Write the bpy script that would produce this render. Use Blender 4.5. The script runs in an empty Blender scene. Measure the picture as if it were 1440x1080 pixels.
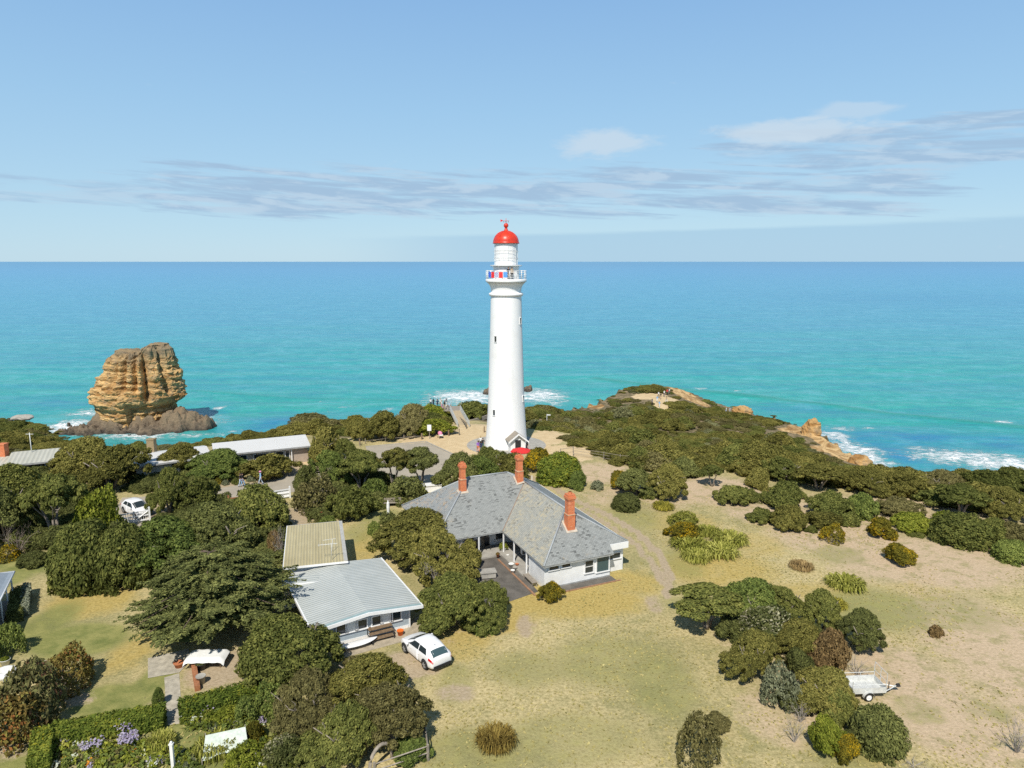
SKYSTR = .10; SUNSTR = 4.3; EXPO = .25; SKYDUST = .2
SKYGAIN = 1/(.1*1.19); SKYTINT = (1, 1, 1, 1)
CL_LOW = (.37, .585, .77); CL_GREY = (.36, .515, .70); CL_LIT = (.50, .64, .785); CL_WHITE = (.60, .72, .83)
SKYRAMP = [(0.0, (.47, .70, .86)), (.053, (.44, .68, .86)), (.187, (.345, .595, .85)), (.40, (.215, .43, .785)), (.58, (.12, .22, .38)), (1.0, (.085, .145, .235))]
LEAFGAIN = 2.25
DENOISE = False
import bpy, math, random
import numpy as np
from mathutils import Vector, Matrix
R_ = math.radians
SC = bpy.context.scene
COL = SC.collection
# ---------------------------------------------------------------- camera model (survey of the place)
FPX = 1000.0; CAMH = 27.0
PITCH = math.atan((540-367)/FPX)
CP, SP = math.cos(PITCH), math.sin(PITCH)
SEA = -35.0
def at(u, v, z=0.0):
    a = (u-720)/FPX; b = (v-540)/FPX
    Y = CP-b*SP; Z = -SP-b*CP
    t = (z-CAMH)/Z
    return np.array([a*t, Y*t, z])
def dep(v):
    b = (v-540)/FPX
    return (SP+b*CP)/(CP-b*SP)
def zat(v, Y): return CAMH-Y*dep(v)
def pxm(p): return FPX/(p[1]*CP-(p[2]-CAMH)*SP)
def atY(u, v, Y):
    b = (v-540)/FPX
    return np.array([(u-720)/FPX*Y/(CP-b*SP), Y, zat(v, Y)])

# ---------------------------------------------------------------- tiny helpers
def tag(o, label=None, cat=None, group=None, kind=None):
    if label: o['label'] = label
    if cat: o['category'] = cat
    if group: o['group'] = group
    if kind: o['kind'] = kind
    return o
def empty(name, loc=(0, 0, 0), rz=0.0):
    o = bpy.data.objects.new(name, None); COL.objects.link(o)
    o.empty_display_size = .3
    o.location = Vector([float(q) for q in loc]); o.rotation_euler = (0, 0, rz)
    return o
def thing(name, label, cat, loc=(0, 0, 0), rz=0.0, group=None):
    return tag(empty(name, loc, rz), label, cat, group)
def copy_tree(o, parent=None):
    c = o.copy(); COL.objects.link(c); c.parent = parent
    for ch in list(o.children): copy_tree(ch, c)
    return c
def link(me, name, parent=None, loc=None):
    o = bpy.data.objects.new(name, me); COL.objects.link(o); o.parent = parent
    if loc is not None: o.location = Vector([float(q) for q in loc])
    return o

class MB:
    """collects shapes, builds ONE mesh object"""
    def __init__(s): s.v = []; s.f = []; s.m = []; s.sm = []
    def add(s, verts, faces, mi=0, smooth=False):
        b = len(s.v); s.v += [tuple(float(c) for c in q) for q in verts]
        for f in faces:
            s.f.append([b+i for i in f]); s.m.append(mi); s.sm.append(smooth)
        return s
    def box(s, c, d, rz=0, mi=0, M=None, taper=1.0):
        x, y, z = d[0]/2, d[1]/2, d[2]/2; t = taper
        vs = [(-x, -y, -z), (x, -y, -z), (x, y, -z), (-x, y, -z), (-x*t, -y*t, z), (x*t, -y*t, z), (x*t, y*t, z), (-x*t, y*t, z)]
        cs, sn = math.cos(rz), math.sin(rz)
        if M is None: vs = [(c[0]+a*cs-b*sn, c[1]+a*sn+b*cs, c[2]+e) for a, b, e in vs]
        else: vs = [tuple(M @ Vector(q)+Vector(c)) for q in vs]
        return s.add(vs, [(0, 3, 2, 1), (4, 5, 6, 7), (0, 1, 5, 4), (1, 2, 6, 5), (2, 3, 7, 6), (3, 0, 4, 7)], mi)
    def b2(s, p, q, mi=0):
        return s.box([(p[i]+q[i])/2 for i in range(3)], [abs(q[i]-p[i]) for i in range(3)], mi=mi)
    def prism(s, poly, z0, z1, mi=0):
        n = len(poly)
        vs = [(p[0], p[1], z0) for p in poly]+[(p[0], p[1], z1) for p in poly]
        fs = [tuple(range(n-1, -1, -1)), tuple(range(n, 2*n))]+[(i, (i+1) % n, n+(i+1) % n, n+i) for i in range(n)]
        return s.add(vs, fs, mi)
    def poly(s, pts, mi=0): return s.add(pts, [tuple(range(len(pts)))], mi)
    def slab(s, pts, th, mi=0):
        """flat polygon thickened downwards"""
        n = len(pts)
        vs = list(pts)+[(p[0], p[1], p[2]-th) for p in pts]
        fs = [tuple(range(n)), tuple(range(2*n-1, n-1, -1))]+[((i+1) % n, i, n+i, n+(i+1) % n) for i in range(n)]
        return s.add(vs, fs, mi)
    def tube(s, pts, r, n=6, mi=0, smooth=True, cap=True):
        pts = [Vector([float(c) for c in p]) for p in pts]
        rs = [r]*len(pts) if not isinstance(r, (list, tuple)) else r
        vs = []
        for i, p in enumerate(pts):
            d = (pts[min(i+1, len(pts)-1)]-pts[max(i-1, 0)])
            if d.length < 1e-6: d = Vector((0, 0, 1))
            d.normalize()
            a = Vector((0, 0, 1)) if abs(d.z) < .9 else Vector((1, 0, 0))
            e1 = d.cross(a).normalized(); e2 = d.cross(e1)
            for k in range(n):
                t = 2*math.pi*k/n
                vs.append(p+(e1*math.cos(t)+e2*math.sin(t))*rs[i])
        fs = []
        for i in range(len(pts)-1):
            for k in range(n):
                fs.append((i*n+k, (i+1)*n+k, (i+1)*n+(k+1) % n, i*n+(k+1) % n))
        if cap:
            fs.append(tuple(range(n))); fs.append(tuple(range(len(pts)*n-1, (len(pts)-1)*n-1, -1)))
        return s.add(vs, fs, mi, smooth)
    def bar(s, a, b, w, mi=0): return s.tube([a, b], w, 4, mi, False)
    def lathe(s, prof, n=32, c=(0, 0, 0), mi=0, smooth=True, axis='z', a0=0, a1=2*math.pi):
        full = abs(a1-a0-2*math.pi) < 1e-6
        m = n if full else n+1
        vs = []
        for r, z in prof:
            for k in range(m):
                t = a0+(a1-a0)*k/n
                x, y = r*math.cos(t), r*math.sin(t)
                if axis == 'z': vs.append((c[0]+x, c[1]+y, c[2]+z))
                else: vs.append((c[0]+x, c[1]+z, c[2]-y))
        fs = []
        for i in range(len(prof)-1):
            for k in range(n):
                k2 = (k+1) % m
                fs.append((i*m+k, i*m+k2, (i+1)*m+k2, (i+1)*m+k))
        return s.add(vs, fs, mi, smooth)
    def ball(s, c, r, n=10, mi=0):
        rr = r if isinstance(r, (tuple, list)) else (r, r, r)
        m = max(4, n//2); vs = []; fs = []
        for i in range(m+1):
            th = math.pi*i/m
            for k in range(n):
                ph = 2*math.pi*k/n
                vs.append((c[0]+rr[0]*math.sin(th)*math.cos(ph), c[1]+rr[1]*math.sin(th)*math.sin(ph), c[2]+rr[2]*math.cos(th)))
        for i in range(m):
            for k in range(n): fs.append((i*n+k, (i+1)*n+k, (i+1)*n+(k+1) % n, i*n+(k+1) % n))
        return s.add(vs, fs, mi, True)
    def build(s, name, mats, parent=None, loc=None, rz=0.0, bevel=0.0, kind=None):
        me = bpy.data.meshes.new(name)
        me.from_pydata(s.v, [], s.f)
        if not isinstance(mats, (list, tuple)): mats = [mats]
        for m in mats: me.materials.append(m)
        me.polygons.foreach_set('material_index', s.m)
        me.polygons.foreach_set('use_smooth', s.sm)
        uvl = me.uv_layers.new(name='UVMap')
        V = s.v
        for p in me.polygons:
            n = p.normal
            if abs(n.z) > .999: e1 = Vector((1, 0, 0)); e2 = Vector((0, 1, 0))
            else:
                e1 = Vector((0, 0, 1)).cross(n).normalized(); e2 = n.cross(e1)
            for li in p.loop_indices:
                q = Vector(V[me.loops[li].vertex_index])
                uvl.data[li].uv = (q.dot(e1), q.dot(e2))
        me.validate()
        o = link(me, name, parent, loc)
        o.rotation_euler = (0, 0, rz)
        if bevel:
            b = o.modifiers.new('b', 'BEVEL'); b.width = bevel; b.segments = 2; b.limit_method = 'ANGLE'
        if kind: o['kind'] = kind
        return o

def np_mesh(name, V, F, mats, smooth=False, mi=None):
    """V (n,3), F (m,4) or (m,3) numpy"""
    me = bpy.data.meshes.new(name)
    V = np.asarray(V, dtype=np.float32); F = np.asarray(F, dtype=np.int32)
    k = F.shape[1]
    me.vertices.add(len(V)); me.vertices.foreach_set('co', V.ravel())
    me.loops.add(F.size); me.loops.foreach_set('vertex_index', F.ravel())
    me.polygons.add(len(F))
    me.polygons.foreach_set('loop_start', np.arange(0, F.size, k, dtype=np.int32))
    me.polygons.foreach_set('loop_total', np.full(len(F), k, dtype=np.int32))
    if not isinstance(mats, (list, tuple)): mats = [mats]
    for m in mats: me.materials.append(m)
    if mi is not None: me.polygons.foreach_set('material_index', np.asarray(mi, dtype=np.int32))
    me.polygons.foreach_set('use_smooth', np.full(len(F), bool(smooth)))
    me.update(calc_edges=True); me.validate()
    return me

# value noise, vectorised
_rs = np.random.RandomState(5)
_PERM = _rs.rand(64, 64, 64).astype(np.float32)
def vnoise(x, y, z=0.0):
    x = np.asarray(x, float); y = np.asarray(y, float); z = np.zeros_like(x)+z
    xi = np.floor(x).astype(int); yi = np.floor(y).astype(int); zi = np.floor(z).astype(int)
    fx = x-xi; fy = y-yi; fz = z-zi
    fx = fx*fx*(3-2*fx); fy = fy*fy*(3-2*fy); fz = fz*fz*(3-2*fz)
    def g(a, b, c): return _PERM[(xi+a) & 63, (yi+b) & 63, (zi+c) & 63]
    def lx(b, c): return g(0, b, c)*(1-fx)+g(1, b, c)*fx
    return ((lx(0, 0)*(1-fy)+lx(1, 0)*fy)*(1-fz)+(lx(0, 1)*(1-fy)+lx(1, 1)*fy)*fz)*2-1
def fbm(x, y, z=0.0, o=4, g=.5):
    a = 1.0; f = 1.0; r = 0; s = 0
    for i in range(o):
        r = r+a*vnoise(x*f+17.3*i, y*f+5.1*i, z*f+9.7*i); s += a; a *= g; f *= 2.03
    return r/s
def sst(a, b, x):
    t = np.clip((x-a)/(b-a), 0, 1); return t*t*(3-2*t)

# ---------------------------------------------------------------- materials
def lin(r, g, b):
    f = lambda c: (c/255/12.92) if c/255 <= .04045 else ((c/255+.055)/1.055)**2.4
    return (f(r), f(g), f(b), 1)
class NT:
    def __init__(s, name):
        s.m = bpy.data.materials.new(name); s.m.use_nodes = True
        s.t = s.m.node_tree; s.n = s.t.nodes; s.l = s.t.links
        s.b = s.n['Principled BSDF']
    def new(s, t, **kw):
        n = s.n.new(t)
        for k, v in kw.items(): setattr(n, k, v)
        return n
    def put(s, sock, v):
        if hasattr(v, 'is_linked'): s.l.new(v, sock)
        else: sock.default_value = v
    def noise(s, vec, scale, detail=4, rough=.55, dist=0.0):
        n = s.new('ShaderNodeTexNoise'); s.put(n.inputs['Scale'], scale)
        n.inputs['Detail'].default_value = detail; n.inputs['Roughness'].default_value = rough
        n.inputs['Distortion'].default_value = dist
        if vec is not None: s.l.new(vec, n.inputs['Vector'])
        return n.outputs['Fac']
    def mapr(s, v, a, b, c=0.0, d=1.0):
        n = s.new('ShaderNodeMapRange'); s.put(n.inputs[0], v)
        n.inputs[1].default_value = a; n.inputs[2].default_value = b; n.inputs[3].default_value = c; n.inputs[4].default_value = d
        return n.outputs[0]
    def math(s, op, a, b=0.0, clamp=False):
        n = s.new('ShaderNodeMath', operation=op, use_clamp=clamp); s.put(n.inputs[0], a); s.put(n.inputs[1], b)
        return n.outputs[0]
    def mix(s, f, a, b, mode='MIX'):
        n = s.new('ShaderNodeMix', data_type='RGBA', blend_type=mode)
        s.put(n.inputs[0], f); s.put(n.inputs[6], a); s.put(n.inputs[7], b)
        return n.outputs[2]
    def coord(s, which='Object'): return s.new('ShaderNodeTexCoord').outputs[which]
    def mapping(s, vec, scale=(1, 1, 1), rot=(0, 0, 0)):
        n = s.new('ShaderNodeMapping'); s.l.new(vec, n.inputs[0]); n.inputs['Scale'].default_value = scale; n.inputs['Rotation'].default_value = rot
        return n.outputs[0]
    def attr(s, name):
        n = s.new('ShaderNodeAttribute'); n.attribute_name = name; return n.outputs['Fac']
    def bump(s, h, strength=.3, dist=.05, nrm=None):
        n = s.new('ShaderNodeBump'); s.put(n.inputs['Height'], h); n.inputs['Strength'].default_value = strength; n.inputs['Distance'].default_value = dist
        if nrm is not None: s.l.new(nrm, n.inputs['Normal'])
        s.l.new(n.outputs[0], s.b.inputs['Normal']); return n.outputs[0]
    def col(s, c): s.put(s.b.inputs['Base Color'], c); return s
    def rough(s, r, spec=None):
        s.put(s.b.inputs['Roughness'], r)
        if spec is not None: s.b.inputs['Specular IOR Level'].default_value = spec
        return s

def plain(name, c, rough=.6, var=.12, scale=3.0, metal=0.0, bump=0.0, spec=.4):
    """one paint / stone / metal with uneven tone"""
    k = NT(name); P = k.coord()
    n = k.noise(P, scale, 5); n2 = k.noise(P, scale*9, 3)
    f = k.math('ADD', k.math('MULTIPLY', n, .65), k.math('MULTIPLY', n2, .35))
    a = tuple(min(1, q*(1-var*1.6)) for q in c[:3])+(1,); b = tuple(min(1, q*(1+var*1.2)) for q in c[:3])+(1,)
    k.col(k.mix(k.mapr(f, .32, .68), a, b)).rough(rough, spec)
    k.b.inputs['Metallic'].default_value = metal
    if bump: k.bump(n2, bump, .02)
    return k.m
def leafmat(name, dark, mid, light, tip=None, tipamt=0.0, trans=.22, gain=None):
    g_ = LEAFGAIN if gain is None else gain
    dark, mid, light = [(c_[0]*g_*1.02, c_[1]*g_*1.06, c_[2]*g_*.92, 1) for c_ in (dark, mid, light)]
    k = NT(name)
    geo = k.new('ShaderNodeNewGeometry'); oi = k.new('ShaderNodeObjectInfo')
    rnd = geo.outputs['Random Per Island']
    P = geo.outputs['Position']
    big = k.noise(P, .55, 3)
    sm = k.noise(P, 2.2, 2)
    f = k.math('ADD', k.math('ADD', k.math('MULTIPLY', rnd, .42), k.math('MULTIPLY', big, .5)), k.math('MULTIPLY', sm, .38))
    f = k.math('ADD', f, k.math('MULTIPLY', k.math('SUBTRACT', oi.outputs['Random'], .5), .22))
    r = k.new('ShaderNodeValToRGB'); k.l.new(k.mapr(f, .28, 1.0), r.inputs[0])
    e = r.color_ramp.elements; e[0].position = .1; e[0].color = dark; e[1].position = .95; e[1].color = light
    x = e.new(.5); x.color = mid
    c = r.outputs[0]
    if tip:
        k2 = k.math('GREATER_THAN', k.math('FRACT', k.math('MULTIPLY', rnd, 7.31)), 1-tipamt)
        k3 = k.math('MULTIPLY', k2, k.mapr(big, .42, .56))
        c = k.mix(k3, c, tip)
    k.n.remove(k.b)
    d = k.new('ShaderNodeBsdfDiffuse'); t = k.new('ShaderNodeBsdfTranslucent'); ms = k.new('ShaderNodeMixShader')
    k.l.new(c, d.inputs[0]); k.l.new(c, t.inputs[0]); ms.inputs[0].default_value = trans
    k.l.new(d.outputs[0], ms.inputs[1]); k.l.new(t.outputs[0], ms.inputs[2])
    k.l.new(ms.outputs[0], k.n['Material Output'].inputs[0])
    return k.m
M = {}
M['white'] = plain('white paint', (.80, .80, .79, 1), .45, .05, 1.2)
def towermat():
    k = NT('painted render'); P = k.coord(); v = k.noise(k.mapping(P, (1.6, 1.6, .10)), 1.0, 6, .65); n = k.noise(P, .7, 6, .65); f = k.noise(P, 9, 4)
    c = k.mix(k.mapr(v, .50, .72, 0, .45), (.83, .83, .82, 1), (.66, .65, .62, 1)); c = k.mix(k.mapr(n, .56, .72, 0, .35), c, (.70, .68, .64, 1))
    r = k.noise(k.mapping(P, (2.4, 2.4, .16)), 1.0, 5, .7); c = k.mix(k.mapr(r, .66, .78, 0, .35), c, (.52, .42, .30, 1))
    k.col(c).rough(.6, .3); k.bump(k.math('ADD', f, n), .12, .03); return k.m
M['tower'] = towermat()
M['whitegloss'] = plain('white enamel', (.80, .80, .80, 1), .3, .03)
M['red'] = plain('red enamel', (.62, .045, .02, 1), .35, .1)
M['redcloth'] = plain('red canvas', (.65, .03, .03, 1), .8, .08)
M['clay'] = plain('terracotta', (.45, .15, .06, 1), .8, .2)
M['dark'] = plain('dark paint', (.03, .03, .032, 1), .5, .2)
M['rubber'] = plain('rubber', (.02, .02, .02, 1), .75, .2)
M['grey'] = plain('weathered grey', (.32, .32, .31, 1), .7, .2)
M['galv'] = plain('galvanised steel', (.62, .63, .61, 1), .5, .15, 4, metal=.15)
M['concrete'] = plain('concrete', (.36, .34, .30, 1), .9, .18, 1.5, bump=.2)
M['wood'] = plain('weathered timber', (.22, .15, .09, 1), .8, .3, 5, bump=.2)
M['palewood'] = plain('grey timber', (.30, .26, .21, 1), .85, .25, 5, bump=.2)
M['sleeper'] = plain('rusty timber', (.36, .15, .07, 1), .8, .3, 6, bump=.2)
M['orange'] = plain('orange plastic', (.75, .16, .02, 1), .5, .08)
M['cloth'] = plain('white cloth', (.75, .75, .72, 1), .9, .06)
M['fleece'] = plain('pale green netting', (.56, .62, .54, 1), .95, .15, 7)
M['asphalt'] = plain('old asphalt', (.135, .122, .105, 1), .9, .28, .9, bump=.3)
M['carpark'] = plain('pale asphalt', (.37, .325, .255, 1), .95, .1, .5, bump=.2)
M['gravel'] = plain('gravel', (.40, .34, .25, 1), .95, .22, 2.2, bump=.4)
M['sandpath'] = plain('sand path', (.58, .43, .245, 1), .95, .14, .35, bump=.2)
M['paver'] = plain('stone paving', (.42, .38, .30, 1), .9, .25, 2.4, bump=.3)
M['bark'] = plain('pale bark', (.26, .22, .18, 1), .9, .35, 3, bump=.3)
M['barkdark'] = plain('brown bark', (.13, .095, .07, 1), .9, .35, 3, bump=.3)
M['deadwood'] = plain('dead grey twigs', (.36, .32, .28, 1), .9, .3, 4)
M['skin'] = plain('skin', (.45, .27, .19, 1), .6, .08)
M['soil'] = plain('garden soil', (.12, .08, .055, 1), .95, .3, 3, bump=.4)
M['terrow'] = plain('terracotta pot', (.5, .18, .08, 1), .8, .15)
M['teal'] = plain('teal paint', (.10, .22, .24, 1), .5, .15)
def glass(name, c=(.03, .04, .045, 1), r=.08):
    k = NT(name); k.col(c).rough(r, .6); return k.m
M['glass'] = glass('window glass'); M['carglass'] = glass('car glass', (.025, .035, .04, 1), .05)
M['glassteal'] = glass('tinted glass', (.05, .09, .10, 1), .08)
M['taillight'] = plain('red lens', (.55, .01, .01, 1), .2, .05)
M['headlight'] = plain('clear lens', (.6, .62, .65, 1), .12, .05)
M['carpaint'] = plain('white car paint', (.80, .80, .80, 1), .22, .015, spec=.6)
M['rim'] = plain('alloy', (.45, .45, .46, 1), .35, .1, metal=.5)
def boards(name, c, step=.17, lines=.15, rough=.55):
    k = NT(name); uv = k.coord('UV'); sx = k.new('ShaderNodeSeparateXYZ'); k.l.new(uv, sx.inputs[0])
    fr = k.math('FRACT', k.math('DIVIDE', sx.outputs[1], step))
    n = k.noise(k.coord(), 1.5, 5)
    b = tuple(q*(1-.18) for q in c[:3])+(1,)
    k.col(k.mix(k.mapr(n, .3, .7), b, c)).rough(rough)
    k.bump(fr, lines, .03); return k.m
M['weatherboard'] = boards('white weatherboards', (.83, .84, .84, 1))
M['blueboard'] = boards('pale blue boards', (.40, .47, .52, 1))
M['creamwall'] = boards('cream cladding', (.50, .44, .36, 1), .25, .15)
def slate(name, cols, lich, lichamt, seed):
    k = NT(name); uv = k.coord('UV')
    br = k.new('ShaderNodeTexBrick'); k.l.new(uv, br.inputs['Vector'])
    br.inputs['Scale'].default_value = 1; br.inputs['Brick Width'].default_value = .26; br.inputs['Row Height'].default_value = .13
    br.inputs['Mortar Size'].default_value = .012; br.inputs['Bias'].default_value = .0; br.inputs['Mortar Smooth'].default_value = .2
    br.inputs['Color1'].default_value = cols[0]; br.inputs['Color2'].default_value = cols[1]; br.inputs['Mortar'].default_value = tuple(q*.45 for q in cols[0][:3])+(1,)
    # single dark slates
    v = k.new('ShaderNodeTexWhiteNoise', noise_dimensions='2D')
    q = k.new('ShaderNodeVectorMath', operation='FLOOR'); mp = k.mapping(uv, (1/.26, 1/.13, 1)); k.l.new(mp, q.inputs[0]); k.l.new(q.outputs[0], v.inputs['Vector'])
    patch = k.noise(uv, .55, 4)
    dk = k.math('MULTIPLY', k.math('GREATER_THAN', v.outputs['Value'], .84), k.mapr(patch, .40, .60))
    c = k.mix(k.math('MULTIPLY', dk, .75), br.outputs['Color'], cols[2])
    ln = k.noise(uv, 2.6, 6, .7); lm = k.noise(uv, .5, 3)
    lf = k.math('MULTIPLY', k.mapr(ln, .50-.06*lichamt, .62-.06*lichamt), k.mapr(lm, .6-.35*lichamt, .75-.35*lichamt))
    c = k.mix(k.math('MULTIPLY', lf, .8), c, lich)
    st = k.noise(k.mapping(uv, (1.2, .16, 1)), 1.5, 4)
    c = k.mix(k.mapr(st, .35, .7, 0, .25), c, (.36, .37, .36, 1))
    k.col(c).rough(.6, .35)
    k.bump(br.outputs['Fac'], -.5, .015); return k.m
M['slate'] = slate('grey roof slates', [(.235, .245, .235, 1), (.295, .305, .29, 1), (.05, .052, .05, 1)], (.36, .29, .19, 1), .0, 1)
M['slatelich'] = slate('lichened roof slates', [(.31, .31, .27, 1), (.385, .38, .33, 1), (.12, .115, .10, 1)], (.44, .38, .25, 1), .6, 2)
M['slatemix'] = slate('part lichened slates', [(.26, .275, .27, 1), (.31, .32, .31, 1), (.10, .10, .10, 1)], (.44, .31, .18, 1), .45, 3)
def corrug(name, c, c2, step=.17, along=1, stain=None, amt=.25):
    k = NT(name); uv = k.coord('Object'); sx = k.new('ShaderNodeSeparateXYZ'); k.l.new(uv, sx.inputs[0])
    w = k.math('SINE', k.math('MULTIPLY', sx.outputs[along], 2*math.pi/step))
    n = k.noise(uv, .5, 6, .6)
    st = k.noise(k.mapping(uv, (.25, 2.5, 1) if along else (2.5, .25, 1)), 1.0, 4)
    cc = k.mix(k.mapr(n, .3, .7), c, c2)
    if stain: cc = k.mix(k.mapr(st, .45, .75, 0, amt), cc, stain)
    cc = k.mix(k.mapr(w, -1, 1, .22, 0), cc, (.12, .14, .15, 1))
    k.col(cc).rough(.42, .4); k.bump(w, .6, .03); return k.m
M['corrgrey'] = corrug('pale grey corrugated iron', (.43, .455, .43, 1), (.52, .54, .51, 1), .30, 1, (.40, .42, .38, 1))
M['tileyellow'] = corrug('mossy yellow sheet roof', (.44, .365, .185, 1), (.54, .46, .25, 1), .24, 0, (.33, .27, .12, 1), .5)
M['whiteroof'] = corrug('white sheet roof', (.76, .74, .70, 1), (.80, .78, .74, 1), .11, 0)
M['creamroof'] = corrug('cream sheet roof', (.46, .45, .37, 1), (.54, .52, .44, 1), .5, 0, (.36, .35, .28, 1))
def brick(name):
    k = NT(name); uv = k.coord('UV'); br = k.new('ShaderNodeTexBrick'); k.l.new(uv, br.inputs['Vector'])
    br.inputs['Scale'].default_value = 1; br.inputs['Brick Width'].default_value = .23; br.inputs['Row Height'].default_value = .08; br.inputs['Mortar Size'].default_value = .006
    br.inputs['Color1'].default_value = (.70, .19, .06, 1); br.inputs['Color2'].default_value = (.54, .125, .042, 1); br.inputs['Mortar'].default_value = (.5, .36, .26, 1)
    n = k.noise(k.coord(), 2.5, 6, .65); n2 = k.noise(k.coord(), 7, 4)
    c = k.mix(k.mapr(n, .56, .72, 0, .5), br.outputs['Color'], (.62, .42, .27, 1))
    c = k.mix(k.mapr(n2, .58, .75, 0, .4), c, (.2, .07, .035, 1))
    k.col(c).rough(.85, .2); k.bump(br.outputs['Fac'], -.4, .01); return k.m
M['brick'] = brick('orange brick')

M['teatree'] = leafmat('tea tree leaves', (.030, .029, .010, 1), (.072, .066, .020, 1), (.150, .128, .042, 1))
M['moonah'] = leafmat('moonah leaves', (.026, .030, .010, 1), (.060, .064, .020, 1), (.125, .120, .038, 1))
M['green'] = leafmat('mid green leaves', (.026, .036, .012, 1), (.062, .076, .022, 1), (.130, .142, .042, 1))
M['heath'] = leafmat('grey olive heath', (.042, .042, .024, 1), (.090, .088, .048, 1), (.16, .15, .085, 1))
M['deep'] = leafmat('deep green leaves', (.026, .028, .012, 1), (.054, .057, .021, 1), (.112, .112, .042, 1))
M['brownish'] = leafmat('brown green leaves', (.036, .032, .015, 1), (.076, .066, .029, 1), (.135, .115, .054, 1), gain=2.1)
M['lime'] = leafmat('yellow green leaves', (.050, .062, .012, 1), (.12, .135, .022, 1), (.24, .235, .045, 1), gain=1.5)
M['golden'] = leafmat('yellow flowering leaves', (.055, .052, .012, 1), (.13, .11, .022, 1), (.24, .19, .03, 1), (.55, .36, .02, 1), .35, gain=1.25)
M['greyleaf'] = leafmat('grey green leaves', (.075, .08, .05, 1), (.145, .15, .10, 1), (.26, .26, .18, 1), gain=1.25)
M['whitetip'] = leafmat('white tipped leaves', (.035, .042, .016, 1), (.075, .082, .032, 1), (.14, .14, .06, 1), (.50, .47, .30, 1), .3, gain=1.25)
M['autumn'] = leafmat('russet leaves', (.055, .040, .015, 1), (.12, .085, .03, 1), (.17, .17, .045, 1), (.34, .15, .05, 1), .22, gain=1.8)
M['maroon'] = leafmat('dull maroon leaves', (.045, .044, .020, 1), (.10, .088, .042, 1), (.14, .14, .055, 1), (.19, .10, .06, 1), .16, gain=1.8)
M['hedge'] = leafmat('hedge leaves', (.024, .034, .008, 1), (.055, .070, .014, 1), (.13, .135, .028, 1), (.30, .28, .03, 1), .15)
M['silver'] = leafmat('silver hedge leaves', (.09, .10, .085, 1), (.17, .18, .15, 1), (.30, .31, .26, 1), gain=1.25)
M['strap'] = leafmat('strappy leaves', (.10, .11, .022, 1), (.23, .225, .05, 1), (.50, .46, .14, 1), gain=1.0)
M['tussock'] = leafmat('dry tussock blades', (.13, .09, .03, 1), (.26, .18, .055, 1), (.42, .32, .11, 1), gain=1.0)
M['yellowtuft'] = leafmat('yellow tufts', (.14, .13, .03, 1), (.32, .27, .05, 1), (.5, .42, .09, 1), gain=1.0)
M['deadleaf'] = leafmat('dry brown leaves', (.10, .065, .035, 1), (.20, .13, .065, 1), (.33, .23, .12, 1), gain=1.25)
M['cypress'] = leafmat('cypress sprays', (.024, .027, .011, 1), (.055, .060, .024, 1), (.15, .15, .058, 1), gain=2.1)
M['purple'] = leafmat('mauve flowers', (.30, .24, .42, 1), (.45, .38, .58, 1), (.62, .56, .72, 1), trans=.3, gain=1.0)
M['whiteflower'] = leafmat('white flowers', (.5, .5, .46, 1), (.65, .65, .6, 1), (.75, .75, .72, 1), trans=.3, gain=1.0)
M['blossom'] = leafmat('pinkish grey twigs', (.12, .09, .085, 1), (.22, .17, .16, 1), (.42, .35, .33, 1), gain=1.25)
M['orangeflower'] = leafmat('orange flowers', (.4, .12, .02, 1), (.6, .22, .03, 1), (.7, .33, .06, 1), gain=1.0)
# ================================================================ TERRAIN
def XY(u, Y): return ((u-720)/FPX*Y/(CP+.0*SP)*1.0, Y)
COAST = [(-900, 100), (-350, 150), (0, 152), (60, 142), (110, 132), (250, 120), (400, 122), (460, 136), (530, 142), (640, 152), (780, 158),
         (840, 174), (880, 188), (950, 196), (985, 192), (1050, 180), (1100, 170), (1150, 157), (1185, 147), (1218, 136), (1226, 118), (1240, 103), (1300, 95), (1440, 92), (1750, 86), (2500, 60)]
CPOLY = np.array([XY(u, Y) for u, Y in COAST]+[(220, -80), (-330, -80)])
# ground level where the far land is seen (pixel row, distance) -> z
def gz(u, v, Y, veg=1.6): return (*XY(u, Y), zat(v, Y)-veg)
TP = [gz(-350, 580, 148), gz(0, 584, 148), gz(60, 598, 140), gz(110, 618, 130), gz(250, 618, 118), gz(400, 600, 120), gz(460, 590, 132), gz(530, 587, 138), gz(640, 573, 148, 1.2), gz(780, 574, 154),
      gz(835, 568, 170), gz(870, 551, 182), gz(905, 539, 188), gz(940, 540, 189), gz(978, 559, 188, .3), gz(1040, 573, 178), gz(1100, 586, 166), gz(1150, 604, 154), gz(1185, 628, 144), gz(1216, 652, 133, .6),
      gz(1240, 656, 100), gz(1300, 664, 92), gz(1440, 667, 89),
      gz(925, 566, 172, .3), gz(850, 592, 153), gz(1000, 600, 150), gz(1100, 622, 134), gz(800, 600, 134), gz(1000, 640, 117), gz(1150, 645, 122), gz(900, 640, 112),
      gz(640, 592, 128, .2), gz(720, 590, 130), gz(560, 605, 122)]
TP = [(x, y, z) for x, y, z in TP]
for x, y in [(-260, 90), (-160, 80), (-100, 85), (-60, 92), (-30, 98), (-5, 104), (-14, 112), (10, 108), (25, 95), (40, 80), (60, 72), (90, 66), (150, 60), (220, 50), (-20, 60), (20, 60), (0, 30), (-60, 30), (60, 30), (-150, 20), (150, 10), (0, -60), (-250, -40), (200, -60)]:
    TP.append((x, y, 0.35))
TP = np.array(TP)
def _tps(r): return np.where(r > 1e-6, r*r*np.log(np.maximum(r, 1e-6)), 0)
_n = len(TP); _sc = 100.0
_P = TP[:, :2]/_sc
_K = _tps(np.linalg.norm(_P[:, None]-_P[None], axis=2))+np.eye(_n)*2e-4
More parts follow.
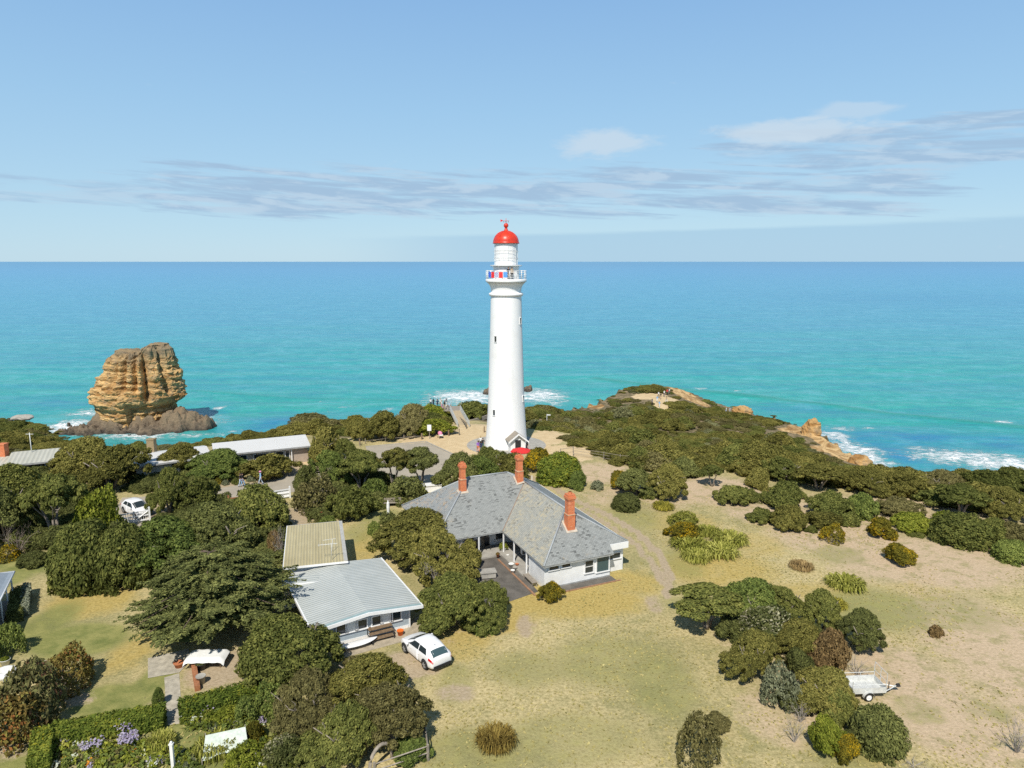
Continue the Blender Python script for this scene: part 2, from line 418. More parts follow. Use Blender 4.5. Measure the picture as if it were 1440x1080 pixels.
_A = np.zeros((_n+3, _n+3)); _A[:_n, :_n] = _K; _A[:_n, _n] = 1; _A[:_n, _n+1:] = _P; _A[_n, :_n] = 1; _A[_n+1:, :_n] = _P.T
_W = np.linalg.solve(_A, np.concatenate([TP[:, 2], [0, 0, 0]]))
def tps(x, y):
    x = np.asarray(x, float); y = np.asarray(y, float); sh = x.shape
    q = np.stack([x.ravel(), y.ravel()], 1)/_sc
    r = np.zeros(len(q))+_W[_n]+q @ _W[_n+1:]
    for i in range(_n): r += _W[i]*_tps(np.hypot(q[:, 0]-_P[i, 0], q[:, 1]-_P[i, 1]))
    return r.reshape(sh)
def sdf(x, y, poly):
    """signed distance, positive inside"""
    x = np.asarray(x, float); y = np.asarray(y, float)
    d = np.full(x.shape, 1e9); ins = np.zeros(x.shape, bool); n = len(poly)
    for i in range(n):
        ax, ay = poly[i]; bx, by = poly[(i+1) % n]
        ex, ey = bx-ax, by-ay
        t = np.clip(((x-ax)*ex+(y-ay)*ey)/(ex*ex+ey*ey+1e-12), 0, 1)
        d = np.minimum(d, np.hypot(x-ax-t*ex, y-ay-t*ey))
        c = ((ay <= y) & (by > y)) | ((by <= y) & (ay > y))
        with np.errstate(divide='ignore', invalid='ignore'): xi = ax+(y-ay)*ex/(ey if abs(ey) > 1e-9 else 1e-9)
        ins ^= c & (x < xi)
    return np.where(ins, d, -d)
def coastd(x, y):
    return sdf(x, y, CPOLY)+1.6*fbm(np.asarray(x)/9, np.asarray(y)/9, 3.1, 3)+.7*fbm(np.asarray(x)/2.5, np.asarray(y)/2.5, 1.1, 2)
def terr(x, y):
    x = np.asarray(x, float); y = np.asarray(y, float)
    z = tps(x, y); z = np.where(z > -.3, np.clip(z, 0, 0)*0, z+.3)
    far = sst(0, 3, -z)
    z = z+far*.35*fbm(x/7, y/7, 0, 3)
    d = coastd(x, y)
    out = np.clip(-d, 0, 60)
    drop = 26*sst(0, 9, out)+18*sst(5, 22, out)+.9*sst(.2, 1, out)*fbm(x/1.6, y/1.6, 4, 3)*3
    return np.where(d < 0, np.maximum(z-drop, -42), z)
def terr1(x, y): return float(terr(np.array([x]), np.array([y]))[0])
def gpix(u, v):
    """point of the ground seen along a sight line"""
    zs = np.linspace(0, -30, 301)
    P = np.array([at(u, v, z) for z in zs])
    tz = terr(P[:, 0], P[:, 1])
    k = np.argmax(P[:, 2] <= tz+1e-6)
    return np.array([P[k, 0], P[k, 1], tz[k]])
def axis(a, b, fa, fb, fine, coarse):
    xs = [fa]
    while xs[-1] < fb: xs.append(xs[-1]+fine)
    s = fine; l = []
    x = fa
    while x > a: s = min(coarse, s*1.25); x -= s; l.append(x)
    s = fine; r = []; x = xs[-1]
    while x < b: s = min(coarse, s*1.25); x += s; r.append(x)
    return np.array(l[::-1]+xs+r)
gx = axis(-330, 240, -72, 92, .55, 9); gy = axis(-90, 230, 30, 112, .55, 1.1)
GX, GY = np.meshgrid(gx, gy)
GZ = terr(GX, GY)
W = {k: np.zeros(GX.shape) for k in ('green', 'gold', 'sand', 'dune', 'dirt', 'rock', 'scrub', 'bare', 'clear')}
def blob(k, u, v, ru, rv, s=1.0, p=2.0):
    c = gpix(u, v); sc = pxm(c); th = math.atan(dep(v))
    rx = ru/sc; ry = rv/(sc*math.sin(th))
    d = np.sqrt(((GX-c[0])/rx)**2+((GY-c[1])/ry)**2)
    W[k] = np.maximum(W[k], s*(1-sst(.55, 1.25, d)))
def line(k, pts, wpx, s=1.0, soft=.6):
    P = [gpix(u, v) for u, v in pts]
    for a, b in zip(P[:-1], P[1:]):
        ex, ey = b[0]-a[0], b[1]-a[1]
        t = np.clip(((GX-a[0])*ex+(GY-a[1])*ey)/(ex*ex+ey*ey+1e-9), 0, 1)
        d = np.hypot(GX-a[0]-t*ex, GY-a[1]-t*ey); w = wpx/pxm((a+b)/2)
        W[k] = np.maximum(W[k], s*(1-sst(w*(1-soft), w*(1+soft), d)))
# green lawn, lower left
for a in [(110, 900, 75, 26, 1.1), (60, 880, 40, 40, .8), (215, 960, 24, 50, 1.1), (150, 985, 56, 24, 1.2), (60, 790, 76, 16, 1.2), (30, 1060, 40, 30, .9), (235, 1045, 40, 45, 1), (130, 800, 60, 16, .4), (510, 745, 28, 20, .55), (310, 1050, 130, 60, .95), (530, 725, 40, 12, .7), (20, 810, 30, 20, .8),
          (1240, 855, 90, 34, .62), (890, 720, 40, 30, .5), (985, 850, 60, 14, .5), (860, 930, 100, 40, .45), (1180, 1060, 50, 24, .5), (660, 1060, 90, 40, .5), (930, 960, 60, 50, .5), (1180, 780, 40, 15, .5), (1350, 860, 60, 30, .45), (800, 1040, 130, 40, .4), (740, 940, 60, 30, .4), (640, 960, 30, 30, .5), (960, 790, 30, 26, .5), (1290, 1000, 40, 20, .4), (1390, 1000, 40, 16, .45)]: blob('green', *a)
# golden dry grass
for a in [(130, 845, 66, 26, .85), (185, 915, 34, 34, .7), (520, 765, 30, 30, .7), (800, 845, 120, 25, 1), (640, 900, 60, 30, .7), (1010, 800, 90, 30, .8), (960, 735, 60, 20, .5), (880, 820, 60, 20, .8), (1060, 765, 50, 20, .5), (700, 870, 60, 22, .9), (1130, 830, 90, 12, .6), (1220, 1060, 40, 20, .5), (1290, 830, 60, 18, .3)]: blob('gold', *a)
# pale sand about the lighthouse
for a in [(650, 618, 95, 22, 1), (600, 610, 60, 8, 1), (560, 612, 50, 5, .9), (790, 638, 50, 14, 1), (770, 615, 25, 12, 1), (445, 653, 30, 8, .9), (100, 682, 30, 8, 1), (660, 600, 40, 10, 1)]: blob('sand', *a)
# grey tan bare sand, right
for a in [(850, 665, 50, 16, 1), (900, 700, 90, 20, .7), (1010, 690, 80, 22, 1), (1080, 720, 70, 20, .8), (1180, 755, 110, 30, .85), (1300, 790, 150, 40, .9), (1390, 900, 110, 90, .85), (1280, 960, 90, 70, .8), (1360, 1020, 120, 60, .85), (1100, 1010, 70, 45, .6), (1150, 960, 60, 40, .7), (800, 660, 40, 16, .6),
          (720, 880, 25, 10, .5), (1440, 960, 90, 140, .8), (1060, 900, 60, 40, .4), (990, 640, 40, 10, .5), (1250, 720, 200, 30, .7)]: blob('dune', *a)
# dirt patches
for a in [(575, 935, 52, 22, .95), (640, 975, 35, 14, .7), (740, 880, 14, 18, .8), (920, 850, 16, 14, .7), (930, 810, 10, 20, .6), (400, 735, 45, 25, .8), (420, 665, 60, 25, .9), (345, 690, 70, 16, .9), (310, 940, 55, 30, .85), (205, 720, 30, 14, .9), (215, 995, 12, 18, .8), (105, 985, 26, 12, .8), (20, 1055, 30, 15, .7), (705, 830, 20, 40, .3), (1080, 960, 60, 40, .3), (660, 880, 60, 10, .4), (900, 672, 60, 10, .35), (620, 905, 30, 14, .3)]: blob('dirt', *a)
line('dirt', [(775, 682), (800, 700), (850, 722), (895, 748), (928, 780), (942, 812), (938, 838)], 5.2, 1.25, .5)
line('dirt', [(818, 716), (852, 736), (890, 762), (915, 790), (925, 815)], 4.4, 1.15, .5)
line('dirt', [(735, 668), (775, 682)], 7, 1.1)
line('dirt', [(1135, 790), (1165, 800)], 3, .4); line('dirt', [(1050, 702), (1110, 735)], 3, .6)
# ochre rock bared on the headland
for a in [(965, 556, 22, 9, 1), (985, 566, 12, 6, 1), (950, 547, 14, 6, 1), (837, 571, 14, 4, 1), (1128, 603, 22, 6, 1), (1143, 602, 12, 8, 1), (1150, 640, 26, 6, .9), (1190, 640, 26, 14, 1), (1205, 650, 18, 10, 1), (1170, 618, 18, 6, 1), (1165, 634, 30, 5, 1), (1180, 630, 22, 8, 1), (1120, 606, 30, 4, 1)]: blob('rock', *a); blob('bare', a[0]-4, a[1]+3, a[2]*1.3, a[3]*1.9, 1)
for a in [(929, 570, 9, 4, 1), (912, 556, 26, 2.5, .9), (938, 562, 20, 2.5, .8), (1045, 577, 26, 3, 1), (1100, 584, 40, 2.5, .9), (931, 564, 6, 7, 1)]: blob('sand', *a); blob('bare', a[0], a[1]+3, a[2]*1.2, a[3]*2.2, .9)
for a in [(1195, 646, 26, 11, 1), (1178, 634, 24, 9, 1), (1212, 653, 14, 8, 1), (1135, 608, 20, 8, 1), (1158, 622, 14, 7, 1), (968, 558, 20, 8, 1)]: blob('rock', *a) if a[0] != 931 else None; blob('clear', a[0], a[1]+4, a[2]*1.1, a[3]*1.35, 1)
for a in [(929, 570, 8, 4), (914, 556, 22, 1.6), (938, 560, 14, 1.8), (1046, 580, 24, 4), (1098, 586, 34, 4), (1035, 646, 26, 5)]: blob('clear', a[0], a[1]+3, a[2], a[3]*1.8, 1)
blob('sand', 929, 572, 10, 8, 1.6); blob('sand', 914, 557, 26, 4, 1.4); blob('sand', 936, 562, 18, 4, 1.4)
W['rock'] = np.maximum(W['rock'], sst(.6, 3, -coastd(GX, GY)))
W['scrub'] = sst(1.2, 3.2, -GZ)
V = np.stack([GX, GY, GZ], 2).reshape(-1, 3)
nx, ny = len(gx), len(gy)
ii = (np.arange(ny-1)[:, None]*nx+np.arange(nx-1)[None]).ravel()
F = np.stack([ii, ii+1, ii+nx+1, ii+nx], 1)
k = NT('dry coastal ground'); P = k.coord('Object')
n1 = k.noise(P, .16, 5); n2 = k.noise(P, .9, 6, .62); n3 = k.noise(P, 4.5, 5, .65); n4 = k.noise(P, 13, 3, .7)
rag = k.math('SUBTRACT', k.math('ADD', k.math('MULTIPLY', n2, .65), k.math('MULTIPLY', n3, .45)), .55)
def wgt(name, soft=.16, amt=1.0):
    a = k.math('ADD', k.attr(name), k.math('MULTIPLY', rag, 1.9))
    return k.math('MULTIPLY', k.mapr(a, .5-soft, .5+soft), amt)
straw = k.mix(k.mapr(n3, .36, .64), (.33, .27, .12, 1), (.63, .515, .275, 1))
olive = k.mix(k.mapr(n3, .36, .64), (.225, .205, .088, 1), (.36, .32, .145, 1))
tuft = k.math('ADD', k.math('MULTIPLY', n2, .55), k.math('ADD', k.math('MULTIPLY', n1, .55), k.math('MULTIPLY', n4, .25)))
n0 = k.noise(P, .055, 4, .6, .8)
tuft = k.math('ADD', tuft, k.math('MULTIPLY', k.math('SUBTRACT', n0, .5), .55))
c = k.mix(k.mapr(tuft, .55, .78), olive, straw)
c = k.mix(k.mapr(k.noise(P, 7, 5, .75), .56, .66, 0, .55), c, (.70, .58, .33, 1))
c = k.mix(k.math('MULTIPLY', k.mapr(k.noise(P, 5, 4, .7), .58, .66), k.mapr(n2, .42, .6, 0, .6)), c, (.16, .14, .05, 1))
c = k.mix(wgt('dune', .3), c, k.mix(k.mapr(n3, .35, .65), (.44, .335, .215, 1), (.58, .445, .30, 1)))
c = k.mix(k.math('MULTIPLY', wgt('dune', .3), k.mapr(k.noise(P, .7, 6, .7), .50, .60, 0, .65)), c, olive)
c = k.mix(wgt('gold', .35), c, k.mix(k.mapr(n3, .35, .65), (.33, .245, .07, 1), (.52, .40, .145, 1)))
c = k.mix(wgt('green', .35), c, k.mix(k.mapr(n2, .35, .65), (.165, .185, .055, 1), (.30, .285, .10, 1)))
c = k.mix(wgt('sand', .12), c, k.mix(k.mapr(n2, .35, .65), (.52, .39, .22, 1), (.62, .48, .29, 1)))
c = k.mix(wgt('dirt', .22), c, k.mix(k.mapr(n3, .35, .65), (.34, .265, .17, 1), (.46, .37, .25, 1)))
c = k.mix(wgt('scrub', .1), c, k.mix(k.mapr(n2, .4, .6), (.10, .085, .045, 1), (.27, .21, .125, 1)))
c = k.mix(wgt('sand', .12), c, k.mix(k.mapr(n2, .35, .65), (.52, .39, .22, 1), (.62, .48, .29, 1)))
zc = k.new('ShaderNodeSeparateXYZ'); k.l.new(P, zc.inputs[0])
strat = k.noise(k.mapping(P, (.16, .16, 1.7)), 1.0, 6, .68, 1.5)
rockc = k.mix(k.mapr(strat, .41, .59), (.27, .15, .055, 1), (.62, .43, .21, 1))
rockc = k.mix(k.mapr(k.noise(P, .8, 6, .7), .55, .7), rockc, (.15, .11, .075, 1))
c = k.mix(wgt('rock', .1), c, rockc)
# scattered litter: small dark flecks and pale stalks
vo = k.new('ShaderNodeTexVoronoi'); k.l.new(P, vo.inputs['Vector']); vo.inputs['Scale'].default_value = 1.3
fl = k.math('MULTIPLY', k.math('LESS_THAN', k.math('ADD', vo.outputs['Distance'], k.math('MULTIPLY', n4, .25)), .26), k.mapr(n2, .55, .62))
c = k.mix(k.math('MULTIPLY', fl, .5), c, (.09, .07, .045, 1))
lt = k.math('MULTIPLY', k.mapr(k.noise(k.mapping(P, (1.6, 2.4, 1)), 1.0, 6, .78, .6), .64, .70), k.mapr(k.attr('dune'), .3, .8, 0, .55))
c = k.mix(lt, c, (.22, .15, .11, 1))
k.col(c).rough(.95, .15)
k.bump(k.math('ADD', n3, k.math('MULTIPLY', n4, .6)), .55, .10)
M['ground'] = k.m
me = np_mesh('ground', V, F, M['ground'], True)
for kk, w in W.items():
    a = me.attributes.new(kk, 'FLOAT', 'POINT'); a.data.foreach_set('value', w.ravel().astype(np.float32))
ground = tag(link(me, 'ground'), kind='structure')

# ================================================================ SEA
sx = axis(-60000, 60000, -190, 260, 2.2, 6000); sy = axis(60, 60000, 150, 480, 2.0, 6000)
SX, SY = np.meshgrid(sx, sy)
S = {k_: np.zeros(SX.shape) for k_ in ('foam', 'blue', 'swell')}
def sblob(k_, u, v, ru, rv, s=1.0):
    c = at(u, v, SEA); sc = pxm(c); th = math.atan(dep(v))
    d = np.sqrt(((SX-c[0])/(ru*1.5/sc))**2+((SY-c[1])/(rv*1.4/(sc*math.sin(th))))**2)
    S[k_] = np.maximum(S[k_], s*(1-sst(.1, 1.15, d)))
def sline(k_, pts, wpx, s=1.0):
    P = [at(u, v, SEA) for u, v in pts]
    for a, b in zip(P[:-1], P[1:]):
        ex, ey = b[0]-a[0], b[1]-a[1]
        t = np.clip(((SX-a[0])*ex+(SY-a[1])*ey)/(ex*ex+ey*ey+1e-9), 0, 1)
        m = (a+b)/2; w = wpx/pxm(m)
        d = np.hypot(SX-a[0]-t*ex, (SY-a[1]-t*ey)*.55)
        S[k_] = np.maximum(S[k_], s*(1-sst(w*.2, w*1.2, d)))
for a in [(95, 598, 34, 9, 1), (125, 580, 34, 7, .8), (85, 606, 25, 6, .9), (275, 588, 34, 7, .8), (262, 600, 26, 10, .95), (300, 594, 26, 4, .6), (190, 613, 70, 6, .85), (270, 612, 50, 4, .6),
          (655, 557, 55, 11, .95), (690, 560, 40, 10, .9), (758, 556, 38, 12, .95), (620, 556, 30, 6, .6), (780, 566, 18, 6, .7),
          (1170, 612, 24, 8, .95), (1205, 632, 30, 16, .95), (1228, 650, 34, 8, .9), (1185, 602, 20, 4, .7), (1350, 642, 75, 12, .95), (1415, 652, 70, 14, 1), (1300, 632, 26, 6, .7), (1500, 655, 80, 14, 1),
          (310, 574, 7, 3, .8), (985, 546, 9, 1.4, .75), (1037, 549, 7, 1.2, .7), (1412, 594, 14, 2.4, .95), (490, 573, 12, 1.5, .6), (548, 575, 8, 2, .6), (390, 605, 8, 2, .5), (455, 564, 8, 1.2, .5), (1222, 601, 12, 1.6, .65), (470, 578, 12, 1.5, .5), (330, 606, 12, 3, .55)]: sblob('foam', *a)
for a in [(400, 600, 80, 14, .8), (1250, 615, 110, 14, .8), (1110, 572, 60, 6, .5), (290, 575, 40, 10, .5), (700, 568, 80, 10, .4), (1390, 620, 80, 10, .6), (60, 570, 60, 12, .5), (1270, 640, 40, 14, .9), (90, 500, 160, 10, .25), (1300, 420, 200, 10, .3)]: sblob('blue', *a)
sline('swell', [(840, 533), (930, 545), (1010, 553), (1090, 561), (1190, 574), (1320, 590), (1460, 603)], 11, 1.1)
sline('swell', [(260, 548), (340, 556), (420, 560), (560, 563)], 5, .6)
sline('swell', [(60, 540), (180, 545)], 4, .4); sline('swell', [(560, 520), (700, 523)], 4, .4)
SZ = np.full(SX.shape, SEA)+S['swell']*.5
near = (SY < 520) & (np.abs(SX) < 300)
SZ = SZ+np.where(near, .22*np.sin(SY/4.3+2.2*fbm(SX/40, SY/25, 1))+.12*fbm(SX/6, SY/3, 2), 0)
V = np.stack([SX, SY, SZ], 2).reshape(-1, 3)
nx, ny = len(sx), len(sy)
ii = (np.arange(ny-1)[:, None]*nx+np.arange(nx-1)[None]).ravel()
F = np.stack([ii, ii+1, ii+nx+1, ii+nx], 1)
k = NT('sea water'); P = k.coord('Object'); sp = k.new('ShaderNodeSeparateXYZ'); k.l.new(P, sp.inputs[0])
# depth of the water grows away from the shore
lg = k.math('LOGARITHM', k.math('MAXIMUM', sp.outputs[1], 10.0), 10.0)
pat = k.noise(k.mapping(P, (.004, .011, 1)), 1.0, 5, .6)
dd = k.math('ADD', lg, k.math('MULTIPLY', k.math('SUBTRACT', pat, .5), .22))
r = k.new('ShaderNodeValToRGB'); k.l.new(k.mapr(dd, 2.3, 4.1), r.inputs[0])
E_ = r.color_ramp.elements
SEACOL = [(0.0, (.028, .28, .33)), (.09, (.024, .345, .285)), (.16, (.028, .34, .315)), (.32, (.062, .305, .43)), (.52, (.075, .30, .49)), (.75, (.075, .265, .52)), (1.0, (.07, .225, .46))]
E_[0].position = 0; E_[0].color = SEACOL[0][1]+(1,); E_[1].position = 1; E_[1].color = SEACOL[-1][1]+(1,)
for p_, c_ in SEACOL[1:-1]: x_ = E_.new(p_); x_.color = c_+(1,)
c = r.outputs[0]
st = k.noise(k.mapping(P, (.035, .16, 1)), 1.0, 5, .62)
c = k.mix(k.mapr(st, .42, .62, 0, .30), c, (.06, .37, .40, 1))
ch = k.noise(k.mapping(P, (.10, .13, 1)), 1.0, 6, .68, .3); ch2 = k.noise(k.mapping(P, (.028, .045, 1)), 1.0, 5, .62, .3)
chop = k.math('ADD', k.math('MULTIPLY', ch, .65), k.math('MULTIPLY', ch2, .35))
c = k.mix(k.mapr(chop, .50, .60, 0, .40), c, (.16, .45, .53, 1))
c = k.mix(k.mapr(chop, .50, .41, 0, .42), c, (.022, .22, .31, 1))
wc = k.math('MULTIPLY', k.mapr(k.noise(k.mapping(P, (.06, .16, 1)), 1.0, 7, .75), .715, .76), .55)
c = k.mix(wc, c, (.7, .76, .77, 1))
st2 = k.noise(k.mapping(P, (.006, .05, 1)), 1.0, 5, .6)
c = k.mix(k.mapr(st2, .46, .66, 0, .35), c, (.045, .22, .37, 1))
rg = k.noise(k.mapping(P, (.05, .09, 1)), 1.0, 6, .65)
c = k.mix(k.math('MULTIPLY', k.attr('blue'), k.mapr(rg, .35, .6)), c, (.02, .17, .38, 1))
c = k.mix(k.math('MULTIPLY', k.attr('swell'), .75), c, (.025, .27, .215, 1))
fn = k.noise(k.mapping(P, (.24, .32, 1)), 1.0, 8, .74, .8); fn2 = k.noise(k.mapping(P, (.55, .7, 1)), 1.0, 6, .7, .5)
ff = k.math('ADD', k.attr('foam'), k.math('MULTIPLY', k.math('SUBTRACT', k.math('ADD', k.math('MULTIPLY', fn, .7), k.math('MULTIPLY', fn2, .3)), .5), 4.6))
foam = k.math('MULTIPLY', k.mapr(ff, .42, 1.05), k.mapr(k.attr('foam'), .02, .25))
milky = k.math('MULTIPLY', k.mapr(k.attr('foam'), .05, .8), .45)
c = k.mix(milky, c, (.12, .42, .43, 1))
c = k.mix(foam, c, (.82, .84, .84, 1))
k.col(c); k.put(k.b.inputs['Roughness'], k.mapr(foam, 0, 1, .28, .9)); k.b.inputs['Specular IOR Level'].default_value = .22
w1 = k.noise(k.mapping(P, (.20, .27, 1)), 1.0, 6, .65, .4); w2 = k.noise(k.mapping(P, (.014, .05, 1)), 1.0, 4, .55)
k.bump(k.math('ADD', k.math('ADD', w1, k.math('MULTIPLY', w2, 2.2)), k.math('MULTIPLY', foam, .5)), .75, 1.1)
k.l.new(k.mapr(sp.outputs[1], 500, 5000, .75, .08), [n_ for n_ in k.n if n_.type == 'BUMP'][0].inputs['Strength'])
M['sea'] = k.m
me = np_mesh('sea', V, F, M['sea'], True)
for kk, w in S.items():
    a = me.attributes.new(kk, 'FLOAT', 'POINT'); a.data.foreach_set('value', w.ravel().astype(np.float32))
tag(link(me, 'sea'), kind='structure')

# ================================================================ PAVED SHEETS
def sheet(name, pix, m, dz=.004, world=None, th=None):
    """a paved surface lying on the ground, subdivided to follow it"""
    pts = [at(u, v, 0)[:2] for u, v in pix] if world is None else world
    pts = np.array(pts); lo = pts.min(0); hi = pts.max(0)
    import bmesh
    bm = bmesh.new(); bm.faces.new([bm.verts.new((p[0], p[1], 0)) for p in pts])
    for ax in (0, 1):
        q = math.ceil(lo[ax])
        while q < hi[ax]:
            no = [0, 0, 0]; no[ax] = 1; co = [0, 0, 0]; co[ax] = q
            bmesh.ops.bisect_plane(bm, geom=bm.verts[:]+bm.edges[:]+bm.faces[:], plane_co=co, plane_no=no); q += 1.5
    for v_ in bm.verts: v_.co.z = terr1(v_.co.x, v_.co.y)+dz
    bmesh.ops.recalc_face_normals(bm, faces=bm.faces)
    if sum(f.normal.z for f in bm.faces) < 0: bmesh.ops.reverse_faces(bm, faces=bm.faces)
    me = bpy.data.meshes.new(name); bm.to_mesh(me); bm.free(); me.materials.append(m)
    return tag(link(me, name), kind='structure')
sheet('car_park', [(514, 629), (560, 625), (598, 622), (622, 633), (642, 642), (622, 665), (600, 690), (560, 690), (528, 660)], M['carpark'], .012)
sheet('driveway', [(290, 690), (330, 683), (380, 677), (420, 663), (448, 660), (452, 672), (425, 690), (350, 702), (300, 704)], M['carpark'], .012)
sheet('driveway', [(172, 700), (214, 698), (216, 722), (205, 742), (165, 745), (160, 720)], M['carpark'], .016)
sheet('courtyard', [(640, 782), (702, 768), (722, 792), (757, 832), (700, 852), (640, 868), (610, 830)], M['asphalt'], .012)
sheet('path', [(455, 908), (560, 884), (600, 860), (618, 884), (575, 900), (480, 926)], M['gravel'], .010)
LHX, LHY = -.82*1.03, 102.9
cir = [(LHX+5.9*math.cos(2*math.pi*i/40), LHY+5.9*math.sin(2*math.pi*i/40)) for i in range(40)]
sheet('apron', None, M['concrete'], .016, cir)
sheet('path', [(208, 926), (266, 912), (268, 930), (252, 946), (208, 954)], M['paver'], .022)
sheet('path', [(231, 953), (252, 947), (254, 978), (252, 1018), (236, 1020), (233, 985)], M['paver'], .014)
# low timber edging of the sand terrace by the lookout ramp and the car park kerb
def kerb(name, pix, w, h, m):
    b = MB(); P = [gpix(u, v) for u, v in pix]
    for a, c_ in zip(P[:-1], P[1:]):
        d = c_-a; L = math.hypot(d[0], d[1]); mid = (a+c_)/2
        b.box((mid[0], mid[1], mid[2]+h/2-.05), (L, w, h+.1), math.atan2(d[1], d[0]))
    return tag(b.build(name, m), kind='structure')
kerb('kerb', [(598.5, 621.6), (622.5, 632.6), (643, 642)], .15, .14, M['concrete'])
kerb('kerb', [(514, 628.6), (560, 624.6), (597, 621.4)], .15, .12, M['concrete'])

# ================================================================ WORLD, SUN, CAMERA
AZ, EL = 12.0, 50.0
w = bpy.data.worlds.new('World'); SC.world = w; w.use_nodes = True
t = w.node_tree; bg = t.nodes['Background']; out = t.nodes['World Output']
sky = t.nodes.new('ShaderNodeTexSky'); sky.sky_type = 'NISHITA'; sky.sun_disc = False
sky.sun_elevation = R_(EL); sky.sun_rotation = R_(180+AZ); sky.altitude = 60; sky.air_density = 1.0; sky.dust_density = SKYDUST; sky.ozone_density = 1.6
def wn(ty, **kw):
    n = t.nodes.new(ty)
    for a, b in kw.items(): setattr(n, a, b)
    return n
def wm(op, a, b=0.0, cl=False):
    n = wn('ShaderNodeMath', operation=op, use_clamp=cl)
    for s_, q in zip(n.inputs, (a, b)):
        if hasattr(q, 'is_linked'): t.links.new(q, s_)
        else: s_.default_value = q
    return n.outputs[0]
def wr(v, a, b, c=0.0, d=1.0, sm=False):
    n = wn('ShaderNodeMapRange'); t.links.new(v, n.inputs[0])
    if sm: n.interpolation_type = 'SMOOTHSTEP'
    for i, q in enumerate((a, b, c, d)): n.inputs[1+i].default_value = q
    return n.outputs[0]
tc = wn('ShaderNodeTexCoord'); sep = wn('ShaderNodeSeparateXYZ'); t.links.new(tc.outputs['Generated'], sep.inputs[0])
dx, dy, dz = sep.outputs
# direction -> azimuth (x/y ahead) and elevation
azm = wm('ARCTAN2', dx, dy); elv = wm('ARCSINE', dz)
def layer(sx_, sz_, seed, lo, hi, detail=6, rough=.6, dist=.3, skew=0.0):
    cb = wn('ShaderNodeCombineXYZ'); t.links.new(wm('MULTIPLY', azm, sx_), cb.inputs[0])
    e2 = wm('ADD', wm('MULTIPLY', elv, sz_), wm('MULTIPLY', azm, skew)); t.links.new(e2, cb.inputs[1]); cb.inputs[2].default_value = seed
    n = wn('ShaderNodeTexNoise'); t.links.new(cb.outputs[0], n.inputs['Vector']); n.inputs['Scale'].default_value = 1
    n.inputs['Detail'].default_value = detail; n.inputs['Roughness'].default_value = rough; n.inputs['Distortion'].default_value = dist
    return n.outputs['Fac']
def band(c_el, half, c_az, half_az, soft=.5):
    """where in the sky a bank of cloud lies: radians"""
    a = wm('ABSOLUTE', wm('SUBTRACT', elv, c_el)); b = wm('ABSOLUTE', wm('SUBTRACT', azm, c_az))
    return wm('MULTIPLY', wr(a, half*.3, half, 1, 0, True), wr(b, half_az*soft, half_az, 1, 0, True))
n_st = layer(2.6, 46, 2.7, 0, 1, 7, .62, .6, 3.0)
n_fi = layer(9, 130, 7.3, 0, 1, 6, .62, .5, 6.0)
nn = wm('ADD', wm('MULTIPLY', n_st, .66), wm('MULTIPLY', n_fi, .34))
def bank(mask, thr, soft, amt):
    q = wm('SUBTRACT', wm('ADD', nn, wm('MULTIPLY', wm('SUBTRACT', mask, 1.0), .45)), thr)
    return wr(q, 0, soft, 0, amt, True)
RD = math.pi/180
grey = bank(band(5.2*RD, 4.2*RD, 2*RD, 42*RD, .6), .42, .13, .85)
grey2 = bank(band(7.8*RD, 3.4*RD, 30*RD, 26*RD, .5), .43, .13, .80)
grey3 = bank(band(4.6*RD, 2.0*RD, -24*RD, 24*RD, .4), .44, .12, .6)
edge_el = wm('ADD', 2.0*RD, wm('ADD', wm('MULTIPLY', azm, .022), wm('MULTIPLY', wm('SUBTRACT', n_st, .5), .012)))
low = wm('MULTIPLY', wr(wm('SUBTRACT', elv, edge_el), -.003, .004, 1, 0, True), wr(azm, -16*RD, 0*RD, 0.0, .62, True))
puff = layer(16, 48, 4.4, 0, 1, 6, .6, .3)
def puffm(c_el, he, c_az, ha, amt):
    a = wm('DIVIDE', wm('SUBTRACT', elv, c_el), he); b = wm('DIVIDE', wm('SUBTRACT', azm, c_az), ha)
    d = wm('SQRT', wm('ADD', wm('MULTIPLY', a, a), wm('MULTIPLY', b, b)))
    return wr(wm('SUBTRACT', wm('ADD', wr(d, .1, 1.25, 1, 0), wm('MULTIPLY', wm('SUBTRACT', puff, .5), 1.5)), .28), 0, .5, 0, amt, True)
white = wm('MAXIMUM', wm('MAXIMUM', puffm(8.8*RD, 1.25*RD, 6.6*RD, 5.0*RD, .75), puffm(9.1*RD, 1.15*RD, 21*RD, 8*RD, .8)), puffm(10.2*RD, .9*RD, 25*RD, 4.0*RD, .5))
def wmix(f, a, b):
    n = wn('ShaderNodeMix', data_type='RGBA'); t.links.new(f, n.inputs[0])
    for s_, q in ((n.inputs[6], a), (n.inputs[7], b)):
        if hasattr(q, 'is_linked'): t.links.new(q, s_)
        else: s_.default_value = q
    return n.outputs[2]
G = SKYGAIN
c = sky.outputs[0]
tint = wn('ShaderNodeMix', data_type='RGBA', blend_type='MULTIPLY'); tint.inputs[0].default_value = 1
t.links.new(c, tint.inputs[6]); tint.inputs[7].default_value = SKYTINT; c = tint.outputs[2]
rp = wn('ShaderNodeValToRGB'); t.links.new(wr(elv, 0, 60*RD), rp.inputs[0])
re_ = rp.color_ramp.elements
re_[0].position = SKYRAMP[0][0]; re_[0].color = tuple(q for q in SKYRAMP[0][1])+(1,); re_[1].position = 1; re_[1].color = SKYRAMP[-1][1]+(1,)
for p_, c_ in SKYRAMP[1:-1]: x_ = re_.new(p_); x_.color = c_+(1,)
gn = wn('ShaderNodeVectorMath', operation='SCALE'); t.links.new(rp.outputs[0], gn.inputs[0]); gn.inputs[3].default_value = G
f85 = wn('ShaderNodeValue'); f85.outputs[0].default_value = .85
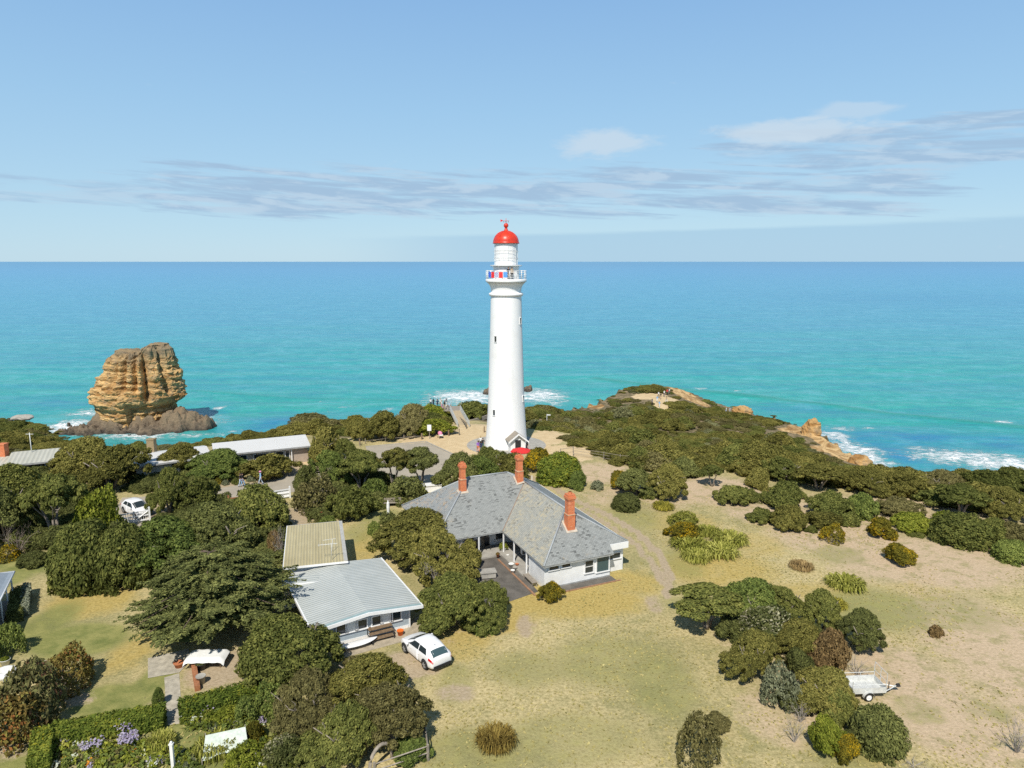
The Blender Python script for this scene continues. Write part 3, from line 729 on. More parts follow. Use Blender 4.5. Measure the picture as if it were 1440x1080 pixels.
c = wmix(f85.outputs[0], c, gn.outputs[0])
c = wmix(low, c, tuple(q*G for q in CL_LOW)+(1,))
litf = layer(12, 70, 9.1, 0, 1, 5, .6, .4, 4.0)
cg = wmix(wr(litf, .44, .60, 0, 1, True), tuple(q*G for q in CL_GREY)+(1,), tuple(q*G for q in CL_LIT)+(1,))
c = wmix(wm('MAXIMUM', wm('MAXIMUM', grey, grey2), grey3), c, cg)
c = wmix(white, c, tuple(q*G for q in CL_WHITE)+(1,))
t.links.new(c, bg.inputs[0]); bg.inputs[1].default_value = SKYSTR

sl = bpy.data.lights.new('sun', 'SUN'); sl.energy = SUNSTR; sl.angle = R_(.53); sl.color = (1, .945, .85)
so = bpy.data.objects.new('sun', sl); COL.objects.link(so)
d = Vector((-math.sin(R_(AZ))*math.cos(R_(EL)), -math.cos(R_(AZ))*math.cos(R_(EL)), math.sin(R_(EL))))
so.rotation_euler = d.to_track_quat('Z', 'Y').to_euler(); so.location = d*200
cam = bpy.data.cameras.new('camera'); co = bpy.data.objects.new('camera', cam); COL.objects.link(co)
cam.sensor_width = 36; cam.lens = 36*FPX/1440; cam.clip_end = 200000; cam.clip_start = .5
co.location = (0, 0, CAMH); co.rotation_euler = (math.pi/2-PITCH, 0, 0)
SC.camera = co
SC.view_settings.view_transform = 'Standard'; SC.view_settings.look = 'None'; SC.view_settings.exposure = EXPO; SC.view_settings.gamma = 1
SC.cycles.max_bounces = 6; SC.cycles.diffuse_bounces = 3; SC.cycles.transparent_max_bounces = 4; SC.cycles.use_denoising = DENOISE
# ================================================================ FOLIAGE
def leaf_quads(P, N, size, rng, up=0.0, wild=.55, aspect=1.7, droop=0):
    """one small leaf-clump face at each point, facing roughly along N"""
    n = len(P)
    N = N+rng.normal(0, wild, (n, 3)); N[:, 2] += up
    N /= np.linalg.norm(N, axis=1)[:, None]+1e-9
    a = rng.normal(0, 1, (n, 3)); a[:, 2] -= droop
    a -= N*(a*N).sum(1)[:, None]; a /= np.linalg.norm(a, axis=1)[:, None]+1e-9
    b = np.cross(N, a)
    s = size*rng.uniform(.55, 1.35, n)[:, None]
    a = a*s*aspect*.5; b = b*s*.5
    k = rng.uniform(-.25, .25, (n, 1))*N*s
    V = np.stack([P-a, P+b*.9-a*.15+k, P+a, P-b*.9-a*.15+k], 1).reshape(-1, 3)
    F = np.arange(n*4).reshape(n, 4)
    return V, F
def fib(n, rng, zlo=-.2):
    i = np.arange(n)+.5
    z = 1-(1-zlo)*i/n
    ph = i*2.399963+rng.uniform(0, 6.28); r = np.sqrt(np.clip(1-z*z, 0, 1))
    return np.stack([r*np.cos(ph), r*np.sin(ph), z], 1)
_ico = None
def core(c, r, rng, seg=7, ring=5):
    """faceted dark inside of a lobe, same leaves, keeps daylight out"""
    vs = []; fs = []
    for i in range(ring+1):
        th = math.pi*i/ring
        for k in range(seg):
            ph = 2*math.pi*k/seg+.3*i
            q = rng.uniform(.85, 1.05)
            vs.append((c[0]+r[0]*q*math.sin(th)*math.cos(ph), c[1]+r[1]*q*math.sin(th)*math.sin(ph), c[2]+r[2]*q*math.cos(th)))
    for i in range(ring):
        for k in range(seg): fs.append((i*seg+k, (i+1)*seg+k, (i+1)*seg+(k+1) % seg, i*seg+(k+1) % seg))
    return np.array(vs), np.array(fs)
def join(parts):
    Vs = []; Fs = []; n = 0
    for V_, F_ in parts: Vs.append(V_); Fs.append(F_+n); n += len(V_)
    return np.concatenate(Vs), np.concatenate(Fs)
def crown(name, seed, R, H, nl, lr, leaf, dens=1.25, zbase=0.0, flat=1.0, wild=.5, cores=True, prof=1.0, gaps=0.0, up=.25, aspect=1.7, jag=.12, droop=0, subs=0, shear=0.0):
    """domed crown: many overlapping leafy lobes, uneven outline"""
    rng = np.random.RandomState(seed); parts = []
    # several leafy domes shoulder to shoulder, each built of lobes
    if subs:
        cs = [(0, 0, zbase+(H-zbase)*.42, .62*R, (H-zbase)*.58)]
        a0 = rng.uniform(0, 6)
        for j in range(subs):
            a = a0+6.28*j/subs+rng.uniform(-.3, .3); q = R*rng.uniform(.50, .62); rs = R*rng.uniform(.36, .48)
            cs.append((q*math.cos(a), q*math.sin(a), zbase+(H-zbase)*rng.uniform(.04, .30), rs, (H-zbase)*rng.uniform(.42, .60)))
        d = []; ctrs = []
        tot = sum(c_[3]**2 for c_ in cs)
        for c_ in cs:
            m_ = max(6, int(nl*1.25*c_[3]**2/tot)); dd = fib(m_, rng, -.05)
            for q in dd:
                p_ = np.array([c_[0]+q[0]*(c_[3]-lr*.5), c_[1]+q[1]*(c_[3]-lr*.5), c_[2]+max(0, q[2])**.8*(c_[4]-lr*.4)+rng.normal(0, .05)*lr])
                ins = any(((p_[0]-e[0])/e[3])**2+((p_[1]-e[1])/e[3])**2+((p_[2]-e[2])/e[4])**2 < .45 for e in cs if e is not c_)
                if not ins: d.append(q); ctrs.append(p_)
        nl = len(d); d = np.array(d)
    else:
        d = fib(nl, rng, -.12); ctrs = None
    # lopsided, lumpy dome
    ang = np.arctan2(d[:, 1], d[:, 0])
    wob = 1+jag*np.sin(2*ang+rng.uniform(0, 6))+jag*.8*np.sin(3*ang+rng.uniform(0, 6))+rng.normal(0, .05, nl)
    for i in range(nl):
        if rng.rand() < gaps: continue
        q = d[i]; l = lr*rng.uniform(.7, 1.3)
        rr = max(.05, R-l*.75)*wob[i]
        z = zbase+(H-zbase-l*.8)*max(0.0, q[2])**prof*(1+rng.normal(0, .05))
        if q[2] < .05: z = zbase+l*.35
        c = np.array([q[0]*rr, q[1]*rr, z]) if ctrs is None else ctrs[i]*np.array([wob[i], wob[i], 1])
        ax = np.array([l, l, l*flat])*rng.uniform(.9, 1.1, 3)
        n = int(dens*2*math.pi*l*l*1.25/(leaf*leaf*.75))
        g = rng.normal(0, 1, (n*2, 3)); g /= np.linalg.norm(g, axis=1)[:, None]
        out = q*np.array([1, 1, 1.1])+np.array([0, 0, .35]); out /= np.linalg.norm(out)
        g = g[(g @ out) > -.25][:n]
        P = c+g*ax*rng.uniform(.70, 1.13, (len(g), 1))
        P = P[P[:, 2] > .02] if zbase < .3 else P
        g2 = g[:len(P)]
        parts.append(leaf_quads(P, g2*np.array([1, 1, 1/flat]), leaf, rng, up, wild, aspect, droop))
        if cores:
            cc = core(c-out*l*.15, ax*.62, rng)
            cc[0][:, 2] = np.maximum(cc[0][:, 2], .01); parts.append(cc)
    V_, F_ = join(parts)
    if shear: V_[:, 0] += shear*(V_[:, 2]-zbase); V_[:, 2] = zbase*.5+(V_[:, 2]-zbase*.5)*(1+.10*V_[:, 0]/R)
    V_[:, :2] -= (V_[:, :2].max(0)+V_[:, :2].min(0))*.5*(1 if shear else .5)
    return np_mesh(name, V_, F_, M['teatree']), float(np.percentile(np.hypot(V_[:, 0], V_[:, 1]), 97)), float(np.percentile(V_[:, 2], 99.5))
CR = {}
for i in range(3): CR['L%d' % i] = crown('crown', 11+i, 3.6, 4.2, 118, .56, .145, zbase=.6, flat=.66, subs=(6, 7, 5)[i], wild=.6, jag=(.07, .13, .09)[i], shear=(.12, .42, .28)[i])
for i in range(3): CR['M%d' % i] = crown('crown', 31+i, 2.0, 2.3, 64, .40, .125, flat=.8, subs=(4, 5, 3)[i], wild=.58, jag=(.07, .12, .1)[i], shear=(.1, .3, .2)[i])
for i in range(2): CR['S%d' % i] = crown('crown', 51+i, .9, 1.0, 20, .32, .12, flat=.9, prof=.7, jag=.16)
for i in range(2): CR['C%d' % i] = crown('crown', 61+i, 2.2, 2.6, 70, .48, .13, dens=1.4, flat=.9, wild=.4, prof=.62, jag=.03)      # clipped smooth dome
for i in range(2): CR['O%d' % i] = crown('crown', 71+i, 3.0, 4.6, 66, .58, .165, zbase=2.2, flat=.5, gaps=.12, cores=True, subs=5, wild=.4)          # open canopy on bare stems
for i in range(2): CR['V%d' % i] = crown('crown', 81+i, 2.0, 2.4, 40, .5, .155, dens=.85, flat=.9, wild=.8, cores=False, gaps=.08, jag=.16, prof=.6)   # loose leafy shrub
for i in range(2): CR['W%d' % i] = crown('crown', 91+i, 2.6, 1.9, 66, .48, .15, flat=.6, jag=.12, subs=5, wild=.55)                      # low wind-swept mound
def strap(name, seed, R, H, n, w=.05, stiff=.7):
    rng = np.random.RandomState(seed); parts = []
    Vs = []; Fs = []
    for i in range(n):
        a = rng.uniform(0, 6.28); r0 = R*.75*math.sqrt(rng.rand()); b0 = np.array([r0*math.cos(a), r0*math.sin(a), 0])
        a2 = a+rng.normal(0, .8); L = rng.uniform(.5, 1)*(R*.55); h = H*rng.uniform(.55, 1.05)
        dr = np.array([math.cos(a2), math.sin(a2), 0]); sd = np.array([-dr[1], dr[0], 0])*w
        pts = [b0, b0+dr*L*.3+np.array([0, 0, h*.8]), b0+dr*L*.7+np.array([0, 0, h]), b0+dr*L+np.array([0, 0, h*(1-stiff)])]
        k = len(Vs); ws = [.7, 1, .8, .15]
        for p, q in zip(pts, ws): Vs += [p-sd*q, p+sd*q]
        for j in range(3): Fs.append((k+2*j, k+2*j+1, k+2*j+3, k+2*j+2))
    return np_mesh(name, np.array(Vs), np.array(Fs), M['strap']), R, H
for i in range(2): CR['P%d' % i] = strap('leaves', 5+i, 1.1, .75, 420, .035)
CR['T0'] = strap('blades', 15, .9, .75, 900, .018, .5)
CR['B0'] = strap('leaves', 25, .9, .55, 260, .05, .6)
def twigs(name, seed, R, H, n, lev=3, r=.035, mat='deadwood'):
    rng = np.random.RandomState(seed); b = MB()
    def grow(p, d, L, rad, k):
        q = p+d*L; m = (p+q)/2+rng.normal(0, .06*L, 3)
        b.tube([p, m, q], [rad, rad*.8, rad*.55], 4, cap=False)
        if k == 0: return
        for _ in range(rng.randint(2, 4)):
            e = d+rng.normal(0, .55, 3); e[2] += .1; e /= np.linalg.norm(e); grow(q if rng.rand() < .6 else m, e, L*rng.uniform(.5, .8), rad*.5, k-1)
    for i in range(n):
        a = 6.28*i/n+rng.uniform(-.4, .4); d = np.array([math.cos(a)*R, math.sin(a)*R, H*rng.uniform(.6, 1.2)]); d /= np.linalg.norm(d)
        grow(np.zeros(3), d, .42*math.hypot(R, H), r, lev)
    o = b.build(name, M[mat]); me = o.data; bpy.data.objects.remove(o)
    return me, R, H
CR['D0'] = twigs('twigs', 3, 1.0, 1.4, 7, 3, .03)
CR['D1'] = twigs('twigs', 4, 1.0, 1.1, 9, 3, .03, 'deadwood')
def trunkmesh(seed, n, R, H, r0, fork=.4):
    rng = np.random.RandomState(seed); b = MB()
    for i in range(n):
        a = 6.28*i/n+rng.uniform(-.5, .5); tip = np.array([R*.62*math.cos(a), R*.62*math.sin(a), H*rng.uniform(.72, .9)])
        p0 = np.array([.12*math.cos(a), .12*math.sin(a), -.2]); m = np.array([tip[0]*fork, tip[1]*fork, H*.38])+rng.normal(0, .12, 3)
        m2 = (m+tip)/2+rng.normal(0, .18, 3)
        b.tube([p0, (p0+m)/2+rng.normal(0, .06, 3), m, m2, tip], [r0, r0*.8, r0*.62, r0*.42, r0*.2], 7)
        for _ in range(3):
            e = m2+np.array([rng.normal(0, .5), rng.normal(0, .5), rng.uniform(.3, 1.0)])*R*.35
            b.tube([m if rng.rand() < .5 else m2, (m2+e)/2+rng.normal(0, .1, 3), e], [r0*.35, r0*.25, r0*.1], 5)
    o = b.build('trunk', M['bark']); me = o.data; bpy.data.objects.remove(o)
    return me
TR = [trunkmesh(1, 4, 3.0, 4.2, .17), trunkmesh(2, 5, 3.0, 4.2, .14, .5), trunkmesh(3, 3, 3.0, 4.2, .2, .3)]
_pr = random.Random(4)
def setmat(o, m):
    o.material_slots[0].link = 'OBJECT'; o.material_slots[0].material = m
PLANTS = []
def place(kind, mat, box, label, cat='shrub', name='shrub', group=None, trunk=None, z=None, hmax=None):
    """box: where the plant's outline was surveyed; solved for true ground position, radius and height"""
    u0, v0, u1, v1 = box; uc = (u0+u1)/2
    me, R, H = CR[kind]
    vb = v1-2
    for _ in range(8):
        g = gpix(uc, min(vb, 1180)); sc = pxm(g); th = math.atan2(CAMH-g[2], g[1])
        r = (u1-u0)/2/sc; vb = v1-.80*r*math.sin(th)*sc
        vb = max(vb, v0+4)
    T = (vb-v0)/sc
    h = math.sqrt(max(T*T-(r*math.sin(th))**2*.6, (.28*r)**2))/math.cos(th)
    h = max(h, .35*r)
    r *= 1.08; h *= 1.05
    if hmax: h = min(h, hmax)
    rot = _pr.uniform(0, 6.28)
    s = (r/R*1.0, r/R*1.0, h/H)
    PLANTS.append((g[0], g[1], r))
    if cat == 'tree':
        o = thing(name, label, 'tree', (g[0], g[1], g[2]-.03), rot, group)
        c = link(me, 'crown', o); c.scale = s; c.rotation_euler = (_pr.uniform(-.09, .09), _pr.uniform(-.09, .09), 0); setmat(c, M[mat])
        t = link(TR[trunk or 0], 'trunk', o); t.scale = (s[0]*R/3.0*.95, s[1]*R/3.0*.95, h/4.3*.93)
        return o
    o = link(me, name, None, (g[0], g[1], g[2]-.03)); o.rotation_euler = (0, 0, rot); o.scale = s; setmat(o, M[mat])
    return tag(o, label, cat, group)
# ================================================================ PLANTS, one by one
def T(kind, mat, box, label, trunk=0, name='tree', **kw): return place(kind, mat, box, label, 'tree', name, trunk=trunk, **kw)
def Sh(kind, mat, box, label, name='shrub', cat='shrub', **kw): return place(kind, mat, box, label, cat, name, **kw)
# --- left, round the long buildings and the road
T('L0', 'teatree', (75, 621, 158, 682), 'dark olive spreading tree between the cream roof and the brick stub chimney')
T('L1', 'teatree', (108, 633, 206, 699), 'widest dark dome tree, in front of the left end of the white roof', 1)
T('L2', 'teatree', (222, 626, 280, 670), 'round dark tree overlapping the middle of the white roof')
T('L0', 'green', (262, 636, 340, 680), 'mid green tree with paler right side before the white roof')
T('L1', 'moonah', (212, 664, 264, 728), 'upright dark tree right of the white car and gate')
T('M1', 'moonah', (250, 672, 308, 720), 'smaller rounded tree left of the orange flower bed', 2)
T('L2', 'moonah', (-30, 655, 64, 722), 'pale topped tree at left edge below the cream roof')
T('L0', 'deep', (-40, 685, 58, 776), 'dense dark tree at left edge above the pinkish twiggy bush', 1)
T('O0', 'moonah', (36, 676, 122, 772), 'open tree with a pale bare trunk, left of the yellow green bush', 2)
Sh('V0', 'lime', (112, 692, 170, 762), 'bright yellow green bush left of the white gate')
Sh('M0', 'deep', (60, 740, 120, 778), 'dark glossy shrub under the pale trunked tree', hmax=2.2)
Sh('D1', 'blossom', (2, 742, 50, 790), 'twiggy bush with pinkish grey blossom at left edge')
CR_D = None
Sh('V1', 'golden', (-6, 768, 28, 792), 'small yellow flowering bush below the pinkish twiggy bush')
Sh('W0', 'deep', (28, 776, 70, 800), 'low dark spreading shrub alone on the green lawn')
Sh('C0', 'moonah', (79, 742, 166, 836), 'large clipped dome bush on the lawn edge, nearer the left')
Sh('C1', 'moonah', (134, 748, 212, 832), 'clipped dome bush touching the cypress, behind the nearer dome')
T('L1', 'deep', (150, 738, 232, 814), 'tall grey green tree behind the two clipped domes')
T('L2', 'green', (186, 730, 310, 816), 'big deep green tree mass just above the cypress', 1)
T('L0', 'deep', (256, 716, 362, 800), 'dark tree left of the yellow roofed shed, behind the cypress', 2)
T('M2', 'moonah', (330, 690, 404, 758), 'grey olive tree in front of the white panel gate')
Sh('M1', 'teatree', (342, 638, 417, 678), 'dense round bush in front of the cream wall windows')
Sh('V1', 'blossom', (356, 630, 390, 648), 'spiky pale flowering plant against the dark windows of the long building')
T('M0', 'teatree', (434, 604, 482, 654), 'round dark tree covering the right end of the white roof', 1)
Sh('L2', 'moonah', (468, 618, 508, 651), 'grey olive bush left of the car park corner')
Sh('M2', 'brownish', (402, 585, 480, 614), 'brown olive scrub dome against the sea behind the white roof end')
Sh('M1', 'teatree', (488, 590, 520, 622), 'small dark bush at the sea edge left of the car park')
T('L0', 'teatree', (508, 580, 562, 622), 'dark olive dome against the sea behind the car park', 1)
T('L1', 'brownish', (545, 572, 604, 616), 'taller brown olive dome left of the lookout people')
Sh('M0', 'lime', (586, 571, 636, 600), 'yellow green bush under the lookout people')
Sh('M2', 'lime', (588, 588, 640, 614), 'bright round bush beside the ramp and the white sign')
Sh('W1', 'moonah', (636, 566, 692, 594), 'dark low scrub between the ramp and the lighthouse')
# --- between car park and cottage
T('L1', 'green', (440, 638, 502, 694), 'green tree nearest the road bend, left of two bare stemmed trees', 1)
T('O1', 'moonah', (478, 638, 538, 700), 'dark tree with thin stems standing next to the green road bend tree', 2)
T('O0', 'teatree', (530, 634, 580, 694), 'open tree with pale forked stems below the car park', 0)
T('O1', 'deep', (568, 632, 616, 690), 'tufted dark tree with a leaning pale stem below the car park', 2)
T('V0', 'brownish', (415, 674, 478, 724), 'brown tinged leafy tree above the small terracotta urn')
Sh('M1', 'moonah', (464, 684, 532, 736), 'dark rounded shrub at the top edge of the small green lawn')
Sh('M0', 'deep', (412, 657, 448, 694), 'dark bush at the bend of the road')
Sh('V1', 'green', (508, 674, 548, 706), 'light green leafy shrub left of the garden bench')
Sh('V0', 'deep', (544, 672, 602, 710), 'dark green leafy shrub behind the cottage back corner')
T('L2', 'deep', (610, 640, 672, 696), 'deep green dome tree behind the left brick chimney')
T('L0', 'green', (638, 642, 700, 688), 'green tree between the two rear brick chimneys', 1)
T('M1', 'moonah', (662, 632, 714, 668), 'dark tree just below the lighthouse base', 1)
T('M0', 'teatree', (692, 640, 748, 674), 'brown olive tree behind the middle chimney', 2)
Sh('M2', 'golden', (738, 634, 778, 668), 'yellowish leafy bush right of the red umbrella')
Sh('C0', 'hedge', (757, 640, 818, 684), 'big rounded dark yellow green bush right of the middle chimney')
Sh('M0', 'green', (796, 664, 828, 690), 'small dome joined to the right of the big yellow green bush')
Sh('S0', 'deep', (533, 719, 558, 740), 'small clipped ball beside the closed white umbrella')
Sh('S1', 'green', (518, 734, 536, 754), 'small shrub on the lawn beside the wind-shaped tree')
Sh('V1', 'green', (448, 726, 474, 742), 'leafy garden plant at the far corner of the yellow roofed shed')
# --- the wind-shaped trees at the courtyard
T('L0', 'teatree', (524, 726, 640, 806), 'wide wind-shaped tree hiding the left corner of the cottage')
tw_ = T('L1', 'teatree', (572, 752, 668, 836), 'olive tree with dead grey twigs beside the courtyard', 1)
for dx_, dy_, dz_, sc_ in ((-1.0, -2.0, 1.7, .9), (-.2, -2.3, 1.2, .75)):
    q_ = Matrix.Rotation(-tw_.rotation_euler.z, 3, 'Z') @ Vector((dx_, dy_, dz_)); d_ = link(CR['D1'][0], 'dead_branch', tw_, q_); d_.scale = (sc_, sc_, sc_); d_.rotation_euler = (.5, 0, 0)
T('M1', 'teatree', (634, 764, 676, 806), 'small leaning tree over the courtyard paving', 2)
T('L2', 'moonah', (588, 818, 684, 898), 'grey olive tree just right of the studio, nearest the white car')
T('L1', 'moonah', (640, 828, 718, 890), 'dark green tree at the near corner of the courtyard', 1)
Sh('S0', 'green', (664, 868, 702, 894), 'low green shrub under the tree at the near courtyard corner')
Sh('M1', 'golden', (757, 818, 792, 850), 'small yellowish tree against the white end wall of the cottage')
# --- right: sand, tracks and scrub edge
T('L2', 'deep', (868, 662, 930, 702), 'left half of the umbrella shaped tree pair on the bare sand', 1)
T('L0', 'teatree', (908, 657, 964, 706), 'right half of the umbrella shaped tree pair, casting dark shade', 2)
Sh('M2', 'golden', (856, 665, 892, 690), 'yellowish bush left of the umbrella shaped trees')
Sh('C1', 'deep', (861, 695, 900, 720), 'dark round bush alone beside the vehicle track')
Sh('S0', 'moonah', (900, 686, 920, 703), 'small dark bush under the umbrella shaped trees')
T('O0', 'moonah', (984, 656, 1019, 688), 'small lone tree with pale stems and shadow on bare sand', 0)
Sh('M0', 'deep', (942, 645, 986, 674), 'dark scrub bush right behind the umbrella shaped trees')
Sh('W0', 'moonah', (1006, 684, 1058, 712), 'sprawling low scrub on the sand right of the lone small tree')
Sh('W1', 'moonah', (1050, 716, 1092, 738), 'sprawling grey bush at the edge of the right hand sand')
Sh('V1', 'strap', (941, 720, 981, 742), 'pale yellow strappy clump at the top of the kidney shaped bed')
Sh('M1', 'golden', (936, 734, 984, 762), 'rounded yellow topped bush in the kidney shaped bed')
for bx, lb in [((944, 756, 992, 776), 'strappy green clump on the left of the kidney shaped bed'), ((960, 770, 1000, 793), 'lowest strappy clump in the kidney shaped bed'), ((988, 766, 1036, 787), 'strappy clump along the lower right of the kidney shaped bed'),
               ((1002, 747, 1050, 769), 'strappy clump at the right tip of the kidney shaped bed'), ((978, 740, 1010, 756), 'yellowish strappy clump at the middle of the kidney shaped bed')]:
    Sh('P%d' % (_pr.random() < .5), 'strap', bx, lb, 'flax_clump', 'plant', group='strappy clumps of the kidney shaped bed', hmax=.7)
Sh('P1', 'yellowtuft', (919, 707, 947, 719), 'small pale yellow clump alone on the sand above the kidney shaped bed', 'flax_clump', 'plant')
row = [('L1', 'moonah', (1076, 646, 1134, 684), 'dark scrub tree at the left end of the cliff top row'), ('O1', 'teatree', (1118, 656, 1184, 696), 'scrub trees on thin grey stems in the cliff top row'),
       ('L2', 'teatree', (1196, 660, 1252, 700), 'dense dark dome below the ochre cliff'), ('L0', 'teatree', (1240, 662, 1296, 702), 'dense dome next right of the one below the ochre cliff'), ('L1', 'brownish', (1282, 662, 1346, 702), 'brown olive scrub tree against the white surf'),
       ('O0', 'moonah', (1318, 684, 1384, 732), 'scrub tree with exposed dead stems near the right cliff top'), ('L2', 'moonah', (1352, 662, 1412, 704), 'dark scrub tree left of the frame corner surf'), ('L0', 'moonah', (1398, 662, 1470, 708), 'last scrub tree at the right edge against the surf'),
       ('L1', 'teatree', (1376, 690, 1446, 736), 'spreading dark scrub at the right edge, in front of the row')]
for kd, mt, bx, lb in row: T(kd, mt, bx, lb, trunk=_pr.randint(0, 2), group='scrub trees along the right cliff top')
low = [('M0', 'moonah', (1078, 680, 1132, 722), 'patchy scrub left of the yellow tipped bushes on the right sand'), ('W0', 'teatree', (1086, 712, 1134, 750), 'ragged low scrub with twiggy foot on the right sand'), ('M1', 'moonah', (1136, 694, 1194, 732), 'broad low scrub in the middle of the sand edge'),
       ('W1', 'green', (1190, 696, 1234, 732), 'green scrub mound just left of the central yellow flecked bush'), ('M2', 'teatree', (1132, 718, 1184, 744), 'flat dark scrub patch above the small yellow bush'), ('S1', 'moonah', (1180, 722, 1208, 742), 'small round dark bush on the sand edge'),
       ('M0', 'golden', (1216, 728, 1256, 760), 'yellow flecked round bush with bare sand in front'), ('W0', 'lime', (1256, 722, 1310, 752), 'bright green low mound in the sand edge scrub'), ('M1', 'brownish', (1232, 702, 1294, 732), 'brown low scrub behind the bright green mound'),
       ('V0', 'golden', (1152, 739, 1188, 765), 'small yellow leaved bush alone on the right sand'), ('C0', 'moonah', (1314, 724, 1388, 772), 'long dark mound with bright yellow crest'), ('M2', 'moonah', (1364, 728, 1410, 762), 'grey scrub right of the yellow crested mound'),
       ('C1', 'green', (1398, 762, 1448, 794), 'round green bush cut by the right edge'), ('M2', 'golden', (1248, 768, 1290, 799), 'round orange yellow bush alone on the open sand'), ('S0', 'lime', (1310, 720, 1350, 740), 'yellow green sprig mound behind the yellow crested mound'),
       ('W1', 'moonah', (1024, 686, 1062, 708), 'low dark scrub left of the patchy scrub'), ('M0', 'teatree', (1050, 660, 1086, 690), 'dark scrub knot behind the sand near the walkers'), ('W0', 'brownish', (1394, 736, 1450, 768), 'brown scrub beside the right edge bush')]
for kd, mt, bx, lb in low: Sh(kd, mt, bx, lb, group='low scrub at the edge of the sand')
# --- big clump right foreground
T('O1', 'moonah', (946, 830, 1044, 902), 'left tip tree of the foreground clump, leaning over dark shade', 0)
T('L0', 'green', (1006, 822, 1092, 892), 'bright olive crown at the top of the foreground clump', 1)
T('L1', 'moonah', (1072, 828, 1140, 890), 'grey olive crown at the upper right of the foreground clump')
T('M2', 'whitetip', (1036, 852, 1112, 918), 'white flecked leafy tree in the middle of the foreground clump', 2)
T('L2', 'moonah', (1128, 836, 1184, 896), 'dark crown on the right shoulder of the foreground clump', 1)
T('L0', 'deep', (1178, 866, 1238, 924), 'separate dark dome at the right tip of the foreground clump', 2)
T('L1', 'teatree', (1014, 896, 1090, 964), 'low hanging crown with pale exposed branches in the foreground clump', 0)
T('L2', 'teatree', (1078, 874, 1150, 934), 'central olive crown of the foreground clump beside the brown dead bush')
Sh('M0', 'deadleaf', (1136, 892, 1192, 956), 'brown half dead bush behind the cage trailer')
Sh('V0', 'greyleaf', (1066, 944, 1124, 1000), 'silvery grey leaved bush on the left of the foreground clump')
T('L0', 'teatree', (1112, 944, 1192, 1012), 'olive crown hiding the tail of the cage trailer', 1)
Sh('M0', 'moonah', (1150, 970, 1204, 1022), 'olive mound touching the wheel side of the cage trailer')
Sh('C1', 'deep', (1196, 1002, 1267, 1066), 'dark round bush below the cage trailer wheel')
Sh('M1', 'lime', (1138, 1014, 1190, 1070), 'yellow green bush at the foot of the foreground clump')
Sh('M2', 'golden', (1170, 1034, 1206, 1076), 'golden flowering bush at the very foot of the foreground clump')
Sh('D0', 'deadwood', (1100, 1006, 1134, 1052), 'bare brown dead sapling left of the clump foot', 'dead_bush', 'dead bush')
Sh('D1', 'deadwood', (1112, 992, 1140, 1022), 'grey tangle of dead branches on the clump edge', 'dead_bush', 'dead bush')
Sh('D1', 'deadwood', (1190, 924, 1222, 956), 'grey dead branches sticking out above the cage trailer', 'dead_bush', 'dead bush')
Sh('V0', 'brownish', (951, 1014, 1012, 1082), 'brownish twiggy bush at the bottom edge, larger of two')
Sh('M2', 'brownish', (996, 1006, 1029, 1034), 'small dark bush touching the brownish twiggy bush')
Sh('D1', 'deadwood', (1408, 1012, 1450, 1068), 'grey brown dead bush cut by the lower right edge', 'dead_bush', 'dead bush')
Sh('T0', 'tussock', (670, 1016, 724, 1060), 'round orange straw tussock alone in the dry field', 'tussock', 'grass tussock', hmax=.75)
Sh('P0', 'strap', (1164, 806, 1214, 832), 'green strappy clump above the foreground clump', 'flax_clump', 'plant', hmax=.6)
Sh('P1', 'yellowtuft', (1150, 842, 1188, 858), 'flat yellow clump touching the top right of the foreground clump', 'flax_clump', 'plant')
Sh('S0', 'deadleaf', (1306, 880, 1326, 897), 'little dry brown weed alone on the right sand', 'dry_weed', 'weed')
Sh('D1', 'deadwood', (1268, 1066, 1304, 1086), 'dry twigs at the bottom edge of the sand', 'dead_bush', 'dead bush')
Sh('P1', 'deadleaf', (1112, 790, 1142, 804), 'dry brown tuft above the foreground clump beside the track', 'dry_weed', 'weed')
for bx, lb in (((1050, 890, 1092, 930), 'dark bush added as shade under the white flecked tree of the foreground clump'), ((1108, 918, 1146, 958), 'dark bush added as shade left of the brown dead bush'), ((1000, 868, 1050, 906), 'dark bush added as shade below the left tip of the foreground clump'), ((1120, 880, 1160, 918), 'dark bush added as shade behind the brown dead bush'), ((1090, 968, 1130, 1004), 'dark bush added as shade right of the silvery bush'), ((1180, 1030, 1206, 1058), 'dark bush added as shade between the golden and the dark round bushes')):
    Sh('M%d' % _pr.randint(0, 2), 'deep', bx, lb, group='bushes added as shade inside the foreground clump')  # dark bushes added to stand in for the deep shadow within the clump
# --- near left clump of trees
T('L0', 'moonah', (350, 874, 486, 985), 'large dark tree filling the gap between cypress and studio front')
T('L1', 'brownish', (374, 962, 478, 1048), 'brown olive tree in front of the large dark tree', 1)
T('L2', 'teatree', (455, 926, 562, 1012), 'brown tree beside the bare dirt patch')
T('L0', 'brownish', (496, 966, 607, 1062), 'rightmost brown tree beside the timber fence corner', 2)
T('L1', 'moonah', (424, 1002, 536, 1092), 'lowest grey olive tree at the bottom edge', 1)
Sh('M1', 'brownish', (484, 922, 522, 952), 'small brown bush at the end of the gravel strip')
Sh('M2', 'green', (548, 1040, 600, 1078), 'green shrub inside the timber fence corner')
Sh('V0', 'green', (362, 964, 412, 1016), 'light green leafy shrub at the right end of the long hedge')
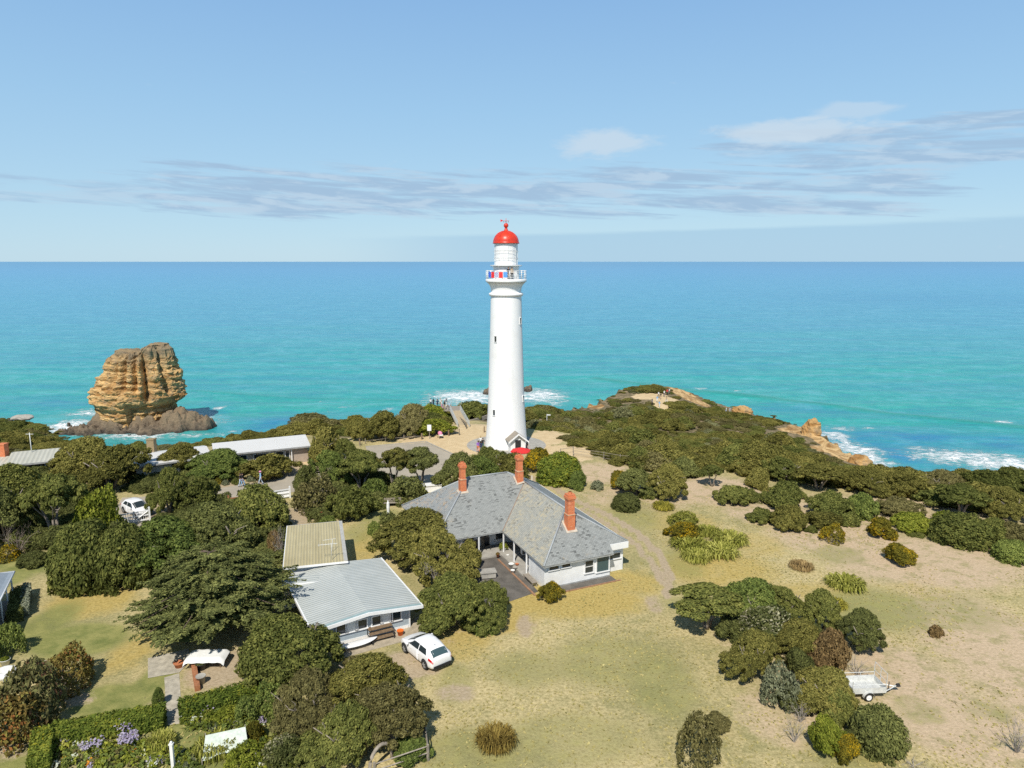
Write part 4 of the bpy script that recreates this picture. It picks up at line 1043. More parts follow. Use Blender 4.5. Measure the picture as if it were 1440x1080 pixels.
# --- lower left garden
Sh('V1', 'green', (-4, 880, 34, 925), 'round leafy shrub at the left edge beside the white pot')
T('V0', 'autumn', (60, 918, 130, 978), 'russet leaved small tree on the lawn casting long shade', 2)
Sh('V1', 'maroon', (0, 945, 88, 1040), 'big dull maroon shrub in the lower left corner')
Sh('V0', 'autumn', (-30, 985, 60, 1064), 'mixed green russet shrub at left edge below the maroon shrub')
Sh('S1', 'greyleaf', (34, 928, 52, 942), 'small grey ball shrub above the russet tree')
Sh('S0', 'deep', (36, 928, 64, 950), 'dark ball shrub beside the stone seat')
Sh('P0', 'strap', (278, 1026, 330, 1072), 'drooping strappy plant left of the pale netting', hmax=.9)
Sh('P1', 'strap', (210, 1020, 246, 1058), 'strappy plant left of the stone path end', hmax=.7)
Sh('V1', 'golden', (346, 1018, 372, 1050), 'yellow leaved plant right of the pale netting')
Sh('V0', 'lime', (318, 1050, 372, 1092), 'yellow green bush in front of the pale netting')
Sh('V1', 'whitetip', (372, 1040, 430, 1086), 'white flowering leafy bush at the bottom beside the brown tree')
Sh('V0', 'green', (330, 984, 372, 1024), 'leafy green garden plant in front of the long hedge')
Sh('V1', 'lime', (300, 996, 336, 1024), 'yellow green garden plant between hedge and netting')
Sh('D1', 'deadwood', (386, 742, 404, 790), 'pale dry climbing plant on the left wall of the yellow roofed shed', 'dead_bush', 'dead bush')
Sh('V1', 'deadleaf', (376, 748, 398, 786), 'dry orange brown plant beside the yellow roofed shed')
Sh('M0', 'green', (214, 952, 232, 996), 'narrow dark plant strip left of the stone path', hmax=1.2)
# roadside and sand clumps by the walkers
for bx, mt, lb in [((300, 672, 314, 682), 'golden', 'small yellow ball plant on the road verge left of the walkers'), ((312, 675, 322, 683), 'greyleaf', 'small grey ball plant beside the yellow ball plant'), ((326, 672, 340, 682), 'moonah', 'dark tuft on the road verge behind the walkers'), ((348, 668, 360, 678), 'greyleaf', 'grey tuft on the verge between the two walkers'), ((830, 676, 850, 690), 'greyleaf', 'grey spiky tuft on the sand by the big yellow green bush')]:
    Sh('S0', mt, bx, lb)
# ---------------------------------------------------------------- hedges (clipped boxes of leaf)
def hedge(name, P0, P1, wd, h, label, mat='hedge', leaf=.11, seed=0):
    rng = np.random.RandomState(seed); P0 = np.array(P0[:2]); P1 = np.array(P1[:2]); L = np.linalg.norm(P1-P0); n = int((L*h*2+L*wd+wd*h*2)/(leaf*leaf*.5))
    a = rng.rand(n); s = rng.rand(n); pts = np.zeros((n, 3)); nr = np.zeros((n, 3))
    fr = np.array([L*wd, L*h, L*h, wd*h, wd*h]); fr = np.cumsum(fr/fr.sum()); q = np.searchsorted(fr, rng.rand(n))
    x = rng.rand(n)*L; y = (rng.rand(n)-.5)*wd; z = rng.rand(n)*h
    for i, (f, d) in enumerate([('z', (0, 0, 1)), ('y0', (0, -1, 0)), ('y1', (0, 1, 0)), ('x0', (-1, 0, 0)), ('x1', (1, 0, 0))]):
        k = q == i; nr[k] = d
        if f == 'z': z[k] = h
        if f == 'y0': y[k] = -wd/2
        if f == 'y1': y[k] = wd/2
        if f == 'x0': x[k] = 0
        if f == 'x1': x[k] = L
    pts = np.stack([x, y, z], 1)
    lump = .10*fbm(x*1.3, y*1.3+seed, z*1.3, 3); pts += nr*lump[:, None]+rng.normal(0, .03, (n, 3))
    V1, F1 = leaf_quads(pts, nr, leaf, rng, .2, .6)
    bx = MB(); bx.b2((.08, -wd/2+.08, 0), (L-.08, wd/2-.08, h-.08))
    V_, F_ = join([(V1, F1), (np.array(bx.v), np.array(bx.f))])
    o = link(np_mesh('hedge', V_, F_, M[mat]), name, None, (P0[0], P0[1], 0))
    o.rotation_euler = (0, 0, math.atan2(P1[1]-P0[1], P1[0]-P0[0]))
    return tag(o, label, 'hedge')
hedge('hedge', at(74, 1046), at(232, 1018), 1.3, 1.0, 'clipped hedge left of the stone path, above the mauve flowers', seed=1)
hedge('hedge', at(254, 1010), at(368, 980), 1.3, .95, 'clipped hedge right of the stone path, behind the pale netting', seed=2)
hedge('hedge', at(56, 1094), at(64, 1046), 1.0, 1.1, 'yellow tipped hedge turning down to the bottom edge', seed=3)
hedge('hedge', at(36, 868), at(39, 836), .45, 1.0, 'silvery grey clipped hedge on the lawn side of the left veranda', 'silver', seed=4)
hedge('hedge', at(22, 876), at(28, 840), .9, .95, 'dark clipped hedge tight against the left veranda posts', 'deep', seed=5)
# ---------------------------------------------------------------- the big layered cypress
def cypress():
    rng = np.random.RandomState(77); b = MB(); parts = []
    g = at(306, 880); sc = pxm(g); R = 6.3; H = 6.3
    b.tube([(0, 0, -.2), (.1, .05, 2.2), (.0, .1, 5.0), (.1, .1, H*.92)], [.38, .30, .16, .05], 9)
    n = 0
    for i in range(150):
        f = ((i*11//150)+.5)/11+rng.uniform(-.018, .018); f = min(max(f, 0), .985); h = 1.15+f*(H-1.4); rad = R*(1-f)**.62*min(1, .72+f*2.2)*rng.uniform(.72, 1.08)+.35
        a = i*2.39996+rng.uniform(-.3, .3); d = np.array([math.cos(a), math.sin(a), 0]); sd = np.array([-d[1], d[0], 0])
        zt = h+.06*rad+rng.uniform(-.12, .12); tip = d*rad+np.array([0, 0, zt])
        if i % 2 == 0: b.tube([(0, 0, h), d*rad*.5+np.array([0, 0, h+.12*rad]), tip*.97], [.07, .05, .02], 5)
        nspr = max(3, int(rad*3.0))
        for s in range(nspr):
            t = rng.uniform(.22, 1.0)**.75; w = .30*rad*(1.1-t)+.35
            c = d*rad*t+sd*rng.uniform(-1, 1)*w+np.array([0, 0, h+(zt-h)*t+rng.normal(0, .05)])
            dirv = d+sd*rng.normal(0, .45); dirv /= np.linalg.norm(dirv); sv = np.array([-dirv[1], dirv[0], 0])
            m = 60; L = rng.uniform(1.0, 1.7); q = rng.rand(m); wv = rng.normal(0, .16, m)*(1.15-q)
            P = c+dirv*((q-.3)*L)[:, None]+sv*wv[:, None]*1.4+np.stack([np.zeros(m), np.zeros(m), .10*np.sin(q*3)-.30*np.abs(wv)+rng.normal(0, .03, m)], 1)
            N = np.tile(np.array([0, 0, 1.0])+dirv*.25, (m, 1))
            parts.append(leaf_quads(P, N, .11, rng, .35, .38, 2.2))
        parts.append(core(d*rad*.45+np.array([0, 0, h-.05]), (.42*rad, .42*rad, .24), rng, 7, 4)) if rad > 1.2 and i % 3 == 0 else None
    V_, F_ = join(parts)
    o = thing('cypress_tree', 'huge dark green cypress with layered feathery branches left of the studio', 'tree', g)
    tr = b.build('trunk', M['barkdark'], o); c = link(np_mesh('crown', V_, F_, M['cypress']), 'crown', o)
    return o
cypress()
# ---------------------------------------------------------------- flower beds: nobody could count these
def bed(name, boxes, kinds, n, size, seed, h=.5):
    rng = np.random.RandomState(seed); Vs = {}; 
    parts = []; mi = []
    for bi, (u0, v0, u1, v1) in enumerate(boxes):
        for _ in range(n):
            u, v = rng.uniform(u0, u1), rng.uniform(v0, v1); p = at(u, v); kk = rng.choice(len(kinds), p=[q[1] for q in kinds])
            m = rng.randint(14, 40); r = rng.uniform(.12, .34); g = rng.normal(0, 1, (m, 3)); g /= np.linalg.norm(g, axis=1)[:, None]; g[:, 2] = np.abs(g[:, 2])
            hh = h*rng.uniform(.4, 1.2)
            P = p+g*np.array([r, r, hh*.6])+np.array([0, 0, hh*.35])
            V1, F1 = leaf_quads(P, g, size*(1 if kinds[kk][2] else .75), rng, .3, .6); parts.append((V1, F1)); mi += [kk]*len(F1)
    V_, F_ = join(parts)
    o = link(np_mesh(name, V_, F_, [M[q[0]] for q in kinds], False, mi), name)
    return tag(o, kind='stuff')
tag(bed('flower_bed', [(80, 1046, 232, 1082)], [('green', .30, 1), ('lime', .37, 1), ('strap', .13, 1), ('brownish', .10, 1), ('orangeflower', .02, 0), ('whiteflower', .04, 0), ('purple', .04, 0)], 260, .13, 3), 'mixed flower bed of green and yellow plants below the left hedge', 'flower bed')
tag(bed('flower_bed', [(256, 1004, 372, 1030), (330, 1036, 420, 1082), (244, 1060, 285, 1084)], [('green', .36, 1), ('lime', .34, 1), ('strap', .15, 1), ('greyleaf', .08, 1), ('whiteflower', .04, 0), ('purple', .03, 0)], 110, .13, 4), 'tangled garden planting round the pale netting', 'flower bed')
def flowers(name, spots, mat, label, seed):
    rng = np.random.RandomState(seed); parts = []
    for u, v, ru, rv, n, z in spots:
        c = at(u, v); sc = pxm(c); rx = ru/sc; ry = rv/(sc*.6)
        a = rng.uniform(0, 6.28, n); q = np.sqrt(rng.rand(n))
        P = np.stack([c[0]+rx*q*np.cos(a), c[1]+ry*q*np.sin(a), z+rng.normal(0, .09, n)], 1)
        parts.append(leaf_quads(P, np.tile([0, -.3, 1.0], (n, 1)), .12, rng, 0, .4, 1.0))
    V_, F_ = join(parts)
    return tag(link(np_mesh(name, V_, F_, M[mat]), name), label, 'flowers', kind='stuff')
flowers('mauve_flowers', [(176, 1034, 13, 7, 150, .75), (181, 1052, 14, 8, 200, .7), (122, 1062, 9, 5, 80, .6), (138, 1058, 6, 3, 40, .6), (92, 1052, 6, 3, 20, .5), (286, 1006, 18, 4, 70, .6)], 'purple', 'mauve flower clusters in the bed below the left hedge', 5)
flowers('orange_flowers', [(276, 714, 14, 2.5, 130, .5)], 'orangeflower', 'orange flower bed strip behind the cypress tops', 6)
# ================================================================ COASTAL SCRUB (one mass, nobody could count it)
def scatter(name, label, cat, pts, rot, scl, kinds, mat):
    """points carrying instances of crown meshes that grow elsewhere in the scene"""
    me = bpy.data.meshes.new(name); me.from_pydata([tuple(map(float, p)) for p in pts], [], [])
    a = me.attributes.new('rot', 'FLOAT', 'POINT'); a.data.foreach_set('value', np.array(rot, np.float32))
    a = me.attributes.new('scl', 'FLOAT_VECTOR', 'POINT'); a.data.foreach_set('vector', np.array(scl, np.float32).ravel())
    o = link(me, name)
    g = bpy.data.node_groups.new(name, 'GeometryNodeTree')
    g.interface.new_socket('Geometry', in_out='INPUT', socket_type='NodeSocketGeometry'); g.interface.new_socket('Geometry', in_out='OUTPUT', socket_type='NodeSocketGeometry')
    N = g.nodes.new; L = g.links.new
    gi = N('NodeGroupInput'); go = N('NodeGroupOutput'); jn = N('GeometryNodeJoinGeometry')
    for kd in kinds:
        src = next(x for x in SC.objects if x.type == 'MESH' and x.data == CR[kd][0])
        oi = N('GeometryNodeObjectInfo'); oi.inputs['Object'].default_value = src; oi.inputs['As Instance'].default_value = True; oi.transform_space = 'ORIGINAL'
        L(oi.outputs['Geometry'], jn.inputs[0])
    ip = N('GeometryNodeInstanceOnPoints'); ip.inputs['Pick Instance'].default_value = True
    L(gi.outputs[0], ip.inputs['Points']); L(jn.outputs[0], ip.inputs['Instance'])
    def at_(nm, ty):
        n = N('GeometryNodeInputNamedAttribute'); n.data_type = ty; n.inputs[0].default_value = nm; return n.outputs[0]
    cx = N('ShaderNodeCombineXYZ'); L(at_('rot', 'FLOAT'), cx.inputs[2]); L(cx.outputs[0], ip.inputs['Rotation'])
    L(at_('scl', 'FLOAT_VECTOR'), ip.inputs['Scale'])
    rv = N('FunctionNodeRandomValue'); rv.data_type = 'INT'; rv.inputs[4].default_value = 0; rv.inputs[5].default_value = len(kinds)-1; rv.inputs[8].default_value = 7
    L(rv.outputs[2], ip.inputs['Instance Index'])
    sm = N('GeometryNodeSetMaterial'); sm.inputs['Material'].default_value = M[mat]; L(ip.outputs[0], sm.inputs[0]); L(sm.outputs[0], go.inputs[0])
    md = o.modifiers.new('scatter', 'NODES'); md.node_group = g
    return tag(o, label, cat, kind='stuff')
def near_ok(x, y, f=.8):
    P = np.array(PLANTS); ok = np.ones(len(x), bool)
    for px, py, pr in P: ok &= np.hypot(x-px, y-py) > pr*f
    return ok
rng = np.random.RandomState(9)
front = [(-700, 720), (-50, 668), (80, 641), (150, 633), (250, 623), (420, 613), (500, 614), (545, 617), (590, 614), (634, 600), (652, 590), (690, 592), (742, 594), (755, 624), (790, 633), (830, 647), (880, 657), (940, 661), (1000, 669), (1070, 670), (1130, 678), (1220, 692), (1320, 708), (1440, 724), (1800, 780)]
FP = np.array([gpix(u, v)[:2] for u, v in front])
SCP = np.array(list(map(tuple, FP))+[(300, 300), (-400, 300)])
def grid(x0, x1, y0, y1, s, j=.48):
    a, b = np.meshgrid(np.arange(x0, x1, s), np.arange(y0, y1, s)); a = a.ravel()+rng.uniform(-j, j, a.size)*s; b = b.ravel()+rng.uniform(-j, j, b.size)*s
    return a, b
def wat(k_, x, y):
    i = np.clip(np.searchsorted(gx, x)-1, 0, len(gx)-2); j = np.clip(np.searchsorted(gy, y)-1, 0, len(gy)-2)
    return np.maximum(np.maximum(W[k_][j, i], W[k_][j, i+1]), np.maximum(W[k_][j+1, i], W[k_][j+1, i+1]))
x, y = grid(-150, 150, 60, 210, 1.75)
d = coastd(x, y); z = terr(x, y)
lk = gpix(622, 580)[:2]
ok = (sdf(x, y, SCP) > .8) & (d > -3.2) & (wat('sand', x, y) < .35) & ((W['rock'] is None) | (wat('rock', x, y) < .5) | (d > 1.5) & (wat('rock', x, y) < .3)) & near_ok(x, y, .75)
ok &= ~((np.abs(x-(-9.6)) < 2.4) & (y > 104) & (y < 140)) & (np.hypot(x-LHX, y-LHY) > 7.2)
ok &= (np.hypot(x-lk[0], y-lk[1]) > 3)
x, y, z, d = x[ok], y[ok], z[ok], d[ok]
n = len(x); bare = wat('bare', x, y)
big = sst(-.15, .5, fbm(x/9, y/9, 2.2, 3))
s = (.55+.5*big+rng.uniform(-.12, .25, n))*(1+.25*sst(112, 80, y)); hz = s*(.62+.55*big+rng.uniform(-.1, .3, n))
s *= np.clip(.55+d/8, .5, 1); hz *= np.clip(.3+d/7, .28, 1)
lowm = sst(150, 175, y); hz *= (1-.30*lowm)*.74; hz *= 1-.25*sst(38, 50, x)*sst(112, 100, y)
kp = wat('clear', x, y) < .5; x, y, z, d, s, hz, bare = [q[kp] for q in (x, y, z, d, s, hz, bare)]; n = len(x); lowm = lowm[kp]
hz *= 1-.55*bare; s *= 1-.3*bare
thin = fbm(x/5.5, y/8, 12.2, 3); kp = ~((thin > .22) & (rng.rand(n) < .75)); x, y, z, d, s, hz = [q[kp] for q in (x, y, z, d, s, hz)]; n = len(x)
pts = np.stack([x, y, z-.12], 1)
third = fbm(x/14, y/14, 6.6, 2)+rng.normal(0, .25, n)
ka = third < .0; kb = ~ka & (third < .26); kg = ~ka & ~kb & (rng.rand(n) < .22); kc = ~ka & ~kb & ~kg
for msk, mt, lb in ((ka, 'teatree', 'dense olive scrub covering the headland behind the lighthouse'), (kb, 'moonah', 'greener scrub patches mixed through the headland cover'), (kc, 'brownish', 'browner wind-burnt scrub patches of the headland'), (kg, 'heath', 'pale grey olive heath bushes scattered through the headland scrub')):
    m_ = int(msk.sum())
    scatter('coastal_scrub', lb, 'scrub', pts[msk], rng.uniform(0, 6.28, m_), np.stack([s[msk], s[msk], hz[msk]], 1), ['W0', 'W1', 'M0', 'M1', 'M2'], mt)
# undergrowth of the planted shelter belt, left
belt = np.array([at(u, v)[:2] for u, v in [(-160, 690), (20, 672), (140, 660), (225, 650), (330, 655), (345, 668), (300, 674), (290, 690), (305, 706), (340, 712), (385, 706), (398, 740), (392, 800), (380, 830), (250, 830), (140, 785), (30, 772), (-120, 790)]])
belt2 = np.array([at(u, v)[:2] for u, v in [(445, 660), (515, 650), (530, 668), (602, 694), (610, 700), (560, 712), (530, 720), (440, 736), (420, 722), (412, 690)]])
x, y = grid(-110, 0, 40, 125, 1.5)
ok = ((sdf(x, y, belt) > 0) | (sdf(x, y, belt2) > .5)) & near_ok(x, y, .55) & ((wat('dirt', x, y) < .5) | (sdf(x, y, belt) > 0)) & (wat('sand', x, y) < .4)
dr = np.array([at(u, v)[:2] for u, v in [(158, 696), (216, 694), (224, 722), (212, 748), (158, 748)]])
ok &= sdf(x, y, dr) < -.8
x, y = x[ok], y[ok]; n = len(x); s = rng.uniform(.4, .9, n)
scatter('garden_undergrowth', 'mixed dark undergrowth beneath the garden trees on the left', 'undergrowth', np.stack([x, y, terr(x, y)-.1], 1), rng.uniform(0, 6.28, n), np.stack([s, s, s*rng.uniform(.5, .9, n)], 1), ['M0', 'M1', 'V0', 'V1', 'W0'], 'deep')
# patchy knee-high scrub on the edge of the sand
lz = np.array([gpix(u, v)[:2] for u, v in [(1000, 694), (1070, 674), (1130, 688), (1220, 708), (1320, 732), (1440, 758), (1560, 790), (1560, 840), (1440, 786), (1330, 760), (1215, 748), (1120, 752), (1060, 728)]])
x, y = grid(10, 90, 50, 100, 1.15)
ok = (sdf(x, y, lz) > 0) & near_ok(x, y, .8) & (fbm(x/3.0, y/3.6, 31.7, 3) > .10)
x, y = x[ok], y[ok]; n = len(x); s = rng.uniform(.25, .62, n)*np.clip(.5+sdf(x, y, lz)/4, .5, 1)
scatter('sand_scrub', 'patchy knee-high scrub scattered over the edge of the sand', 'scrub', np.stack([x, y, terr(x, y)-.08], 1), rng.uniform(0, 6.28, n), np.stack([s, s, s*rng.uniform(.5, .9, n)], 1), ['M0', 'M1', 'M2', 'V0', 'W1'], 'moonah')
# dry grass: tufts no one could count, standing in the field
x, y = grid(-34, 70, 33, 80, .30); n0 = len(x)
rngt = np.random.RandomState(21)
dens = .30+.55*sst(-.1, .45, fbm(x/3.2, y/3.2, 8.8, 4))-.35*wat('dune', x, y)-.8*np.maximum(wat('dirt', x, y), wat('sand', x, y))
exc = np.zeros(n0, bool)
for pg in ([(372, 745), (480, 735), (600, 850), (620, 890), (470, 930), (380, 930)], [(560, 700), (710, 660), (890, 755), (900, 800), (790, 850), (560, 880)], [(-90, 780), (60, 760), (240, 770), (380, 900), (300, 1000), (-90, 1120)]):
    exc |= sdf(x, y, np.array([at(u, v)[:2] for u, v in pg])) > 0
ok = (rngt.rand(n0) < dens) & ~exc & (sdf(x, y, SCP) < -1) & near_ok(x, y, .8)
x, y = x[ok], y[ok]; n = len(x)
P_ = np.stack([x, y, np.full(n, .035)], 1); P_ = np.concatenate([P_, P_+rngt.normal(0, .07, P_.shape)*[1, 1, .2]])
N_ = rngt.normal(0, .5, P_.shape); N_[:, 2] = 1.2; N_[:, 1] -= .4
V_, F_ = leaf_quads(P_, N_, .10, rngt, .15, .35, 1.6)
M['drygrass'] = leafmat('dry grass tufts', (.25, .22, .09, 1), (.45, .37, .17, 1), (.62, .52, .28, 1), gain=1.0, trans=.3)
tag(link(np_mesh('grass_tufts', V_, F_, M['drygrass']), 'grass_tufts'), 'short dry grass tufts over the open field', 'grass', kind='stuff')
# ================================================================ LIGHTHOUSE
lh = thing('lighthouse', 'tall white lighthouse with red dome and railed gallery at the headland', 'lighthouse', (LHX, LHY, 0))
prof = [(3.22, -.3), (3.20, 0), (3.12, .5), (2.98, 1.8), (2.86, 3.4), (2.76, 5), (2.62, 8), (2.46, 13), (2.34, 17), (2.24, 21.2), (2.20, 22.0)]
tw = MB().lathe(prof, 64).build('tower', M['tower'], lh)
mo = MB().lathe([(2.21, 22.0), (2.34, 22.06), (2.46, 22.2), (2.48, 22.38), (2.36, 22.5), (2.20, 22.55), (2.16, 22.7), (2.20, 23.1), (2.34, 23.5), (2.60, 23.85), (2.68, 23.9)], 64).build('cornice', M['tower'], lh)
gal = MB().lathe([(2.50, 23.9), (2.74, 23.92), (2.74, 24.02), (2.90, 24.05), (2.94, 24.12), (2.94, 24.42), (2.88, 24.46), (.5, 24.46)], 64).build('gallery', M['white'], lh)
mu = MB().lathe([(1.86, 24.46), (1.86, 25.0), (1.80, 26.1), (1.80, 26.32)], 48).build('watch_room_wall', M['white'], lh)
cw = MB(); cw.lathe([(1.80, 26.32), (2.28, 26.34), (2.28, 26.42), (1.72, 26.44)], 48)
for i in range(12):
    a = 2*math.pi*i/12; cw.bar((1.82*math.cos(a), 1.82*math.sin(a), 26.0), (2.22*math.cos(a), 2.22*math.sin(a), 26.34), .03)
cw.build('catwalk', M['white'], lh)
lr = MB().lathe([(1.62, 26.44), (1.62, 29.45)], 48).build('lantern_room', M['whitegloss'], lh)
lb = MB()
for i in range(16):
    a = 2*math.pi*(i+.5)/16; lb.bar((1.655*math.cos(a), 1.655*math.sin(a), 26.44), (1.655*math.cos(a), 1.655*math.sin(a), 29.45), .025)
for z_ in (27.45, 28.45): lb.lathe([(1.64, z_-.02), (1.67, z_), (1.64, z_+.02)], 48)
lb.build('glazing_bar', M['white'], lr)
for z_ in (27.35, 28.3):
    hr = MB(); ring = [(1.86*math.cos(2*math.pi*i/24), 1.86*math.sin(2*math.pi*i/24), z_) for i in range(25)]; hr.tube(ring, .018, 4, cap=False)
    for i in range(8):
        a = 2*math.pi*(i+.25)/8; hr.bar((1.63*math.cos(a), 1.63*math.sin(a), z_), (1.86*math.cos(a), 1.86*math.sin(a), z_), .018)
    hr.build('hand_rail', M['white'], lr)
dm = [(1.78, 29.42), (1.90, 29.44), (1.90, 29.56), (1.84, 29.60)]+[(1.82*math.cos(t), 29.6+1.62*math.sin(t)) for t in np.linspace(.05, 1.36, 12)]+[(.30, 31.24), (.24, 31.4), (.20, 31.55)]
dome = MB().lathe(dm, 48).build('dome', M['red'], lh)
rb = MB()
for i in range(8):
    a = 2*math.pi*(i+.3)/8; rb.tube([((1.84*math.cos(t))*math.cos(a), (1.84*math.cos(t))*math.sin(a), 29.6+1.64*math.sin(t)) for t in np.linspace(.05, 1.38, 9)], .03, 5)
rb.build('dome_rib', M['red'], dome)
fi = MB().ball((0, 0, 31.95), (.34, .34, .34), 16); fi.lathe([(.2, 31.5), (.16, 31.6), (.2, 31.68)], 20); fi.tube([(0, 0, 32.2), (0, 0, 32.95)], .035, 6)
fi.build('ball_finial', M['red'], lh)
vn = MB(); vn.bar((-.62, .1, 32.62), (.45, -.08, 32.62), .02); vn.bar((-.3, 0, 32.45), (.3, 0, 32.45), .015); vn.bar((0, -.3, 32.45), (0, .3, 32.45), .015)
for x_, y_ in ((.34, 0), (-.34, 0), (0, .34), (0, -.34)): vn.box((x_, y_, 32.45), (.09, .03, .12), mi=1)
vn.add([(-.78, .12, 32.80), (-.36, .05, 32.62), (-.78, .12, 32.44), (-.78, .16, 32.80), (-.36, .09, 32.62), (-.78, .16, 32.44)], [(0, 1, 2), (5, 4, 3), (0, 3, 4, 1), (1, 4, 5, 2), (2, 5, 3, 0)], 0)
vn.build('weather_vane', [M['redcloth'], M['dark']], lh)
# railing round the gallery
rl = MB()
for i in range(36):
    a = 2*math.pi*i/36; a2 = 2*math.pi*(i+1)/36
    for z_ in (24.75, 25.05, 25.38, 25.62): rl.bar((2.84*math.cos(a), 2.84*math.sin(a), z_), (2.84*math.cos(a2), 2.84*math.sin(a2), z_), .022 if z_ < 25.6 else .035)
    if i % 2 == 0: rl.tube([(2.84*math.cos(a), 2.84*math.sin(a), 24.46), (2.84*math.cos(a), 2.84*math.sin(a), 25.68)], .05, 6)
rl.build('railing', M['white'], lh)
def twindow(u, v, parent=lh):
    Y0 = LHY; z_ = zat(v, Y0-2.0); r_ = float(np.interp(z_, [p[1] for p in prof], [p[0] for p in prof]))
    sl_ = (np.interp(z_+.5, [p[1] for p in prof], [p[0] for p in prof])-np.interp(z_-.5, [p[1] for p in prof], [p[0] for p in prof]))
    tx = atY(u, v, Y0-2.2)[0]-LHX; sx_ = max(-.97, min(.97, tx/r_)); a = math.asin(sx_)
    e = empty('window', (0, 0, 0)); e.parent = parent
    bpy.data.objects.remove(e)
    nrm = Vector((math.sin(a), -math.cos(a), 0)); c = nrm*r_; tg = Vector((math.cos(a), math.sin(a), 0))
    Mx = Matrix((tg, -nrm, Vector((0, 0, 1)))).transposed()
    b = MB(); w_, h_ = .36, .80
    def bb(x, y, z, sx2, sy2, sz2, mi=0): b.box(c+tg*x+nrm*y+Vector((0, 0, z_+z)), (sx2, sy2, sz2), M=Mx, mi=mi)
    bb(0, -.02, h_/2+.04, w_+.12, .24, .07); bb(0, .0, -h_/2-.04, w_+.14, .26, .07)
    bb(-w_/2-.03, -.03, 0, .06, .20, h_); bb(w_/2+.03, -.03, 0, .06, .20, h_)
    wd = b.build('window', M['tower'], parent)
    b = MB(); bb(0, -.02, 0, w_, .10, h_); b.build('pane', M['glass'], wd)
for uv in ((697, 477), (695, 580), (731.5, 452), (735.5, 562)): twindow(*uv)
# entrance porch
pa = R_(14); pr_ = empty('porch', (3.3*math.sin(pa)+.6, -3.3*math.cos(pa), 0), pa); pr_.parent = lh
b = MB(); b.add([(-1.1, -1.3, 0), (1.1, -1.3, 0), (1.1, .9, 0), (-1.1, .9, 0), (-1.1, -1.3, 1.75), (1.1, -1.3, 1.75), (1.1, .9, 1.75), (-1.1, .9, 1.75), (0, -1.3, 2.6), (0, .9, 2.6)],
                [(0, 1, 5, 8, 4), (1, 2, 6, 5), (2, 3, 7, 9, 6), (3, 0, 4, 7), (4, 8, 9, 7), (5, 6, 9, 8)]); b.build('porch_wall', M['white'], pr_)
b = MB()
for sx_ in (-1, 1): b.slab([(0, -1.65, 2.84), (sx_*1.45, -1.65, 1.68), (sx_*1.45, 1.0, 1.68), (0, 1.0, 2.84)][::(1 if sx_ < 0 else -1)], .09)
b.build('porch_roof', M['palewood'], pr_)
b = MB()
for sx_ in (-1, 1): b.slab([(0, -1.74, 2.88), (sx_*1.5, -1.74, 1.70), (sx_*1.5, -1.655, 1.70), (0, -1.655, 2.88)][::(1 if sx_ < 0 else -1)], .24)
b.build('barge_board', M['white'], pr_)
b = MB(); b.b2((-.42, -1.33, .05), (.42, -1.27, 1.85)); b.build('porch_door', M['dark'], pr_)
# bunting of signal flags tied to the gallery rail
def flagmat(name, c1, c2=None, sz=.2):
    k_ = NT(name)
    if c2:
        ch = k_.new('ShaderNodeTexChecker'); k_.l.new(k_.coord('UV'), ch.inputs[0]); ch.inputs[1].default_value = c1; ch.inputs[2].default_value = c2; ch.inputs[3].default_value = 1/sz; k_.col(ch.outputs[0])
    else: k_.col(c1)
    k_.rough(.9); return k_.m
FL = [('blue', flagmat('blue flag', (.05, .12, .6, 1))), ('red', flagmat('red flag', (.7, .03, .04, 1))), ('blue and white checked', flagmat('checked flag', (.8, .8, .8, 1), (.05, .09, .45, 1), .17)), ('pink red', flagmat('bright red flag', (.75, .05, .05, 1))), ('pale blue', flagmat('pale blue flag', (.12, .35, .75, 1)))]
for i, (nm, mt) in enumerate(FL):
    a0 = R_(-90-57+i*12.5+(0 if i else 1)); a1 = a0+R_(11); b = MB(); n = 5
    pts = [(2.92*math.cos(a0+(a1-a0)*j/n), 2.92*math.sin(a0+(a1-a0)*j/n)) for j in range(n+1)]
    vs = [(x_*(1+.012*(j % 2)), y_*(1+.012*(j % 2)), z_) for z_ in (25.5, 25.15, 24.72-.06*(i % 2)) for j, (x_, y_) in enumerate(pts)]
    vs += [(x_*1.008, y_*1.008, z_) for x_, y_, z_ in vs]; m_ = 3*(n+1)
    fs = [(r*(n+1)+j, r*(n+1)+j+1, (r+1)*(n+1)+j+1, (r+1)*(n+1)+j) for r in range(2) for j in range(n)]
    fs += [tuple(m_+q for q in f[::-1]) for f in fs]
    b.add(vs, fs); o = b.build('signal_flag', mt, None, (LHX, LHY, 0)); tag(o, nm+' cloth flag hung on the lighthouse gallery rail', 'flag', 'signal flags on the gallery rail')
# ================================================================ COTTAGE
EH = 2.25
E3 = at(707, 747, EH)[:2]; E4 = at(760, 798, EH)[:2]; E1 = at(565, 711, EH)[:2]
U = at(861, 779.5, EH)[:2]-at(768, 799, EH)[:2]; U = np.array([.914, .406]); U = U/np.linalg.norm(U); Nn = np.array([-U[1], U[0]])
def loc(p): q = np.array(p[:2])-E3; return q @ U, q @ Nn
Lw = -loc(E1)[0]; Wd = loc(E1)[1]; F_l = -loc(E4)[1]; KP = .72
e6 = loc(at(885, 760.5, EH))
W2 = 8.55; HG = .75; s1 = loc(at(861, 779.5, EH))[0]+.25
ROT = math.atan2(U[1], U[0])
ho = thing('cottage', 'white weatherboard cottage with L shaped slate roof and three brick chimneys', 'house', (E3[0], E3[1], 0), ROT)
def hz_(d): return EH+KP*d
w2 = 4.2; ww = Wd/2; ZC = EH+KP*HG; KR = (EH+KP*w2-ZC)/(W2-w2); AMs = w2-(EH+KP*ww-EH-KP*w2)/KR
